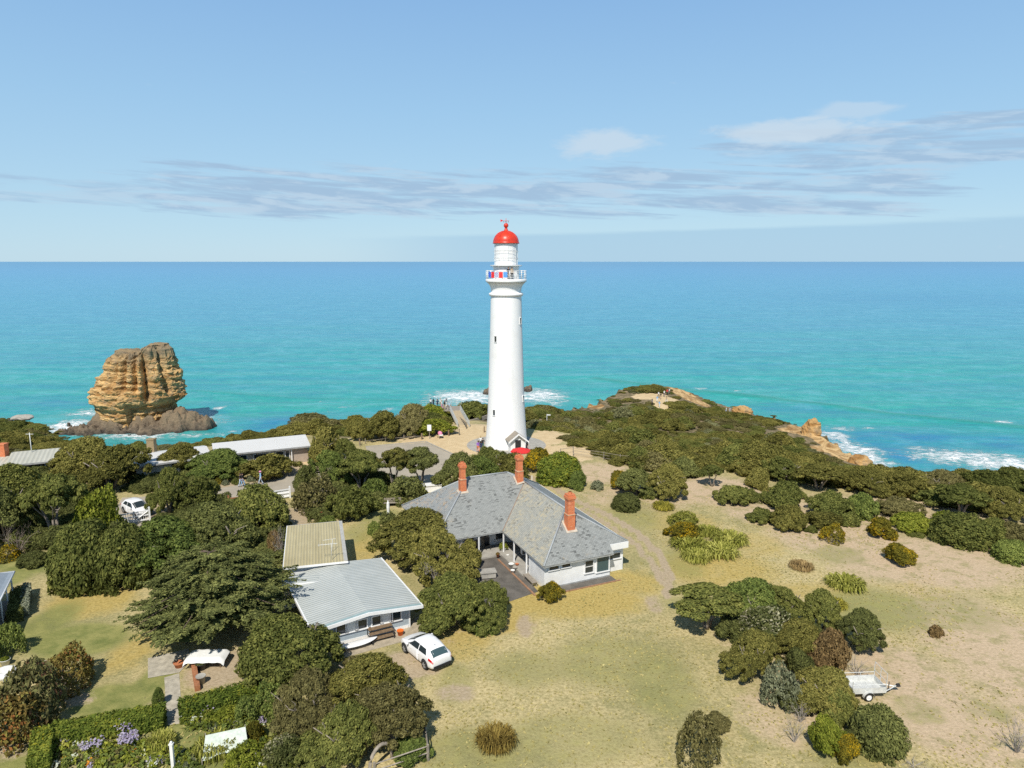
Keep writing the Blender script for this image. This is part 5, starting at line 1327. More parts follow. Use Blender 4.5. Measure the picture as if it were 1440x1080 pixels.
P1 = [(-Lw, Wd, EH), (-Lw, 0, EH), (-Lw+ww, ww, hz_(ww))]
P2 = [(-Lw, 0, EH), (0, 0, EH), (w2, w2, hz_(w2)), (AMs, ww, hz_(ww)), (-Lw+ww, ww, hz_(ww))]
P3 = [(0, 0, EH), (0, -F_l, EH), (w2, -F_l+w2, hz_(w2)), (w2, w2, hz_(w2))]
P4 = [(0, -F_l, EH), (s1, -F_l, EH), (s1, -F_l+HG, hz_(HG)), (W2, -F_l+HG, ZC), (w2, -F_l+w2, hz_(w2))]
P5 = [(W2, -F_l+HG, ZC), (W2, Wd-HG, ZC), (AMs, ww, hz_(ww)), (w2, w2, hz_(w2)), (w2, -F_l+w2, hz_(w2))]
P6 = [(W2-.7, Wd, EH), (-Lw, Wd, EH), (-Lw+ww, ww, hz_(ww)), (AMs, ww, hz_(ww)), (W2, Wd-HG, ZC)]
rb_ = MB()
for p_, m_ in ((P1, 1), (P2, 0), (P3, 2), (P4, 0), (P5, 0), (P6, 0)): rb_.slab(p_, .10, m_)
roof = rb_.build('roof', [M['slate'], M['slatemix'], M['slatelich']], ho)
rc = MB()
def cap(a, b_, r=.085): rc.tube([Vector(a)+Vector((0, 0, .03)), Vector(b_)+Vector((0, 0, .03))], r, 6)
A1 = (-Lw+ww, ww, hz_(ww)); AM = (AMs, ww, hz_(ww)); VT = (w2, w2, hz_(w2)); A3 = (w2, -F_l+w2, hz_(w2))
for a, b_ in ((A1, (-Lw, 0, EH)), (A1, (-Lw, Wd, EH)), (A1, AM), (AM, VT), (VT, A3), (A3, (0, -F_l, EH)), (A3, (W2, -F_l+HG, ZC)), (AM, (W2, Wd-HG, ZC))): cap(a, b_)
rc.build('ridge_cap', plain('lead grey ridge', (.33, .35, .36, 1), .5, .12), roof)
vl = MB(); d = Vector((-.7071, .7071, 0))*.16
a, b_ = Vector((0, 0, EH+.02)), Vector(VT)+Vector((0, 0, .02)); vl.slab([a-d, a+Vector((0, 0, -.0)), b_, b_-d*.6], .02); vl.slab([a, a+d, b_+d*.6, b_], .02)
vl.build('valley_gutter', plain('rusty valley', (.24, .16, .11, 1), .7, .25), roof)
gt = MB()
for a, b_ in (((-Lw, Wd), (-Lw, 0)), ((-Lw, 0), (0, 0)), ((0, 0), (0, -F_l)), ((0, -F_l), (s1, -F_l)), ((W2-.7, Wd), (-Lw, Wd))):
    a = np.array(a); b_ = np.array(b_); dd_ = (b_-a)/np.linalg.norm(b_-a); o_ = np.array([dd_[1], -dd_[0]])*(-.055)*(1)
    m_ = (a+b_)/2-o_*(-1); gt.box((m_[0], m_[1], EH-.06), (np.linalg.norm(b_-a)-.02, .10, .13), math.atan2(dd_[1], dd_[0]))
gt.build('gutter', M['white'], roof)
wt = EH-.08; b = MB(); y0 = -F_l+.45; y1 = Wd-.3; th_ = .16
xs0, xs1 = .28, W2-.12; fl_ = -4.85*F_l/8.2     # where the veranda ends and the solid corner room begins
b.b2((xs0, y0, 0), (s1-.1, y0+th_, wt)); b.b2((s1-.1-th_, y0+th_, 0), (s1-.1, y0+HG, wt+.5)); b.b2((s1-.1, y0+HG-.0, 0), (xs1, y0+HG+th_, wt+.42))
b.b2((xs0, y0+th_, 0), (xs0+th_, fl_, wt)); b.b2((xs0+th_, fl_-th_, 0), (2.0, fl_, wt))
b.b2((2.0, fl_-th_, 0), (2.0+th_, 2.1, wt+.6)); b.b2((-Lw+.3, 2.1, 0), (2.0+th_, 2.1+th_, wt+.6))
b.b2((-Lw+.3, 2.1+th_, 0), (-Lw+.3+th_, y1, wt)); b.b2((xs1-th_, y0+HG+th_, 0), (xs1, y1-.8, wt+.45)); b.b2((-Lw+.3+th_, y1-th_, 0), (xs1-th_, y1, wt))
b.build('wall', M['weatherboard'], ho)
b = MB(); b.b2((s1+.03, -F_l+HG-.09, ZC-.58), (W2+.07, -F_l+HG-.003, ZC-.02)); b.b2((W2+.003, -F_l+HG, ZC-.5), (W2+.07, Wd-HG, ZC-.02)); b.build('bay_fascia', M['white'], ho)
b = MB(); b.b2((xs0-.02, y0-.03, 0), (s1-.09, y0-.002, .14)); b.build('plinth', M['grey'], ho)
b = MB(); b.b2((-Lw+.2, -.35, 0), (1.98, 2.08, .16)); b.b2((-.35, fl_+.02, 0), (1.98, -.352, .16)); b.build('veranda_floor', M['concrete'], ho)
for (sx_, ty) in ((-2.35, .12), (-4.6, .12), (.12, .12), (.12, -2.3), (.12, fl_+.1)):
    MB().b2((sx_-.055, ty-.055, .16), (sx_+.055, ty+.055, EH-.09)).build('veranda_post', M['white'], ho)
def window(parent, x, y, zc, w_, h_, face='-y', sash=True, gm='glass', fm='white', name='window'):
    """framed sash standing 3 cm proud of its wall; x,y are the wall face"""
    Mx = {'-y': Matrix.Identity(3), '-x': Matrix.Rotation(-math.pi/2, 3, 'Z'), '+x': Matrix.Rotation(math.pi/2, 3, 'Z'), '+y': Matrix.Rotation(math.pi, 3, 'Z')}[face]
    b = MB(); fr = .07
    def bb(px, py, pz, sx2, sy2, sz2, B=b): B.box(Vector((x, y, zc))+Mx @ Vector((px, py, pz)), (sx2, sy2, sz2), M=Mx)
    bb(-w_/2, -.03, 0, fr, .10, h_+fr); bb(w_/2, -.03, 0, fr, .10, h_+fr); bb(0, -.028, h_/2, w_-fr, .096, fr); bb(0, -.045, -h_/2-.01, w_+.16, .15, fr)
    if sash: bb(0, -.022, 0, w_-fr, .06, .05)
    o = b.build(name, M[fm], parent); g_ = MB(); bb(0, -.005, 0, w_-fr, .03, h_-fr, g_); g_.build('pane', M[gm], o); return o
for sx_, w_, h_, zc in ((1.05, .95, .36, 1.78), (2.2, .85, .36, 1.80), (s1-2.3, .85, 1.15, 1.28), (s1-.95, 1.25, 1.35, 1.25)): window(ho, sx_+.1, y0, zc, w_, h_, sash=(h_ > 1 and w_ < 1), gm='glassteal' if w_ > 1.2 else 'glass')
window(ho, (s1+xs1)/2, y0+HG, 1.42, 1.15, .55, sash=False)
window(ho, -Lw+.3, Wd*.66, 1.3, .7, 1.1, '-x'); window(ho, -Lw+.3, Wd*.3, 1.3, .7, 1.1, '-x')
for sx_ in (-5.0, -2.6, .6): window(ho, sx_, 2.1, 1.25, 1.0, 1.25)
window(ho, 2.0, -1.2, 1.25, .9, 1.2, '-x'); 
b = MB(); b.b2((1.95, -3.4, .18), (1.998, -2.5, 2.1)); b.build('door', M['dark'], ho)
b = MB(); b.b2((-1.4, 2.05, .18), (-.55, 2.098, 2.1)); b.build('door', M['palewood'], ho)
def roofz(s2, t2):
    rt = ZC+KR*(W2-s2)
    h1 = min(EH+KP*t2, rt, EH+KP*(s2+Lw), EH+KP*(Wd-t2)) if t2 > 0 else 0
    h2 = min(EH+KP*s2, rt, EH+KP*(t2+F_l)) if t2 < w2 else 0
    return max(h1, h2)
def chimney(u, vb, vt, w_=.82):
    for zb in np.arange(7.0, 2.0, -.02):
        p = at(u, vb, zb); s_, t_ = loc(p)
        if roofz(s_, t_) >= zb: break
    s_ += .0; t_ += w_*.45; p = (p[0]+Nn[0]*w_*.45, p[1]+Nn[1]*w_*.45)
    zt = zat(vt, p[1]); h0 = zb-.9
    e = empty('chimney', (s_, t_, 0)); e.parent = ho
    b = MB(); zm = zb+(zt-zb)*.42
    b.b2((-w_/2-.05, -w_/2-.05, h0), (w_/2+.05, w_/2+.05, zm)); b.b2((-w_/2, -w_/2, zm), (w_/2, w_/2, zt-.55))
    b.b2((-w_/2-.04, -w_/2-.04, zt-.55), (w_/2+.04, w_/2+.04, zt-.42)); b.b2((-w_/2-.09, -w_/2-.09, zt-.42), (w_/2+.09, w_/2+.09, zt-.20)); b.b2((-w_/2-.03, -w_/2-.03, zt-.20), (w_/2+.03, w_/2+.03, zt-.02))
    b.build('chimney_stack', M['brick'], e)
    b = MB(); b.b2((-w_/2-.08, -w_/2-.08, zm-.001), (w_/2+.08, w_/2+.08, zm+.07)); b.build('string_course', plain('pale mortar band', (.56, .36, .22, 1), .9, .15), e)
    b = MB().lathe([(.19, zt-.03), (.17, zt+.16), (.13, zt+.16)], 12); b.build('chimney_pot', M['clay'], e)
    fl = MB(); n_ = [(-w_/2-.22, -w_/2-.22), (w_/2+.22, -w_/2-.22), (w_/2+.22, w_/2+.22), (-w_/2-.22, w_/2+.22)]
    fl.slab([(x_, y_, roofz(s_+x_, t_+y_)+.045) for x_, y_ in n_], .03); fl.build('flashing', plain('mortar flashing', (.48, .42, .34, 1), .9, .15), e)
    return e
chimney(651.5, 691, 651, w_=.50); chimney(731.5, 679, 640, w_=.54); chimney(803, 745, 694, w_=.62)
KERBM = plain('worn brick edging', (.30, .17, .10, 1), .9, .25, 4)
# concrete strip along the end wall
pp = lambda s_, t_: tuple(E3+U*s_+Nn*t_)
sheet('path', None, M['asphalt'], .02, [pp(1.6, y0-1.0), pp(s1, y0-1.0), pp(s1, y0-.04), pp(1.6, y0-.04)])
kb = MB(); a = np.array(pp(-.5, y0-1.1)); c_ = np.array(pp(s1+.3, y0-1.1)); kb.box(((a+c_)[0]/2+.0, (a+c_)[1]/2, .03), (np.linalg.norm(c_-a), .12, .1), ROT); tag(kb.build('kerb', KERBM), kind='structure')
kb = MB(); a = np.array(pp(-.9, y0-.7)); c_ = np.array(pp(-.9, -1.0)); kb.box(((a+c_)[0]/2, (a+c_)[1]/2, .03), (.16, np.linalg.norm(c_-a), .1), ROT); tag(kb.build('kerb', KERBM), kind='structure')
# ================================================================ STUDIO (grey corrugated roof)
SE = 1.85
fl_p, fr_p, br_p, bl_p = [at(u, v, SE)[:2] for u, v in ((439.6, 888), (593, 851), (531, 785), (404, 811))]
Us = fr_p-fl_p; SW = np.linalg.norm(Us); Us = Us/SW; Ns = np.array([-Us[1], Us[0]]); SD = float((br_p-fr_p) @ Ns); SD2 = float((bl_p-fl_p) @ Ns); SD = (SD+SD2)/2
st = thing('studio', 'pale grey flat gabled studio with corrugated roof beside the white hatchback', 'building', (fl_p[0], fl_p[1], 0), math.atan2(Us[1], Us[0]))
b = MB(); rise = .40; b.slab([(0, 0, SE), (SW/2, 0, SE+rise), (SW/2, SD, SE+rise), (0, SD, SE)], .08); b.slab([(SW/2, 0, SE+rise), (SW, 0, SE), (SW, SD, SE), (SW/2, SD, SE+rise)], .08)
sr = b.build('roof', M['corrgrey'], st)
b = MB()
for x0, x1, z0, z1 in ((0, SW/2, SE, SE+rise), (SW/2, SW, SE+rise, SE)):
    b.slab([(x0, -.09, z0+.03), (x1, -.09, z1+.03), (x1, -.003, z1+.03), (x0, -.003, z0+.03)], .24)
b.b2((-.10, -.09, SE-.20), (-.002, SD, SE+.02)); b.b2((SW+.002, -.09, SE-.20), (SW+.10, SD, SE+.02))
b.build('fascia', M['white'], sr)
b = MB(); b.slab([(0, .0, SE+.035), (SW/2, 0, SE+rise+.035), (SW/2, .28, SE+rise+.035), (0, .28, SE+.035)], .03); b.slab([(SW/2, 0, SE+rise+.035), (SW, 0, SE+.035), (SW, .28, SE+.035), (SW/2, .28, SE+rise+.035)], .03)
b.build('roof_edge_roll', plain('teal grey roof edge', (.28, .38, .38, 1), .5, .1), sr)
b = MB(); fx0, fx1, fy = .55, SW-.75, .62
b.add([(fx0, fy, 0), (fx1, fy, 0), (fx1, fy, SE-.1), (SW/2, fy, SE+rise-.12), (fx0, fy, SE-.1), (fx0, fy+.15, 0), (fx1, fy+.15, 0), (fx1, fy+.15, SE-.1), (SW/2, fy+.15, SE+rise-.12), (fx0, fy+.15, SE-.1)], [(0, 1, 2, 3, 4), (9, 8, 7, 6, 5), (1, 6, 7, 2), (0, 4, 9, 5), (2, 7, 8, 3), (3, 8, 9, 4)])
b.b2((fx0, fy+.15, 0), (fx0+.15, SD-.4, SE-.1)); b.b2((fx1-.15, fy+.15, 0), (fx1, SD-.4, SE-.1)); b.b2((fx0+.15, SD-.55, 0), (fx1-.15, SD-.4, SE-.1))
b.build('wall', M['blueboard'], st)
b = MB(); b.b2((fx0-.04, fy-.05, 0), (fx0+.06, fy-.002, SE-.12)); b.b2((fx1-.06, fy-.05, 0), (fx1+.04, fy-.002, SE-.12)); b.build('corner_board', M['white'], st)
b = MB(); b.b2((fx0+.1, fy-.03, 0), (fx1-.1, fy-.002, .24)); b.build('base_board', M['white'], st)
def px2s(u, v, z): q = at(u, v, z)[:2]-fl_p; return float(q @ Us)
for u, w_, g_ in ((468.5, .82, 'glass'), (484, .86, 'cloth'), (499.5, .82, 'glass'), (524.5, .82, 'glass'), (540, .86, 'cloth'), (555, .82, 'glass')): window(st, px2s(u, 868, .95), fy, 1.18, w_, .74, sash=False, gm=g_)
b = MB(); b.b2((fx0-.55, 1.3, 1.2), (fx0-.02, 1.9, 1.37)); b.build('heater_box', M['white'], st)
# ================================================================ SHED (yellow sheet roof) and lean-to
HE = 2.5
q = [at(u, v, HE)[:2] for u, v in ((398.5, 798), (488, 788.5), (479.5, 736.5), (397.6, 744))]
Uh = q[1]-q[0]; HW = np.linalg.norm(Uh); Uh /= HW; Nh = np.array([-Uh[1], Uh[0]]); HD = float((q[3]-q[0]) @ Nh)
sh = thing('shed', 'shed with mossy yellow flat roof behind the grey studio', 'shed', (q[0][0], q[0][1], 0), math.atan2(Uh[1], Uh[0]))
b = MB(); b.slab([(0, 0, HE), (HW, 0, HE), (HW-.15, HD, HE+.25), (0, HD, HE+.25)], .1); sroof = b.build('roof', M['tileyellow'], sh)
b = MB(); b.b2((-.03, -.08, HE-.18), (HW+.1, -.002, HE-.02)); b.slab([(-.06, 0, HE+.0), (-.002, 0, HE+.0), (-.002, HD, HE+.26), (-.06, HD, HE+.26)], .15); b.build('barge_board', M['white'], sroof)
b = MB(); b.slab([(HW-.25, 0, HE+.04), (HW+.06, 0, HE+.04), (HW-.09, HD, HE+.29), (HW-.40, HD, HE+.29)], .03); b.b2((-.06, HD+.002, HE+.12), (HW-.1, HD+.06, HE+.27)); b.build('edge_flashing', plain('pale grey flashing', (.42, .41, .38, 1), .6, .12), sroof)
b = MB(); b.b2((.25, .25, 0), (HW-.35, .4, HE-.12)); b.b2((.25, .4, 0), (.4, HD-.3, HE-.1)); b.b2((HW-.5, .4, 0), (HW-.35, HD-.3, HE-.1)); b.b2((.4, HD-.45, 0), (HW-.5, HD-.3, HE-.1)); b.build('wall', M['weatherboard'], sh)
an = MB(); ax_, ay_ = HW-1.2, .5
an.tube([(ax_, ay_, HE), (ax_, ay_, HE+1.5)], .025, 5); an.bar((ax_-1.1, ay_, HE+1.4), (ax_+.5, ay_, HE+1.4), .018)
for i in range(6): an.bar((ax_-1.0+i*.27, ay_-.35+.03*i, HE+1.4), (ax_-1.0+i*.27, ay_+.35-.03*i, HE+1.4), .012)
an.tube([(ax_+.1, ay_+1.6, HE), (ax_+.1, ay_+1.6, HE+1.2)], .02, 5); an.bar((ax_-.7, ay_+1.6, HE+1.15), (ax_+.4, ay_+1.75, HE+1.15), .015)
tag(an.build('tv_antenna', M['galv'], None, (q[0][0], q[0][1], 0), math.atan2(Uh[1], Uh[0])), 'thin branching television antenna on the yellow shed roof', 'antenna')
q2 = [at(u, v, 2.2)[:2] for u, v in ((398, 818), (446, 808), (444, 801), (399, 806))]
b = MB(); lt = thing('lean_to', 'narrow grey lean-to wedged between the yellow shed and the studio', 'lean-to', (q2[0][0], q2[0][1], 0), math.atan2(Uh[1], Uh[0])-.05)
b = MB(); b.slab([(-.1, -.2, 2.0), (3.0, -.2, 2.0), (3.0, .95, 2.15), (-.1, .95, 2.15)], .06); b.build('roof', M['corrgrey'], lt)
b = MB(); b.b2((-.16, -.26, 1.92), (3.0, -.202, 2.06)); b.b2((-.16, -.2, 1.92), (-.102, .95, 2.18)); b.build('fascia', M['white'], lt)
b = MB(); b.b2((.0, -.1, 0), (2.9, .85, 1.9)); b.build('wall', M['weatherboard'], lt)
# ================================================================ LONG BUILDINGS, LEFT
def longhouse(label, front, z_e, depth, rise, wall, roofm, wins, zg=None, gar=None, name='long_building', over=.6):
    a, c_ = [np.array(at(u, v, z_e+z_g)[:2]) for (u, v), z_g in zip(front, zg or (0, 0))]
    g0 = min(terr1(*a), terr1(*c_), 0); Uf = c_-a; L = np.linalg.norm(Uf); Uf /= L
    o = thing(name, label, 'building', (a[0], a[1], g0), math.atan2(Uf[1], Uf[0]))
    z_e2 = z_e-g0
    b = MB(); b.slab([(0, 0, z_e2), (L, 0, z_e2), (L, depth, z_e2+rise), (0, depth, z_e2+rise)], .1); b.slab([(0, depth, z_e2+rise), (L, depth, z_e2+rise), (L, depth*1.7, z_e2-.2), (0, depth*1.7, z_e2-.2)], .1)
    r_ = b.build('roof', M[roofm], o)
    b = MB(); b.b2((-.05, -.09, z_e2-.17), (L+.05, -.002, z_e2+.03)); b.build('fascia', M['grey'], r_)
    b = MB(); b.b2((.4, over, -1), (L-.4, over+.2, z_e2-.1)); b.add([(L-.4, over, -1), (L-.4, depth*1.65, -1), (L-.4, depth*1.65, z_e2-.3), (L-.4, depth, z_e2+rise-.12), (L-.4, over, z_e2-.05), (L-.6, over, -1), (L-.6, depth*1.65, -1), (L-.6, depth*1.65, z_e2-.3), (L-.6, depth, z_e2+rise-.12), (L-.6, over, z_e2-.05)], [(0, 1, 2, 3, 4), (9, 8, 7, 6, 5), (0, 5, 6, 1), (1, 6, 7, 2)])
    b.build('wall', M[wall], o)
    for s_, w_, zc, h_, gm in wins:
        window(o, s_*L, over, zc-g0, w_, h_, sash=False, gm=gm)
    if gar:
        b = MB(); b.b2((gar[0]*L, over-.05, .0-g0), (gar[1]*L, over-.002, 1.75-g0)); b.build('garage_door', plain('taupe roller door', (.40, .33, .27, 1), .6, .08), o)
        b = MB(); b.b2((gar[0]*L-.12, over-.4, -g0), (gar[0]*L-.02, over-.3, z_e2-.18)); b.build('post', M['white'], o)
    return o, L, a, Uf, z_e2, g0
lb1 = longhouse('long cream building with a flat white roof by the road bend', ((300, 641), (437, 627)), 2.3, 4.6, .55, 'creamwall', 'whiteroof', [(.17, .8, 1.35, 1.0, 'glass'), (.30, .8, 1.15, 1.4, 'glass'), (.50, 2.4, 1.45, .7, 'glass'), (.68, 1.2, 1.45, .8, 'glass'), (.745, .7, 1.2, 1.3, 'glass')], gar=(.80, .975))
lb2 = longhouse('lower white roofed wing with a stub chimney, partly behind trees', ((186, 657), (299, 642)), 2.1, 4.4, .4, 'creamwall', 'whiteroof', [(.8, 1.2, 1.2, .9, 'glass')])
b = MB(); c0 = at(203, 637, 2.4); b.box((c0[0], c0[1]+2.0, 1.6), (.95, .8, 4.2)); b.box((c0[0], c0[1]+2.0, 3.75), (1.05, .9, .14))
o = b.build('chimney', plain('tan brick', (.30, .23, .13, 1), .9, .2, 5)); o.parent = lb2[0]; o.matrix_parent_inverse = (Matrix.Translation(lb2[0].location) @ Matrix.Rotation(lb2[0].rotation_euler.z, 4, 'Z')).inverted()
lb3 = longhouse('low dark walled building with a cream ridged roof at far left', ((6, 655), (112, 645)), 2.0, 4.2, .7, 'barkdark', 'creamroof', [(.5, 1.2, 1.1, .7, 'glass'), (.15, .8, 1.1, .7, 'glass')])
lb4 = longhouse('end of a cream roofed wing cut by the left edge', ((-60, 661), (5, 657)), 1.9, 3.6, .5, 'barkdark', 'creamroof', [(.8, .8, 1.1, .7, 'glass')])
b = MB(); c0 = at(-3, 648, 2.2); b.box((c0[0]-.3, c0[1]+1.6, 1.9), (.8, .8, 4.1)); b.box((c0[0]-.3, c0[1]+1.6, 3.95), (.92, .92, .16))
o = b.build('chimney', M['brick']); o.parent = lb4[0]; o.matrix_parent_inverse = (Matrix.Translation(lb4[0].location) @ Matrix.Rotation(lb4[0].rotation_euler.z, 4, 'Z')).inverted()
b = MB(); c0 = at(33, 636, 3); b.tube([(0, 0, 1), (0, 0, 5.2)], .05, 6); b.bar((-.5, 0, 5.0), (.5, 0, 5.0), .03); tag(b.build('tv_antenna', M['galv'], None, (c0[0], c0[1]+1.5, 0)), 'thin pale mast behind the cream roof at far left', 'antenna')
# ================================================================ HOUSE CORNER, FAR LEFT
VE = 2.45; vc = at(20.5, 803.5, VE)[:2]; vd = at(-2, 848, VE)[:2]; dv = vd-vc; dv /= np.linalg.norm(dv); nv = np.array([dv[1], -dv[0]])
if nv[0] > 0: nv = -nv
vh = thing('veranda_house', 'corner of a grey roofed house with white veranda posts at left edge', 'house', (vc[0], vc[1], 0), 0)
def vp(a, b_, z): p_ = dv*a+nv*b_; return (p_[0], p_[1], z)
b = MB(); b.slab([vp(0, 0, VE), vp(0, 14, VE+.6), vp(3.5, 9, VE+3.0), vp(12, 9, VE+3.0), vp(12, 0, VE)], .1); b.build('roof', plain('blue grey iron roof', (.27, .31, .35, 1), .5, .1), vh)
b = MB(); 
for a, c_ in ((vp(0, 0, VE), vp(12, 0, VE)), (vp(0, 0, VE), vp(0, 14, VE+.6))): b.tube([Vector(a)+Vector((0, 0, -.02)), Vector(c_)+Vector((0, 0, -.02))], .07, 6)
b.build('gutter', M['white'], vh)
for a in (.25, 2.2, 4.2, 6.4): MB().tube([vp(a, .25, 0), vp(a, .25, VE-.08)], .065, 6).build('veranda_post', M['white'], vh)
b = MB(); b.slab([vp(.1, .3, .16), vp(12, .3, .16), vp(12, 2.4, .16), vp(.1, 2.4, .16)][::1], .2); b.build('veranda_floor', M['palewood'], vh)
b = MB(); p0, p1, p2, p3 = vp(.6, 2.5, 0), vp(12, 2.5, 0), vp(12, 8, 0), vp(.6, 8, 0); b.prism([p[:2] for p in (p0, p1, p2, p3)], 0, VE); b.build('wall', M['weatherboard'], vh)
# ================================================================ SEA STACK, ROCKS
def rockmat(name, base):
    k = NT(name); P = k.coord('Object'); zc = k.new('ShaderNodeSeparateXYZ'); k.l.new(P, zc.inputs[0])
    st_ = k.noise(k.mapping(P, (.09, .09, .75)), 1.0, 6, .62, 1.2); n = k.noise(P, .35, 8, .68); f = k.noise(P, 1.5, 6, .7)
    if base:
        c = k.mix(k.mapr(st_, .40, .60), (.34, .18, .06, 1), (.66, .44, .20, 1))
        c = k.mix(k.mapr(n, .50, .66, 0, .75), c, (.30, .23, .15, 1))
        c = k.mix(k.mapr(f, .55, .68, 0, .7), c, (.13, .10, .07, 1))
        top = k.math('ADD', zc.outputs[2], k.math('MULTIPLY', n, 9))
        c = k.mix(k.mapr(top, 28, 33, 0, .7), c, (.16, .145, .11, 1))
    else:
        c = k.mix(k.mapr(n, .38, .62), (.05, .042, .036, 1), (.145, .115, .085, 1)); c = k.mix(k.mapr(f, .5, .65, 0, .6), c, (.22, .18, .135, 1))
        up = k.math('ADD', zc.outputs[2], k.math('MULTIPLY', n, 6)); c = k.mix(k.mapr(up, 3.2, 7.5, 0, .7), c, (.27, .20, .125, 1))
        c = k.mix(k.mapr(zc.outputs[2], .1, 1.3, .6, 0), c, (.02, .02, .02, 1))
    k.col(c).rough(.92, .2); k.bump(k.math('ADD', f, k.math('MULTIPLY', st_, 1.2)), .8, .5); return k.m
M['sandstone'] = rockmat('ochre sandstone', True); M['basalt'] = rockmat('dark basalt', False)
ctr = at(204, 598, SEA); scs = pxm(ctr)
stk = thing('sea_stack', 'huge ochre sandstone stack on a dark rock apron in the sea', 'rock stack', ctr)
# outline of the stack seen from the shore: left/right half widths (m) by height
px = 1/scs; vz = lambda v: zat(v, ctr[1])-SEA
lft = [(590, 54), (583, 56), (576, 57), (572, 55), (562, 62), (545, 61), (530, 55), (520, 47), (512, 45), (505, 44), (499, 38), (495, 32)]
rgt = [(590, 42), (583, 43), (576, 44), (568, 44), (560, 55), (548, 59), (535, 58), (522, 55), (512, 50), (500, 45), (494, 36), (489, 24)]
zL = np.array([vz(v) for v, _ in lft]); wL = np.array([w_ for _, w_ in lft])*px; zR = np.array([vz(v) for v, _ in rgt]); wR = np.array([w_ for _, w_ in rgt])*px
nz, na = 110, 220; zz = np.concatenate([np.linspace(0, vz(494), nz-14), np.full(14, vz(492))]); ang = np.linspace(0, 2*math.pi, na, endpoint=False)
A, Zg = np.meshgrid(ang, zz); capf = np.concatenate([np.ones(nz-14), np.linspace(.95, 0, 14)])[:, None]
rr = np.where(np.cos(A) < 0, np.interp(Zg, zL, wL), np.interp(Zg, zR, wR)); back = .80
cx, sy_ = np.cos(A), np.sin(A)
Rr = rr*capf
X = Rr*cx; Y = Rr*sy_*back
hmid = np.interp(Zg, [0, 8, 14, 28, 34], [.3, .2, 1, 1, .6])
# deep vertical gullies down the seaward-left face, and the big shadowed cleft
for a0, wd_, dp, z0, z1 in ((-1.05, .10, 2.4, 9, 27), (-1.32, .07, 2.0, 13, 29), (-1.62, .08, 2.2, 12, 27), (-1.92, .08, 1.6, 14, 27), (-2.3, .12, 1.2, 10, 26), (-.55, .10, 1.5, 12, 28), (.6, .2, 2, 5, 28), (2.2, .2, 2, 5, 28), (-2.75, .1, 1.0, 12, 26)):
    da = (A-2*math.pi-a0+math.pi) % (2*math.pi)-math.pi; dd_ = 1.9*dp*np.exp(-(da/wd_)**2)*sst(z0, z0+4, Zg)*(1-sst(z1-3, z1+2, Zg))*capf
    X -= dd_*cx; Y -= dd_*sy_
bul = 1.5*np.exp(-((((A-2*math.pi+2.2)+math.pi) % (2*math.pi)-math.pi)/.8)**2)*np.exp(-((Zg-12)/5)**2); X += bul*cx; Y += bul*sy_
n1 = fbm(X/5, Y/5, Zg/4, 5, .55); n2 = fbm(X/9, Y/9, Zg/1.1, 4, .5); n3 = fbm(X/1.3+9, Y/1.3, Zg/.9, 4, .6)
led = .55*(2*np.abs(((Zg+2.2*n1+.6*n3)/2.1) % 1-.5)-.5)
dsp = (1.7*n1+.9*n2+1.15*n3+led)*np.clip(capf*1.0, .3, 1); X += dsp*cx; Y += dsp*sy_
topz = Zg+1.4*n1+np.where(Zg > vz(500), (2.6*sst(1, 7, X)-.3*np.exp(-((X-1)/3.5)**2)-.8*sst(-5, -15, X))*sst(vz(515), vz(495), Zg), 0)+.5*n3
V = np.stack([X, Y, topz], 2).reshape(-1, 3)
ia = np.arange(na); F = []
for i in range(nz-1): F.append(np.stack([i*na+ia, i*na+(ia+1) % na, (i+1)*na+(ia+1) % na, (i+1)*na+ia], 1))
F = np.concatenate(F)
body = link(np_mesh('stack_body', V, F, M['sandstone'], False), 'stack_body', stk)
# apron of dark rock
def mound(name, c, parts, mat, hgt, seed, parent=None, res=.55, rough=1.0):
    """low rugged rock mass from overlapping humps (x,y,rx,ry,h)"""
    x0 = min(p[0]-p[2] for p in parts)-2; x1 = max(p[0]+p[2] for p in parts)+2; y0_ = min(p[1]-p[3] for p in parts)-2; y1_ = max(p[1]+p[3] for p in parts)+2
    xs_ = np.arange(x0, x1, res); ys_ = np.arange(y0_, y1_, res); X_, Y_ = np.meshgrid(xs_, ys_); Z_ = np.full(X_.shape, -3.0)
    for px_, py_, rx, ry, h in parts:
        d_ = np.sqrt(((X_-px_)/rx)**2+((Y_-py_)/ry)**2)+.22*fbm(X_/5+seed, Y_/5, seed, 3); Z_ = np.maximum(Z_, -3+(h+3)*(1-sst(.25, 1.05, d_)))
    Z_ = Z_+rough*(2.6*np.abs(fbm(X_/4.5, Y_/4.5, seed, 5, .6))+.9*fbm(X_/1.1, Y_/1.1, seed+3, 4, .6)-.9)*sst(-3, 0, Z_)
    n_ = len(xs_); m_ = len(ys_); i_ = (np.arange(m_-1)[:, None]*n_+np.arange(n_-1)[None]).ravel()
    F_ = np.stack([i_, i_+1, i_+n_+1, i_+n_], 1); Vv = np.stack([X_, Y_, Z_], 2).reshape(-1, 3)
    keep = (Vv[F_][:, :, 2] > -2.6).any(1)
    o = link(np_mesh(name, Vv, F_[keep], mat, False), name, parent, c); return o
def rel(u, v): q = at(u, v, SEA)-ctr; return q[0], q[1]
parts = []
for u, v, ru, rv, h in ():
    q = rel(u, v); th = math.atan(dep(v)); parts.append((q[0], q[1], ru*px, rv*px/math.sin(th)*.8, h))
parts = [(0, -5, 24, 17, 4), (-15, -12, 13, 9, 3), (-22, -13, 9, 7, 1.6), (15, -4, 14, 14, 7), (22, -4, 9, 10, 4.5), (-5, -8, 13, 8, 7), (9, -13, 11, 7, 3.2), (-11, -4, 10, 10, 7.5), (3, -7, 9, 7, 6.5)]
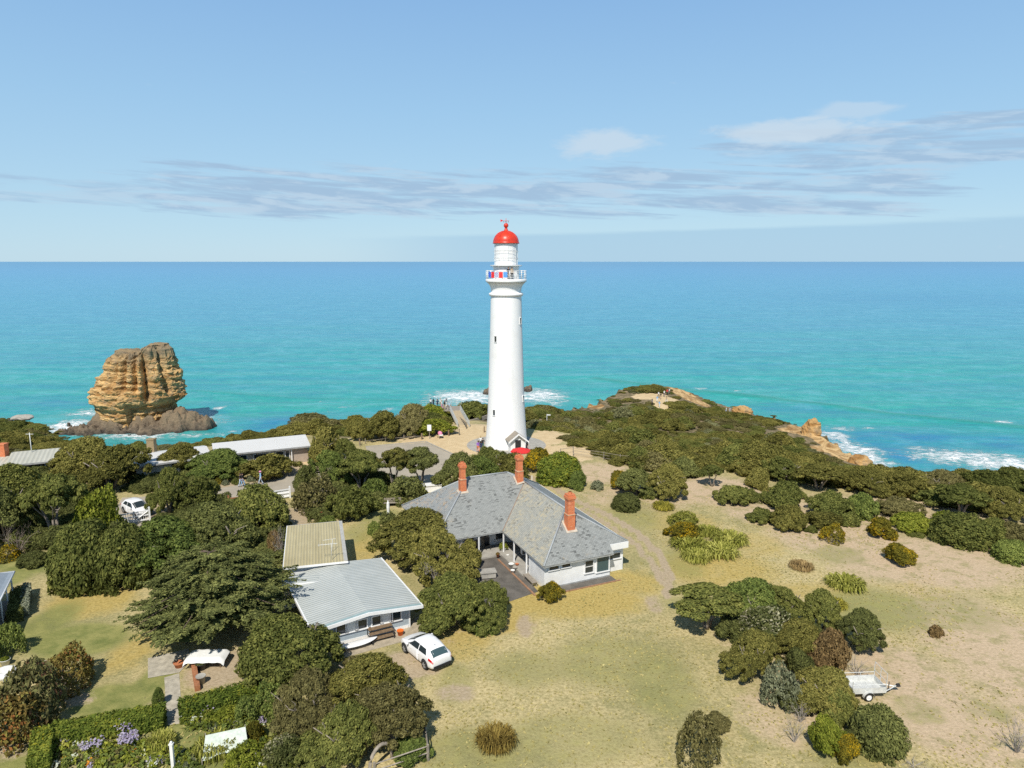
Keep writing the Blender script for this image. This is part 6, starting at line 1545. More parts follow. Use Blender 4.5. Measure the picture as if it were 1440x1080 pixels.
mound('rock_apron', None, parts, M['basalt'], 6, 3, stk, rough=1.5)
def searock(u, v, ru, rv, h, label, seed):
    c = at(u, v, SEA); s_ = 1/pxm(c); th = math.atan(dep(v)); rx, ry = ru*s_, rv*s_/math.sin(th)
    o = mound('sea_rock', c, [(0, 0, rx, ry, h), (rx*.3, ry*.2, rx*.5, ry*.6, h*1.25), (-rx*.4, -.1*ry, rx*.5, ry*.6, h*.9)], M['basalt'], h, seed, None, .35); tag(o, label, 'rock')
searock(690, 553, 15, 5, 2.6, 'dark rock in the surf left of the lighthouse', 4); searock(743, 549, 10, 4, 2.4, 'dark rock in the surf right of the lighthouse', 8)
searock(183, 613, 4, 1.4, .9, 'tiny rock in the white water below the sea stack', 12); searock(97, 599, 3, 1.2, .8, 'tiny rock in the surf left of the sea stack', 14)
def cliffrock(u, v, Y, r, h, label, seed):
    p = atY(u, v, Y); rng_ = np.random.RandomState(seed); vs = []; n, m_ = 26, 16
    for i in range(m_+1):
        th = math.pi*i/m_
        for k_ in range(n): ph = 2*math.pi*k_/n; vs.append((r*math.sin(th)*math.cos(ph), r*.8*math.sin(th)*math.sin(ph), h*math.cos(th)))
    V_ = np.array(vs); d_ = 1+.35*fbm(V_[:, 0]/1.6+seed, V_[:, 1]/1.6, V_[:, 2]/1.1, 4)+.25*fbm(V_[:, 0]/.6, V_[:, 1]/.6, V_[:, 2]/.35+seed, 3); V_ = V_*d_[:, None]
    F_ = np.array([(i*n+k_, (i+1)*n+k_, (i+1)*n+(k_+1) % n, i*n+(k_+1) % n) for i in range(m_) for k_ in range(n)])
    tag(link(np_mesh('cliff_rock', V_, F_, M['concrete'] if seed == 11 else M['sandstone'], False), 'cliff_rock', None, p), label, 'rock')
cliffrock(1141, 607, 155, 2.2, 2.6, 'pale ochre crag at the top of the right cliff', 3); cliffrock(1044, 578, 176, 2.6, 1.3, 'flat cream rock ledge by the walkers on the skyline', 5)
cliffrock(1208, 654, 135, 2.3, 2.0, 'lowest ochre crag beside the right hand surf', 9); cliffrock(32, 587, 150, 2.0, .6, 'grey rock ledge on the far left skyline', 11)

# ================================================================ CARS
def car(o, L=4.2, paint='carpaint', dark=False):
    """hatchback: x forward, built from one lofted skin"""
    xs_ = [-2.10, -2.06, -1.97, -1.78, -1.45, -1.0, -.4, .05, .28, .75, 1.20, 1.5, 1.85, 2.02, 2.10]
    tab = dict(belt=[.74, .84, .93, .98, .985, .97, .95, .93, .925, .92, .91, .86, .76, .66, .56], top=[.78, .92, 1.04, 1.215, 1.41, 1.465, 1.49, 1.475, 1.43, 1.22, .985, .90, .80, .70, .60],
               w=[.68, .77, .82, .86, .87, .88, .885, .885, .885, .88, .87, .85, .79, .70, .58], rw=[.48, .55, .60, .58, .56, .60, .61, .61, .60, .62, .68, .66, .60, .52, .42], zb=[.34, .30, .26, .23, .20, .19, .19, .19, .19, .19, .20, .22, .26, .30, .36])
    def half(x):
        g = {k_: float(np.interp(x, xs_, v_)) for k_, v_ in tab.items()}
        return [(g['w']*.86, g['zb']), (g['w']*.975, g['zb']+.10), (g['w'], .48+.1*g['zb']), (g['w']*.985, g['belt']*.86), (g['w']*.955, g['belt']), (g['rw']+.03*(g['top']-g['belt']), max(g['belt']+.004, g['top']-.075)), (g['rw']*.80, g['top']-.018), (g['rw']*.4, g['top']-.004), (0, g['top'])]
    XS = np.unique(np.concatenate([np.linspace(-2.1, 2.1, 43), xs_])); vs = []; fs = []; K = 17
    for x in XS:
        h = half(x); vs += [(x, y, z) for y, z in h]+[(x, -y, z) for y, z in h[-2::-1]]
    for i in range(len(XS)-1):
        for k_ in range(K-1): fs.append((i*K+k_, i*K+k_+1, (i+1)*K+k_+1, (i+1)*K+k_))
    fs.append(tuple(range(K-1, -1, -1))); fs.append(tuple((len(XS)-1)*K+k_ for k_ in range(K)))
    fs += [((i+1)*K, (i+1)*K+K-1, i*K+K-1, i*K) for i in range(len(XS)-1)]
    MB().add(vs, fs, 0, True).build('body', M[paint], o)
    def surf(x, q, side):
        h = half(x); i = min(int(q), 7); f = q-i; y = h[i][0]*(1-f)+h[i+1][0]*f; z = h[i][1]*(1-f)+h[i+1][1]*f; return Vector((x, y*side, z))
    def patch(name, mat, xa, xb, qa, qb, side=1, n=8, m=4, off=.007, both=False, shape=None):
        vs = []; fs = []
        qs = [qa+(qb-qa)*j/m for j in range(m+1)]
        cols_ = [(q_, side) for q_ in qs] if not both else [(q_, 1) for q_ in qs]+[(q_, -1) for q_ in qs[::-1][1 if qs[-1] >= 8 else 0:]]
        for i in range(n+1):
            for q_, s_ in cols_:
                xa_, xb_ = (xa, xb) if shape is None else shape((q_-qa)/(qb-qa))
                x = xa_+(xb_-xa_)*i/n
                p_ = surf(x, q_, s_); e1 = surf(x+.02, q_, s_)-p_; e2 = surf(x, min(7.99, q_+.05), s_)-surf(x, max(0, q_-.05), s_)
                nn_ = e1.cross(e2); 
                if nn_.length > 1e-9:
                    nn_.normalize()
                    if nn_.y*s_ < -.01 or (abs(nn_.y*s_) <= .01 and nn_.z < 0): nn_ = -nn_
                vs.append(p_+nn_*off)
        c_ = len(cols_)
        for i in range(n):
            for j in range(c_-1): fs.append((i*c_+j, i*c_+j+1, (i+1)*c_+j+1, (i+1)*c_+j))
        return MB().add(vs, fs, 0, True).build(name, M[mat], o)
    for s_ in (1, -1):
        patch('side_window', 'carglass', 0, 0, 4.12, 4.9, s_, 10, 3, shape=lambda t_: (-.42+.0*t_, .88-.62*t_)); patch('side_window', 'carglass', 0, 0, 4.12, 4.88, s_, 10, 3, shape=lambda t_: (-1.42+.24*t_, -.50))
    patch('windscreen', 'carglass', .33, 1.17, 5.15, 8, 1, 8, 5, both=True); patch('rear_window', 'glassteal', -1.965, -1.56, 5.2, 8, 1, 8, 5, both=True)
    for s_ in (1, -1):
        patch('tail_light', 'taillight', -2.09, -1.74, 2.95, 4.05, s_, 6, 3, .012); patch('headlight', 'headlight', 1.72, 2.03, 3.2, 4.1, s_, 5, 3, .010)
        b = MB(); b.ball((.72, s_*.98, .98), (.10, .11, .075), 8); b.build('wing_mirror', M[paint], o)
        b = MB(); b.box((-.55, s_*.905, .80), (.16, .02, .03)); b.box((.45, s_*.90, .79), (.16, .02, .03)); b.build('door_handle', M[paint], o)
    b = MB(); b.box((-2.105, 0, .36), (.10, 1.30, .20)); b.box((2.09, 0, .36), (.10, 1.1, .16)); b.build('bumper_trim', M['rubber'], o)
    b = MB(); b.box((-2.06, 0, .76), (.05, .52, .12)); b.build('number_plate', M['white'], o)
    b = MB(); b.box((-2.02, 0, .87), (.10, .14, .03)); b.build('boot_handle', M['rubber'], o)
    b = MB(); b.tube([(-1.25, .05, 1.47), (-1.4, .05, 1.56)], .012, 5); b.build('aerial', M['dark'], o)
    for x in (-1.30, 1.28):
        for s_ in (1, -1):
            wh = empty('wheel', (x, s_*.76, .31)); wh.parent = o
            ar = MB().lathe([(.0, -.0), (.385, 0), (.385, .012), (.0, .012)], 24, axis='y'); ar_o = ar.build('wheel_arch', M['rubber'], o); ar_o.location = (x, s_*.885-(.012 if s_ > 0 else 0), .36)
            MB().lathe([(.21, -.10), (.27, -.115), (.31, -.08), (.315, 0), (.31, .08), (.27, .115), (.21, .10)], 24, axis='y').build('tyre', M['rubber'], wh, (0, s_*.05, 0))
            r_ = MB().lathe([(.205, -.09), (.205, .09)], 20, axis='y')
            for i in range(5): a = 2*math.pi*i/5; r_.box((.11*math.cos(a), s_*.125, .11*math.sin(a)), (.20, .03, .055), M=Matrix.Rotation(-a, 3, 'Y'))
            r_.lathe([(.0, .10*s_), (.06, .11*s_), (.06, .02*s_)], 10, axis='y'); r_.lathe([(.215, .105*s_), (.19, .115*s_), (.18, .09*s_)], 20, axis='y'); r_.build('rim', M['rim'], wh, (0, s_*.02, 0))
rl_, fl2 = at(597.5, 941), at(569.5, 917.5); d = fl2-rl_; ah = math.atan2(d[1], d[0]); nrm_ = np.array([math.sin(ah), -math.cos(ah)])
mid = (rl_+fl2)[:2]/2+nrm_*.85
ca = thing('hatchback_car', 'white hatchback parked on the dry grass beside the studio', 'car', (mid[0], mid[1], .01), ah); car(ca); ca.scale = (1.02, 1.02, 1.0)
p_ = at(187, 726); c2 = thing('parked_car', 'white car half hidden behind the white timber gate', 'car', (p_[0], p_[1]+.9, .01), R_(-38)); car(c2)

# ================================================================ CAGE TRAILER
tp = at(1222, 985); tr = thing('box_trailer', 'galvanised cage trailer with white wheel beside the foreground clump', 'trailer', (tp[0]-.05, tp[1]+.72, 0), R_(4)); tr.scale = (.88, .92, .90)
b = MB(); Lx, Wy, zf, hs = 2.5, 1.5, .55, .38
b.b2((-Lx/2, -Wy/2, zf-.05), (Lx/2, Wy/2, zf)); b.b2((-Lx/2, -Wy/2, zf), (Lx/2, -Wy/2+.03, zf+hs)); b.b2((-Lx/2, Wy/2-.03, zf), (Lx/2, Wy/2, zf+hs)); b.b2((Lx/2-.03, -Wy/2+.03, zf), (Lx/2, Wy/2-.03, zf+hs)); b.b2((-Lx/2, -Wy/2+.03, zf), (-Lx/2+.03, Wy/2-.03, zf+hs))
b.build('tray', M['galv'], tr)
b = MB(); zc = zf+hs+.42
for sx_ in (-Lx/2, Lx/2):
    for sy2 in (-Wy/2, Wy/2): b.box((sx_*.985, sy2*.97, zf+hs/2+.25), (.04, .04, hs+.5))
b.bar((-Lx/2, -Wy/2, zf+hs+.22), (Lx/2, -Wy/2, zf+hs+.22), .025); b.bar((-Lx/2, Wy/2, zf+hs+.22), (Lx/2, Wy/2, zf+hs+.22), .025)
for sy2 in (-Wy/2, Wy/2): b.bar((.2, sy2*.97, zf), (.2, sy2*.97, zf+hs+.22), .02)
b.bar((-Lx/2, -Wy/2, zf+hs+.22), (-Lx/2, Wy/2, zf+hs+.22), .025)
zt = zf+hs+1.0
for sy2 in (-Wy/2, 0, Wy/2): b.bar((Lx/2-.02, sy2*.97, zf), (Lx/2-.02, sy2*.97, zt), .024)
for z_ in (zt, zf+hs+.4): b.bar((Lx/2-.02, -Wy/2, z_), (Lx/2-.02, Wy/2, z_), .024)
b.build('cage', M['galv'], tr)
b = MB(); b.bar((Lx/2, -.55, zf-.1), (Lx/2+1.1, 0, zf-.1), .04); b.bar((Lx/2, .55, zf-.1), (Lx/2+1.1, 0, zf-.1), .04); b.box((Lx/2+1.2, 0, zf-.08), (.3, .1, .1)); b.build('drawbar', M['galv'], tr)
b = MB(); b.box((Lx/2+1.35, 0, zf+.0), (.34, .18, .2), taper=.6); b.build('coupling', M['dark'], tr)
b = MB(); b.tube([(Lx/2+.75, .12, .06), (Lx/2+.75, .12, .75)], .03, 6); b.ball((Lx/2+.75, .12, .11), (.11, .05, .11), 8); b.build('jockey_wheel', M['dark'], tr)
b = MB(); b.box((Lx/2+.07, -.35, zf+.22), (.04, .12, .10)); b.build('reflector', M['orange'], tr)
for s_ in (-1, 1):
    wh = empty('wheel', (-.12, s_*(Wy/2+.13), .31)); wh.parent = tr
    MB().lathe([(.19, -.08), (.26, -.095), (.31, -.06), (.31, .06), (.26, .095), (.19, .08)], 22, axis='y').build('tyre', M['rubber'], wh); MB().lathe([(0, .07*s_), (.07, .085*s_), (.10, .05*s_), (.16, .06*s_), (.2, .085*s_), (.2, -.06*s_)], 20, axis='y').build('rim', M['whitegloss'], wh)
    b = MB(); n = 10
    for i in range(n): a0, a1 = math.pi*i/n, math.pi*(i+1)/n; b.slab([(-.12+.40*math.cos(a0), s_*(Wy/2+.02), .33+.40*math.sin(a0)), (-.12+.40*math.cos(a1), s_*(Wy/2+.02), .33+.40*math.sin(a1)), (-.12+.40*math.cos(a1), s_*(Wy/2+.26), .33+.40*math.sin(a1)), (-.12+.40*math.cos(a0), s_*(Wy/2+.26), .33+.40*math.sin(a0))], .015)
    b.build('mudguard', M['galv'], tr)
for s_ in (-1, 1):
    b = MB(); b.box((-Lx/2-.02, s_*.6, zf-.12), (.04, .2, .1)); b.build('tail_light', M['taillight'], tr)
# ================================================================ PEOPLE
def person_mesh(pose):
    """skin-grown figure 1.7 m tall, facing -Y; returns mesh with slots skin/top/bottom/shoe"""
    J = {}; R = {}
    def j(n, p, r): J[n] = p; R[n] = r
    st_ = .0 if pose != 'walk' else .24
    j('pel', (0, 0, .93), .135); j('waist', (0, -.01, 1.08), .125); j('chest', (0, 0, 1.28), .15); j('neck', (0, 0, 1.45), .055); j('head', (0, -.02, 1.57), .098); j('crown', (0, -.01, 1.66), .085); j('nose', (0, -.11, 1.565), .022)
    for s, nm in ((-1, 'l'), (1, 'r')):
        f = s*st_
        j('hip'+nm, (s*.095, 0, .86), .095); j('knee'+nm, (s*.10, -.05+f*.55*-1, .48), .062); j('ank'+nm, (s*.10, .02-f*1.0, .09), .042); j('toe'+nm, (s*.115, -.15-f*1.0, .04), .036)
        j('sho'+nm, (s*.185, 0, 1.39), .062)
        if pose == 'lean': e, h = (s*.24, -.10, 1.14), (s*.16, -.32, 1.08)
        elif pose == 'phone' and s > 0: e, h = (s*.25, -.12, 1.14), (s*.10, -.30, 1.32)
        else: e, h = (s*.26, .03+f*.35, 1.12), (s*.27, -.06+f*.9, .88)
        j('elb'+nm, e, .043); j('wri'+nm, h, .032)
        dv_ = np.array(h)-np.array(e); dv_ = dv_/np.linalg.norm(dv_); hp = np.array(h)+dv_*.08; j('han'+nm, tuple(hp), .034); j('fin'+nm, tuple(hp+dv_*.07), .020); j('thu'+nm, tuple(hp+np.array([-s*.035, -.025, .0])), .014)
    ch = ['pel waist', 'waist chest', 'chest neck', 'neck head', 'head crown', 'head nose']
    for nm in 'lr': ch += ['pel hip'+nm, 'hip%s knee%s' % (nm, nm), 'knee%s ank%s' % (nm, nm), 'ank%s toe%s' % (nm, nm), 'chest sho'+nm, 'sho%s elb%s' % (nm, nm), 'elb%s wri%s' % (nm, nm), 'wri%s han%s' % (nm, nm), 'han%s fin%s' % (nm, nm), 'han%s thu%s' % (nm, nm)]
    ks = list(J); ix = {k_: i for i, k_ in enumerate(ks)}; ed = [tuple(ix[q_] for q_ in c_.split()) for c_ in ch]
    me = bpy.data.meshes.new('p'); me.from_pydata([J[k_] for k_ in ks], ed, []); o = link(me, 'p')
    sm = o.modifiers.new('s', 'SKIN'); sm.use_smooth_shade = True
    for i, k_ in enumerate(ks): me.skin_vertices[0].data[i].radius = (R[k_], R[k_]*(.78 if k_ in ('chest', 'waist', 'pel') else 1)); me.skin_vertices[0].data[i].use_root = (k_ == 'pel')
    ss = o.modifiers.new('u', 'SUBSURF'); ss.levels = 1; ss.render_levels = 1
    dg = bpy.context.evaluated_depsgraph_get(); ev = o.evaluated_get(dg); m2 = bpy.data.meshes.new_from_object(ev); bpy.data.objects.remove(o)
    lab = {'head': 0, 'crown': 0, 'nose': 0, 'neck': 0, 'pel': 2, 'waist': 1, 'chest': 1}
    mids = []; ml = []
    for a, b_ in ed:
        for t_ in (.25, .5, .75):
            mids.append(np.array(J[ks[a]])*(1-t_)+np.array(J[ks[b_]])*t_); k_ = ks[b_]
            ml.append(0 if k_ in ('head', 'crown', 'nose') or k_[:3] in ('wri', 'han', 'fin', 'thu') else 1 if k_ in ('waist', 'chest', 'neck') or k_[:3] in ('sho', 'elb') else 3 if k_[:3] == 'toe' else 2)
    mids = np.array(mids); mi = [ml[int(np.argmin(((mids-np.array(p.center))**2).sum(1)))] for p in m2.polygons]
    while len(m2.materials) < 4: m2.materials.append(M['skin'])
    m2.polygons.foreach_set('material_index', mi); m2.polygons.foreach_set('use_smooth', [True]*len(mi)); return m2
PM = {p: person_mesh(p) for p in ('stand', 'walk', 'lean', 'phone')}
CL = {}
def cloth(c):
    if c not in CL:
        rgb = dict(black=(.02, .02, .025), white=(.72, .72, .70), blue=(.06, .14, .4), sky=(.25, .45, .7), jean=(.10, .16, .28), pale=(.45, .55, .68), red=(.6, .04, .05), pink=(.7, .28, .42), tan=(.45, .34, .22), grey=(.2, .2, .21), purple=(.28, .12, .5), orange=(.75, .22, .08), navy=(.03, .04, .10), green=(.08, .2, .1))[c]
        CL[c] = plain(c+' cloth', rgb+(1,), .85, .12, 6)
    return CL[c]
hairm = {c: plain(c+' hair', v_, .7, .2) for c, v_ in dict(brown=(.08, .045, .025, 1), blond=(.42, .3, .14, 1), black=(.015, .012, .01, 1), grey=(.35, .34, .33, 1)).items()}
def person(p, rot, pose, top, bot, hair, label, sc=1.0, hat=None, group=None):
    o = thing('person', label, 'person', (p[0], p[1], p[2]), rot, group); o.scale = (sc, sc, sc)
    me = PM[pose].copy(); me.materials[0] = M['skin']; me.materials[1] = cloth(top); me.materials[2] = cloth(bot); me.materials[3] = M['rubber']
    link(me, 'body', o)
    b = MB(); b.ball((0, .012, 1.615), (.112, .118, .115), 10); b.ball((0, .06, 1.55), (.095, .07, .12), 8); b.build('hair', hairm[hair], o)
    if hat: h = MB(); h.lathe([(.0, 1.77), (.09, 1.76), (.125, 1.68), (.13, 1.66), (.20, 1.645), (.13, 1.65)], 14, (0, 0, 0)); h.build('hat', cloth(hat), o)
    return o
def gp(u, v): return gpix(u, v)
# gallery of the lighthouse
for a, pose, top, bot, hair, lb in ((-82, 'lean', 'black', 'tan', 'brown', 'person in black leaning on the lighthouse gallery rail'), (-70, 'stand', 'tan', 'black', 'black', 'person in tan top standing on the lighthouse gallery')):
    person((LHX+2.45*math.cos(R_(a)), LHY+2.45*math.sin(R_(a)), 24.465), R_(a+90), pose, top, bot, hair, lb)
# lookout platform behind the ramp
LKZ = zat(574, 133); lkc = atY(622, 574, 133)
pf = thing('lookout_platform', 'timber lookout platform crowded with visitors against the sea', 'platform', lkc, 0)
b = MB(); b.b2((-4.3, -2.2, -.15), (3.6, 2.2, 0)); b.build('deck', M['palewood'], pf)
for x_ in (-4.0, 0, 3.4):
    for y_ in (-2, 2): MB().b2((x_-.08, y_-.08, -3.5), (x_+.08, y_+.08, -.15)).build('stump', M['palewood'], pf)
b = MB()
for z_ in (.35, .7, 1.05): b.bar((-4.3, 2.15, z_), (3.6, 2.15, z_), .02); b.bar((-4.3, -2.15, z_), (-4.3, 2.15, z_), .02)
for i in range(9): b.bar((-4.3+i*.98, 2.15, 0), (-4.3+i*.98, 2.15, 1.08), .03)
b.build('railing', M['galv'], pf)
for i, (u, dv_, pose, top, bot, hair, rot, lb) in enumerate([(605, 1.2, 'stand', 'white', 'black', 'brown', 180, 'person in white at the left end of the lookout'), (609, .8, 'lean', 'black', 'navy', 'black', 160, 'person in black beside the one in white at the lookout'), (615, .4, 'stand', 'navy', 'black', 'black', 20, 'person in navy in the middle of the lookout'), (618.5, 1.2, 'phone', 'white', 'tan', 'blond', 200, 'fair haired person in white taking a picture at the lookout'),
                                                                     (622, -.8, 'walk', 'white', 'pink', 'blond', 90, 'person in white and pink stepping down at the lookout'), (627, 1.0, 'stand', 'grey', 'white', 'black', 190, 'person in grey top at the right end of the lookout rail'), (626, -1.2, 'walk', 'black', 'tan', 'brown', 30, 'dark topped person nearest the ramp at the lookout'), (633, -2.0, 'stand', 'pale', 'grey', 'grey', 0, 'grey haired person at the head of the ramp')]):
    q = atY(u, 574, 133); person((q[0], lkc[1]+dv_ if i < 7 else lkc[1]-1.9, LKZ), R_(rot), pose, top, bot, hair, lb)
# ramp
r0 = gpix(652, 601); r1 = np.array([lkc[0]+2.6, lkc[1]-2.2, LKZ])
rp_ = thing('access_ramp', 'sloping timber ramp with grey mesh balustrades leading to the lookout', 'ramp', r0, 0); dr_ = r1-r0; Lr = np.linalg.norm(dr_[:2]); sd_ = np.array([dr_[1], -dr_[0]])/Lr*.95
b = MB(); A_ = [(sd_[0], sd_[1], .02), (dr_[0]+sd_[0], dr_[1]+sd_[1], dr_[2]), (dr_[0]-sd_[0], dr_[1]-sd_[1], dr_[2]), (-sd_[0], -sd_[1], .02)]; b.slab(A_[::-1] if True else A_, .25); b.build('deck', plain('sand coloured boards', (.46, .36, .22, 1), .9, .15), rp_)
for s_ in (1, -1):
    b = MB()
    for t0 in np.linspace(0, 1, 15): p_ = dr_*t0; b.bar((p_[0]+s_*sd_[0], p_[1]+s_*sd_[1], p_[2]), (p_[0]+s_*sd_[0], p_[1]+s_*sd_[1], p_[2]+1.05), .035)
    for z_ in (.15, .35, .55, .75, .92, 1.05): b.bar((s_*sd_[0], s_*sd_[1], z_), (dr_[0]+s_*sd_[0], dr_[1]+s_*sd_[1], dr_[2]+z_), .014 if z_ < 1 else .03)
    b.build('balustrade', M['galv'], rp_)
def rail(name, pix, label, h=1.0, m='galv', rails=(.3, .65, 1.0), r=.03, cat='fence', sp=1.6, world=None):
    P = [gpix(u, v) for u, v in pix] if world is None else world; o = thing(name, label, cat, P[0]); 
    for a, c_ in zip(P[:-1], P[1:]):
        L = np.linalg.norm(c_-a); n = max(1, int(L/sp)); b = MB()
        for z_ in rails: b.bar(a-P[0]+[0, 0, z_], c_-P[0]+[0, 0, z_], r*.7)
        b.build('rail', M[m], o)
        for i in range(n+1):
            if i == n and c_ is not P[-1]: continue
            q = a+(c_-a)*i/n-P[0]; MB().bar(q+[0, 0, -.1], q+[0, 0, h+.05], r*1.3).build('post', M[m], o)
    return o
rail('mesh_fence', [(634, 606), (646, 612)], 'short grey mesh fence at the foot of the ramp, on the bush side', 1.0, 'dark', (.2, .4, .6, .8, 1.0))
rail('mesh_fence', [(646, 594), (656, 603)], 'short grey mesh fence at the foot of the ramp, on the lighthouse side', 1.0, 'dark', (.2, .4, .6, .8, 1.0))
rail('rail_fence', [(506, 628), (514, 624), (542, 621), (568, 619), (594, 617)], 'low post and rail fence along the back of the car park', .8, 'palewood', (.45,), .04)
rail('rail_fence', [(788, 640), (806, 637)], 'short pale rail fence at the corner of the sand path', .9, 'palewood', (.85,), .05)
rail('wire_fence', [(806, 641), (849, 648), (872, 652), (896, 654), (905, 656)], 'wire fence on pale posts at the foot of the headland scrub', 1.25, 'palewood', (.4, .8, 1.15), .035, sp=4)
b = MB(); a_, c_ = gpix(656, 592), gpix(688, 592); b.box((0, 0, .25), (np.linalg.norm(c_-a_), .35, .7), math.atan2((c_-a_)[1], (c_-a_)[0])); tag(b.build('retaining_wall', M['palewood'], None, (a_+c_)/2), 'low timber retaining wall between the ramp and the lighthouse', 'wall')
# sign, pram, bollards
def post(u, v, h, label, m='palewood', w_=.14, cat='post', name='timber_post', group=None):
    p = gpix(u, v); b = MB(); b.box((0, 0, h/2-.1), (w_, w_, h+.2), taper=.92); b.box((0, 0, h+.02), (w_*.7, w_*.7, .05), taper=.5); tag(b.build(name, M[m], None, p), label, cat, group)
p = gpix(604, 617); sg = thing('notice_sign', 'white notice sign on a post beside the sand path', 'sign', p); b = MB(); b.bar((0, 0, -.1), (0, 0, 2.2), .05); b.build('post', M['palewood'], sg); b = MB(); b.box((0, -.07, 1.75), (.62, .04, .95)); b.build('panel', M['white'], sg)
p = gpix(769, 598); sg = thing('finger_sign', 'pale finger post sign in the scrub right of the lighthouse', 'sign', p); b = MB(); b.bar((0, 0, -.1), (0, 0, 2.3), .06); b.build('post', M['white'], sg); b = MB(); b.box((.35, 0, 2.1), (.75, .04, .2)); b.build('panel', M['white'], sg)
p = gpix(619, 616); sg = thing('pram', 'pink and white pram standing on the sand path', 'pram', p, R_(30))
b = MB(); b.ball((0, 0, .75), (.34, .5, .36), 10); b.build('hood', plain('pink fabric', (.72, .25, .38, 1), .8, .1), sg); b = MB(); b.box((0, -.2, .55), (.5, .6, .2)); b.build('seat', M['cloth'], sg)
b = MB(); b.bar((0, .3, .6), (0, .75, 1.05), .025); b.bar((-.25, .75, 1.05), (.25, .75, 1.05), .025); b.bar((-.2, -.3, .15), (0, .2, .6), .02); b.bar((.2, -.3, .15), (0, .2, .6), .02); b.build('frame', M['dark'], sg)
for x_, y_ in ((-.25, -.35), (.25, -.35), (-.25, .3), (.25, .3)): MB().ball((x_, y_, .14), (.04, .14, .14), 8).build('wheel', M['rubber'], sg)
for u, v, lb in ((631, 613, 'short timber bollard nearest the ramp foot'), (681, 608, 'timber bollard beside the tower wall'), (593, 618, 'bollard left of the white notice sign'), (506, 626, 'dark timber bollard at the left corner of the car park')): post(u, v, .95, lb, 'wood', .2, 'bollard', 'bollard')
p = gpix(664, 629); 
person(gpix(676, 629), R_(160), 'stand', 'white', 'black', 'blond', 'fair haired person in white standing left of the tower base'); person(gpix(679, 632), R_(10), 'stand', 'black', 'green', 'black', 'person in black close against the tower base')
person(gpix(672.5, 636), R_(200), 'walk', 'purple', 'orange', 'brown', 'person in purple top and orange trousers below the tower'); person(gpix(677, 637), R_(170), 'stand', 'navy', 'navy', 'brown', 'person all in navy next to the orange trousers')
person(gpix(741, 636), R_(-60), 'stand', 'black', 'black', 'black', 'person in black beside the red umbrella')
# red umbrella in front of the tower
def umbrella(p, label, m, R, h, rise, closed=False, name='umbrella', n=8):
    o = thing(name, label, 'umbrella', p); MB().tube([(0, 0, -.1), (0, 0, h+rise+.1)], .035, 6).build('pole', M['white'], o)
    b = MB()
    if not closed:
        pts = [(R*math.cos(2*math.pi*i/n+.3), R*math.sin(2*math.pi*i/n+.3), h) for i in range(n)]; tp_ = (0, 0, h+rise)
        for i in range(n):
            a, c_ = pts[i], pts[(i+1) % n]; b.add([a, c_, tp_], [(0, 1, 2)]); b.add([a, c_, (c_[0]*1.005, c_[1]*1.005, h-.14), (a[0]*1.005, a[1]*1.005, h-.14)], [(3, 2, 1, 0)])
        b.build('canopy', M[m], o); b = MB()
        for a in pts: b.bar((a[0]*.97, a[1]*.97, h-.015), (0, 0, h+rise-.05), .014)
        b.build('ribs', M['white'], o)
    else:
        b.lathe([(.05, h-1.45), (.16, h-1.35), (.13, h-.9), (.17, h-.5), (.14, h), (.04, h+rise)], 9, smooth=False); b.build('canopy', M[m], o)
    MB().lathe([(0, .1), (.25, .08), (.28, 0)], 14).build('base', M['concrete'], o)
pu = at(733, 632, 2.35); umbrella((pu[0], pu[1], 0), 'open red umbrella standing in front of the lighthouse door', 'redcloth', 1.5, 2.2, .45, n=6)
umbrella(gpix(546.5, 737), 'closed white umbrella on the small lawn beside the clipped ball', 'cloth', 1, 2.3, .2, True)
# walkers on the road
for u, v, rot, pose, top, bot, hair, hat, lb in ((338.5, 684.5, 100, 'walk', 'black', 'pale', 'brown', None, 'walker in black top and pale jeans on the road'), (341.5, 684, 95, 'walk', 'black', 'sky', 'black', None, 'second walker just behind the one in pale jeans'), (367, 681.5, -80, 'walk', 'sky', 'pale', 'grey', 'pink', 'walker in pale blue with a pink hat on the road'),
                                            (266, 905, 0, 'stand', 'black', 'black', 'brown', None, 'person in black under the cypress by the white table')): person(gpix(u, v), R_(rot), pose, top, bot, hair, lb, hat=hat)
# headland walkers, tiny
tiny = [(926, 560, 'white', 'black'), (929, 562, 'black', 'tan'), (934, 558, 'white', 'navy'), (938, 556, 'red', 'black'), (941, 555, 'white', 'grey'), (924, 566, 'sky', 'white'), (937, 567, 'tan', 'white'), (917, 571, 'grey', 'black'), (1021, 582, 'white', 'pale'), (1026, 582, 'pale', 'white'), (1042, 581, 'white', 'black'), (1045, 582, 'black', 'navy'), (1048, 582, 'white', 'tan'), (1050, 581, 'grey', 'black'), (927, 574, 'sky', 'white')]
for i, (u, v, t1, t2) in enumerate(tiny):
    where = ('on the sandy headland path' if u < 1000 else 'by the cream ledge on the skyline'); 
    lb = {0: 'first walker in white at the head of the path below the ochre cliff', 1: 'dark topped walker near the head of the headland path', 2: 'white topped walker with navy legs on the upper headland path', 3: 'walker in red on the upper headland path', 4: 'last white topped walker nearest the ochre cliff face', 5: 'walker in sky blue on the sand fan of the headland', 6: 'walker in tan on the sand fan of the headland', 7: 'walker in grey left of the headland sand fan', 8: 'white topped walker of a pair left of the cream ledge', 9: 'pale blue topped walker of a pair left of the cream ledge', 10: 'leftmost of four visitors on the cream skyline ledge', 11: 'all dark visitor on the cream skyline ledge', 12: 'white and tan visitor on the cream skyline ledge', 13: 'rightmost grey visitor on the cream skyline ledge', 14: 'lowest walker at the foot of the headland sand fan'}[i]
    q = gpix(u, v); person(q, R_(_pr.uniform(0, 360)), ('walk', 'stand')[i % 2], t1, t2, ('brown', 'black', 'blond')[i % 3], lb, group='walkers '+where)
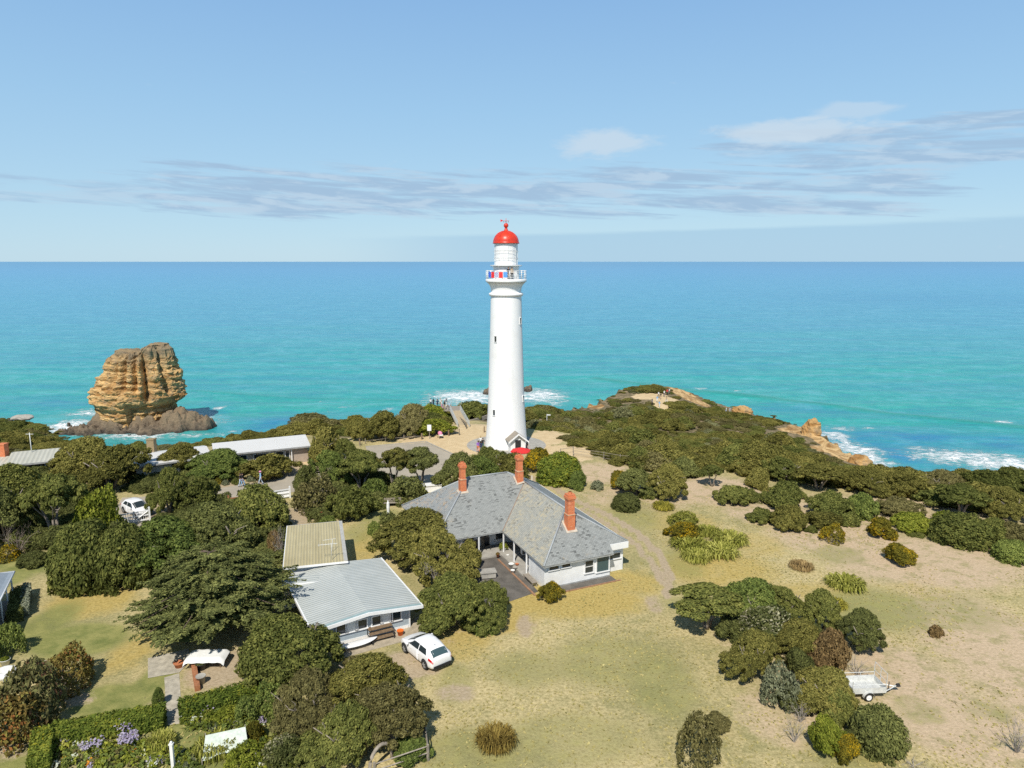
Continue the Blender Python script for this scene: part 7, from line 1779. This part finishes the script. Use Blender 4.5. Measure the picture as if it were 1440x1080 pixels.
for u, v, t1, t2, lb in ((1022, 638, 'black', 'tan', 'dark walker at the left of the scrub track group'), (1033, 647, 'orange', 'jean', 'walker in orange and jeans on the scrub track'), (1044, 641, 'white', 'grey', 'white topped walker deep in the scrub track'), (1054, 648, 'black', 'black', 'walker in black at the right of the scrub track group'), (1057, 649, 'white', 'white', 'walker in white at the far right of the scrub track group'), (929, 655, 'pale', 'pale', 'person in pale blue half hidden by scrub behind the umbrella shaped trees'), (939, 655, 'sky', 'jean', 'person in sky blue half hidden by scrub behind the umbrella shaped trees')):
    person(gpix(u, v), R_(_pr.uniform(0, 360)), 'stand', t1, t2, 'brown', lb)
# ================================================================ GARDEN AND YARD THINGS
def gate(u0, v0, u1, v1, h, label, panel=False, brace=True, m='white'):
    a, c_ = at(u0, v0), at(u1, v1); d = c_-a; L = np.linalg.norm(d); o = thing('timber_gate', label, 'gate', a, math.atan2(d[1], d[0])); b = MB()
    for z_ in (.2, h*.55, h-.1): b.b2((.1, -.04, z_-.06), (L-.1, .04, z_+.06))
    if panel: b.b2((.1, .042, .1), (L-.1, .07, h-.05))
    if brace:
        b.bar((.15, -.05, h-.15), (L*.5, -.05, .2), .05); b.bar((L*.5, -.05, .2), (L-.15, -.05, h-.15), .05); b.b2((L/2-.05, -.06, .1), (L/2+.05, -.041, h))
        for i in range(14): b.bar((.15+(L-.3)*i/13, .05, .15), (.15+(L-.3)*i/13, .05, h-.1), .022)
    b.build('leaf', M[m], o)
    for x_ in (0, L): MB().box((x_, 0, h/2+.1), (.16, .16, h+.3)).build('gate_post', M[m], o)
gate(166, 740, 211, 732, 1.25, 'white braced timber gate in front of the parked white car'); gate(376, 705, 408, 700, 1.15, 'white solid panel gate beside the road bend', True, False)
gate(322, 712, 344, 709, 1.0, 'orange and white timber hurdle beside the road', False, False, 'sleeper')
# picnic bench against the studio
p = at(536, 897); bn = thing('slatted_bench', 'stacked slatted timber benches against the studio front wall', 'bench', p, math.atan2(Us[1], Us[0]))
for z_, y_, w_ in ((.78, .25, .6), (.52, -.05, .45), (.24, -.3, .4)):
    b = MB()
    for i in range(4): b.box((0, y_+(i-1.5)*w_/4, z_), (1.75, w_/4-.02, .04))
    b.build('seat', M['wood'], bn)
for x_ in (-.85, .85):
    b = MB(); b.bar((x_, .5, 0), (x_, .5, .78), .05); b.bar((x_, -.5, 0), (x_, -.1, .5), .05); b.bar((x_, -.5, .25), (x_, .5, .25), .04); b.bar((x_, .5, .74), (x_, -.05, .74), .04); b.build('end_frame', M['dark'], bn)
# two white boards
def board(u, v, L, W_, z_, label, tilt=.0, lean=0):
    p = at(u, v, 0); o = thing('surfboard', label, 'surfboard', (p[0], p[1], z_), math.atan2(Us[1], Us[0])+.03); b = MB(); n = 20; vs = []; fs = []; k_ = 8
    for i in range(n+1):
        x = -1+2*i/n; hw = W_/2*max(0.02, (1-abs(x)**2.6))**.75; rk = .10*x*x
        for j in range(k_): a = 2*math.pi*j/k_; vs.append((x*L/2, hw*math.cos(a), .055*math.sin(a)*(1-.6*x*x)+rk))
    for i in range(n):
        for j in range(k_): fs.append((i*k_+j, (i+1)*k_+j, (i+1)*k_+(j+1) % k_, i*k_+(j+1) % k_))
    b.add(vs, fs, 0, True); b.build('deck', M['whitegloss'], o)
    b = MB(); b.add([(-L/2+.25, -.01, -.05), (-L/2+.5, -.01, -.05), (-L/2+.22, -.01, -.22), (-L/2+.25, .01, -.05), (-L/2+.5, .01, -.05), (-L/2+.22, .01, -.22)], [(0, 1, 2), (5, 4, 3), (0, 3, 4, 1), (1, 4, 5, 2), (2, 5, 3, 0)]); b.build('fin', M['dark'], o)
    o.rotation_euler[0] = lean
board(502, 911, 3.0, .80, .33, 'white paddle board lying in front of the studio, nearest'); board(510, 905, 2.4, .5, .12, 'white paddle board lying lower, tucked in behind the first')
b = MB()
for x_ in (-1.0, 1.0): b.bar((x_, -.4, 0), (x_, .4, .0), .03); b.bar((x_, -.4, 0), (x_, -.4, .26), .03); b.bar((x_, .4, 0), (x_, .4, .30), .03); b.bar((x_, -.4, .22), (x_, .4, .28), .03)
p = at(503, 909); tag(b.build('board_rack', M['dark'], None, p, math.atan2(Us[1], Us[0])), 'low dark rack carrying the white paddle boards', 'rack')
# orange bucket
def pot(u, v, r, h, mat, label, plant=None, name='plant_pot', cat='pot', z0=0):
    p = at(u, v, z0); o = thing(name, label, cat, p); MB().lathe([(0, 0), (r*.72, 0), (r, h), (r*1.08, h), (r*1.08, h*.93), (r*.9, h*.92), (0, h*.88)], 16).build('pot', M[mat], o)
    if plant: me, R, H = CR['S0']; c_ = link(me, 'plant', o, (0, 0, h*.8)); s_ = plant[1]/R; c_.scale = (s_, s_, s_*plant[2]); setmat(c_, M[plant[0]])
    return o
pot(563, 893, .24, .38, 'orange', 'orange bucket at the corner of the studio', name='bucket', cat='bucket'); pot(708, 776, .28, .45, 'cloth', 'white pot with a lime green plant in the courtyard corner', ('lime', .42, 1.5)); pot(714, 783, .13, .2, 'cloth', 'tiny white pot beside the lime green potted plant')
pot(8, 935, .30, .42, 'cloth', 'white pot with a clipped yellow green ball by the left shrub', ('lime', .30, .9)); pot(452, 729, .22, .8, 'terrow', 'tall terracotta urn under the brown tinged tree'); pot(252, 938, .33, .35, 'terrow', 'squat terracotta tub on the stone path', None)
pot(284, 941, .33, .45, 'dark', 'dark tub with pink flowers by the orange sleeper', ('deep', .33, .8)); pot(283, 961, .30, .55, 'concrete', 'round concrete drum beside the orange sleeper', name='garden_drum', cat='drum'); pot(700, 783, .15, .3, 'terrow', 'small red pot on the veranda edge', ('autumn', .2, 1), z0=.16)
for i, (u, v, r, m_, lb) in enumerate(((719, 797, .24, 'cloth', 'pale shell like pot in the cluster by the veranda'), (724, 802, .2, 'concrete', 'grey stone pot in the cluster by the veranda'), (721, 806, .18, 'cloth', 'lowest pale pot in the cluster by the veranda'), (727, 797, .16, 'terrow', 'terracotta pot in the cluster by the veranda'))): pot(u, v, r, .3, m_, lb)
# stone block table and bench in the courtyard
p = at(686, 812); b = MB(); b.b2((-.65, -.4, .1), (.65, .4, .55)); b.b2((-.72, -.47, .55), (.72, .47, .64)); tag(b.build('stone_block', M['concrete'], None, p, ROT-.2), 'pale stone block seat in the shaded side of the courtyard', 'stone block')
def bench(u, v, rot, L, label, m='palewood', back=False, name='garden_bench'):
    p = at(u, v); o = thing(name, label, 'bench', p, rot); b = MB()
    for i in range(4): b.box((0, -.18+i*.13, .45), (L, .11, .04))
    b.build('seat', M[m], o)
    for x_ in (-L/2+.15, L/2-.15): b = MB(); b.bar((x_, -.2, 0), (x_, -.2, .43), .035); b.bar((x_, .22, 0), (x_, .22, .43 if not back else .9), .035); b.build('leg', M[m], o)
    if back:
        b = MB(); [b.box((0, .25, .58+i*.14), (L, .03, .1)) for i in range(3)]; b.build('backrest', M[m], o)
bench(746, 820, ROT+math.pi/2, 1.9, 'long grey bench outside the corner room of the cottage'); bench(552, 712, .1, 1.9, 'weathered grey bench against the garden bed near the cottage', back=True)
# veranda chairs
for i, (s_, t_, rr_, lb) in enumerate(((-2.0, 1.2, .2, 'dark veranda chair on the left, in shade'), (-1.0, 1.3, -.1, 'dark veranda chair on the right, in shade'), (1.3, -1.9, 1.4, 'pale veranda chair near the pot cluster'))):
    q = pp(s_, t_); o = thing('veranda_chair', lb, 'chair', (q[0], q[1], .16), ROT+rr_); b = MB(); b.box((0, 0, .42), (.5, .5, .05)); b.build('seat', M['dark' if i < 2 else 'cloth'], o); b = MB(); b.box((0, .24, .75), (.5, .05, .6)); b.build('backrest', M['dark' if i < 2 else 'cloth'], o)
    for x_ in (-.21, .21):
        for y_ in (-.21, .21): MB().bar((x_, y_, 0), (x_, y_, .4), .025).build('leg', M['dark'], o)
# lower left garden objects
p0, p1 = at(272, 934), at(278, 972); d = p1-p0; b = MB(); b.box((0, 0, .18), (np.linalg.norm(d), .32, .36)); tag(b.build('timber_sleeper', M['sleeper'], None, (p0+p1)/2, math.atan2(d[1], d[0])), 'rust orange timber sleeper edging the stone path garden', 'sleeper')
p = at(290, 934); o = thing('cloth_table', 'table under a bright white cloth at the foot of the cypress', 'table', p, .05); b = MB(); b.b2((-1.0, -.55, .70), (1.2, .55, .73)); b.build('table_top', M['wood'], o)
for x_ in (-.9, 1.1):
    for y_ in (-.45, .45): MB().bar((x_, y_, 0), (x_, y_, .70), .035).build('leg', M['wood'], o)
b = MB(); n = 14; vs = []; 
for i in range(n+1):
    for j_ in range(n+1):
        x = -1.25+2.7*i/n; y = -.8+1.6*j_/n; ex = max(0, abs(x-.1)-1.1)+max(0, abs(y)-.55); vs.append((x, y, .785-.9*ex+.02*math.sin(9*x+3*y)*(1 if ex > 0 else .2)))
tag(b.add(vs, [(i*(n+1)+j_, (i+1)*(n+1)+j_, (i+1)*(n+1)+j_+1, i*(n+1)+j_+1) for i in range(n) for j_ in range(n)], 0, True).build('table_cloth', M['cloth'], None, p, .05), 'bright white cloth draped over the garden table', 'tablecloth')
# pale netting over a garden frame
c4 = [at(u, v, z_) for u, v, z_ in ((289, 1034, .95), (345, 1022, 1.15), (349, 1048, .8), (284, 1070, .45))]; b = MB(); n = 18; vs = []
for i in range(n+1):
    for j_ in range(n+1):
        s_, t_ = i/n, j_/n; q = (c4[0]*(1-s_)+c4[1]*s_)*(1-t_)+(c4[3]*(1-s_)+c4[2]*s_)*t_; sag = -.9*s_*(1-s_)*t_*(1-t_)+.05*math.sin(13*s_)*math.sin(11*t_); vs.append((q[0], q[1], q[2]+sag-.12*math.sin(math.pi*s_)*(1-2*abs(t_-.5))))
tag(b.add(vs, [(i*(n+1)+j_, (i+1)*(n+1)+j_, (i+1)*(n+1)+j_+1, i*(n+1)+j_+1) for i in range(n) for j_ in range(n)], 0, True).build('garden_netting', M['fleece']), 'pale green netting stretched on stakes over a garden bed', 'netting')
for i, (q, lb) in enumerate(zip(c4, ('stake at the far left corner of the pale netting', 'stake at the far right corner of the pale netting', 'stake at the near right corner of the pale netting', 'stake at the near left corner of the pale netting'))):
    b = MB(); b.tube([(0, 0, 0), (0, 0, q[2]+.08)], .025, 5); b.ball((0, 0, q[2]+.1), .04, 6); tag(b.build('garden_stake', M['palewood'], None, (q[0], q[1], 0)), lb, 'stake', 'stakes of the pale netting')
p = at(244, 1082); b = MB(); b.box((0, 0, .75), (.16, .16, 1.5)); b.box((0, 0, 1.53), (.22, .22, .06)); b.ball((0, 0, 1.62), .08, 8); tag(b.build('garden_post', M['cloth'], None, p), 'pale stone post standing at the bottom edge beside the path grass', 'post')
p = at(14, 962); o = thing('garden_chair', 'white slatted garden chair at the left edge behind the maroon shrub', 'chair', p, .5)
b = MB(); [b.box((0, -.25+i*.13, .42), (.6, .1, .03)) for i in range(5)]; b.build('seat', M['cloth'], o); b = MB(); [b.box((-.25+i*.125, .32, .75), (.09, .03, .65), M=Matrix.Rotation(-.25, 3, 'X')) for i in range(5)]; b.build('backrest', M['cloth'], o)
for x_ in (-.27, .27): b = MB(); b.bar((x_, -.28, 0), (x_, -.28, .62), .03); b.bar((x_, .28, 0), (x_, .28, .42), .03); b.box((x_, 0, .62), (.08, .65, .03)); b.build('arm_frame', M['cloth'], o)
p = at(8, 952); b = MB(); b.lathe([(0, 0), (.55, 0), (.7, .25), (.6, .5), (.45, .5), (.4, .3), (0, .3)], 14); tag(b.build('stone_bench', M['cloth'], None, p), 'rounded pale stone seat at the left edge above the white chair', 'stone seat')
# timber fence corner at the bottom
rail('timber_fence', [(527, 1096), (602, 1070), (597, 1030)], 'weathered timber rail fence corner at the bottom, left of the field', .95, 'palewood', (.5, .9), .06, sp=1.8)
b = MB()
b.tube([(.8*math.cos(a), 0, 1.3*math.sin(a)**.8) for a in np.linspace(0, math.pi, 15)], .10, 7)
tag(b.build('garden_arch', M['palewood'], None, at(536, 1078), .9), 'single bent timber garden arch among the brown trees at the bottom', 'arch')
post(109, 756, 1.6, 'slim pale post under the open tree at left', 'palewood', .1) if False else None
b = MB(); b.b2((-1.2, -.5, 0), (1.2, .5, .75)); b.b2((-1.3, -.6, .75), (1.3, .6, .82)); tag(b.build('storage_crate', M['white'], None, at(606, 690), .3), 'white crates half hidden behind the deep green dome tree', 'crate')
p = gpix(748, 682); b = MB(); b.box((0, 0, .55), (.07, .07, 1.2)); b.box((0, 0, 1.17), (.09, .09, .05)); tag(b.build('marker_post', M['white'], None, p), 'slim white marker post behind the middle chimney', 'post')
for u, v, r, lb in ((1342-500, 684, .2, 'pale stone beside the grey spiky tuft'), (846, 681, .25, 'second pale stone on the sand by the grey tuft')):
    p = gpix(u, v); b = MB(); b.ball((0, 0, r*.4), (r, r*.8, r*.6), 7); tag(b.build('field_stone', M['concrete'], None, p), lb, 'stone')
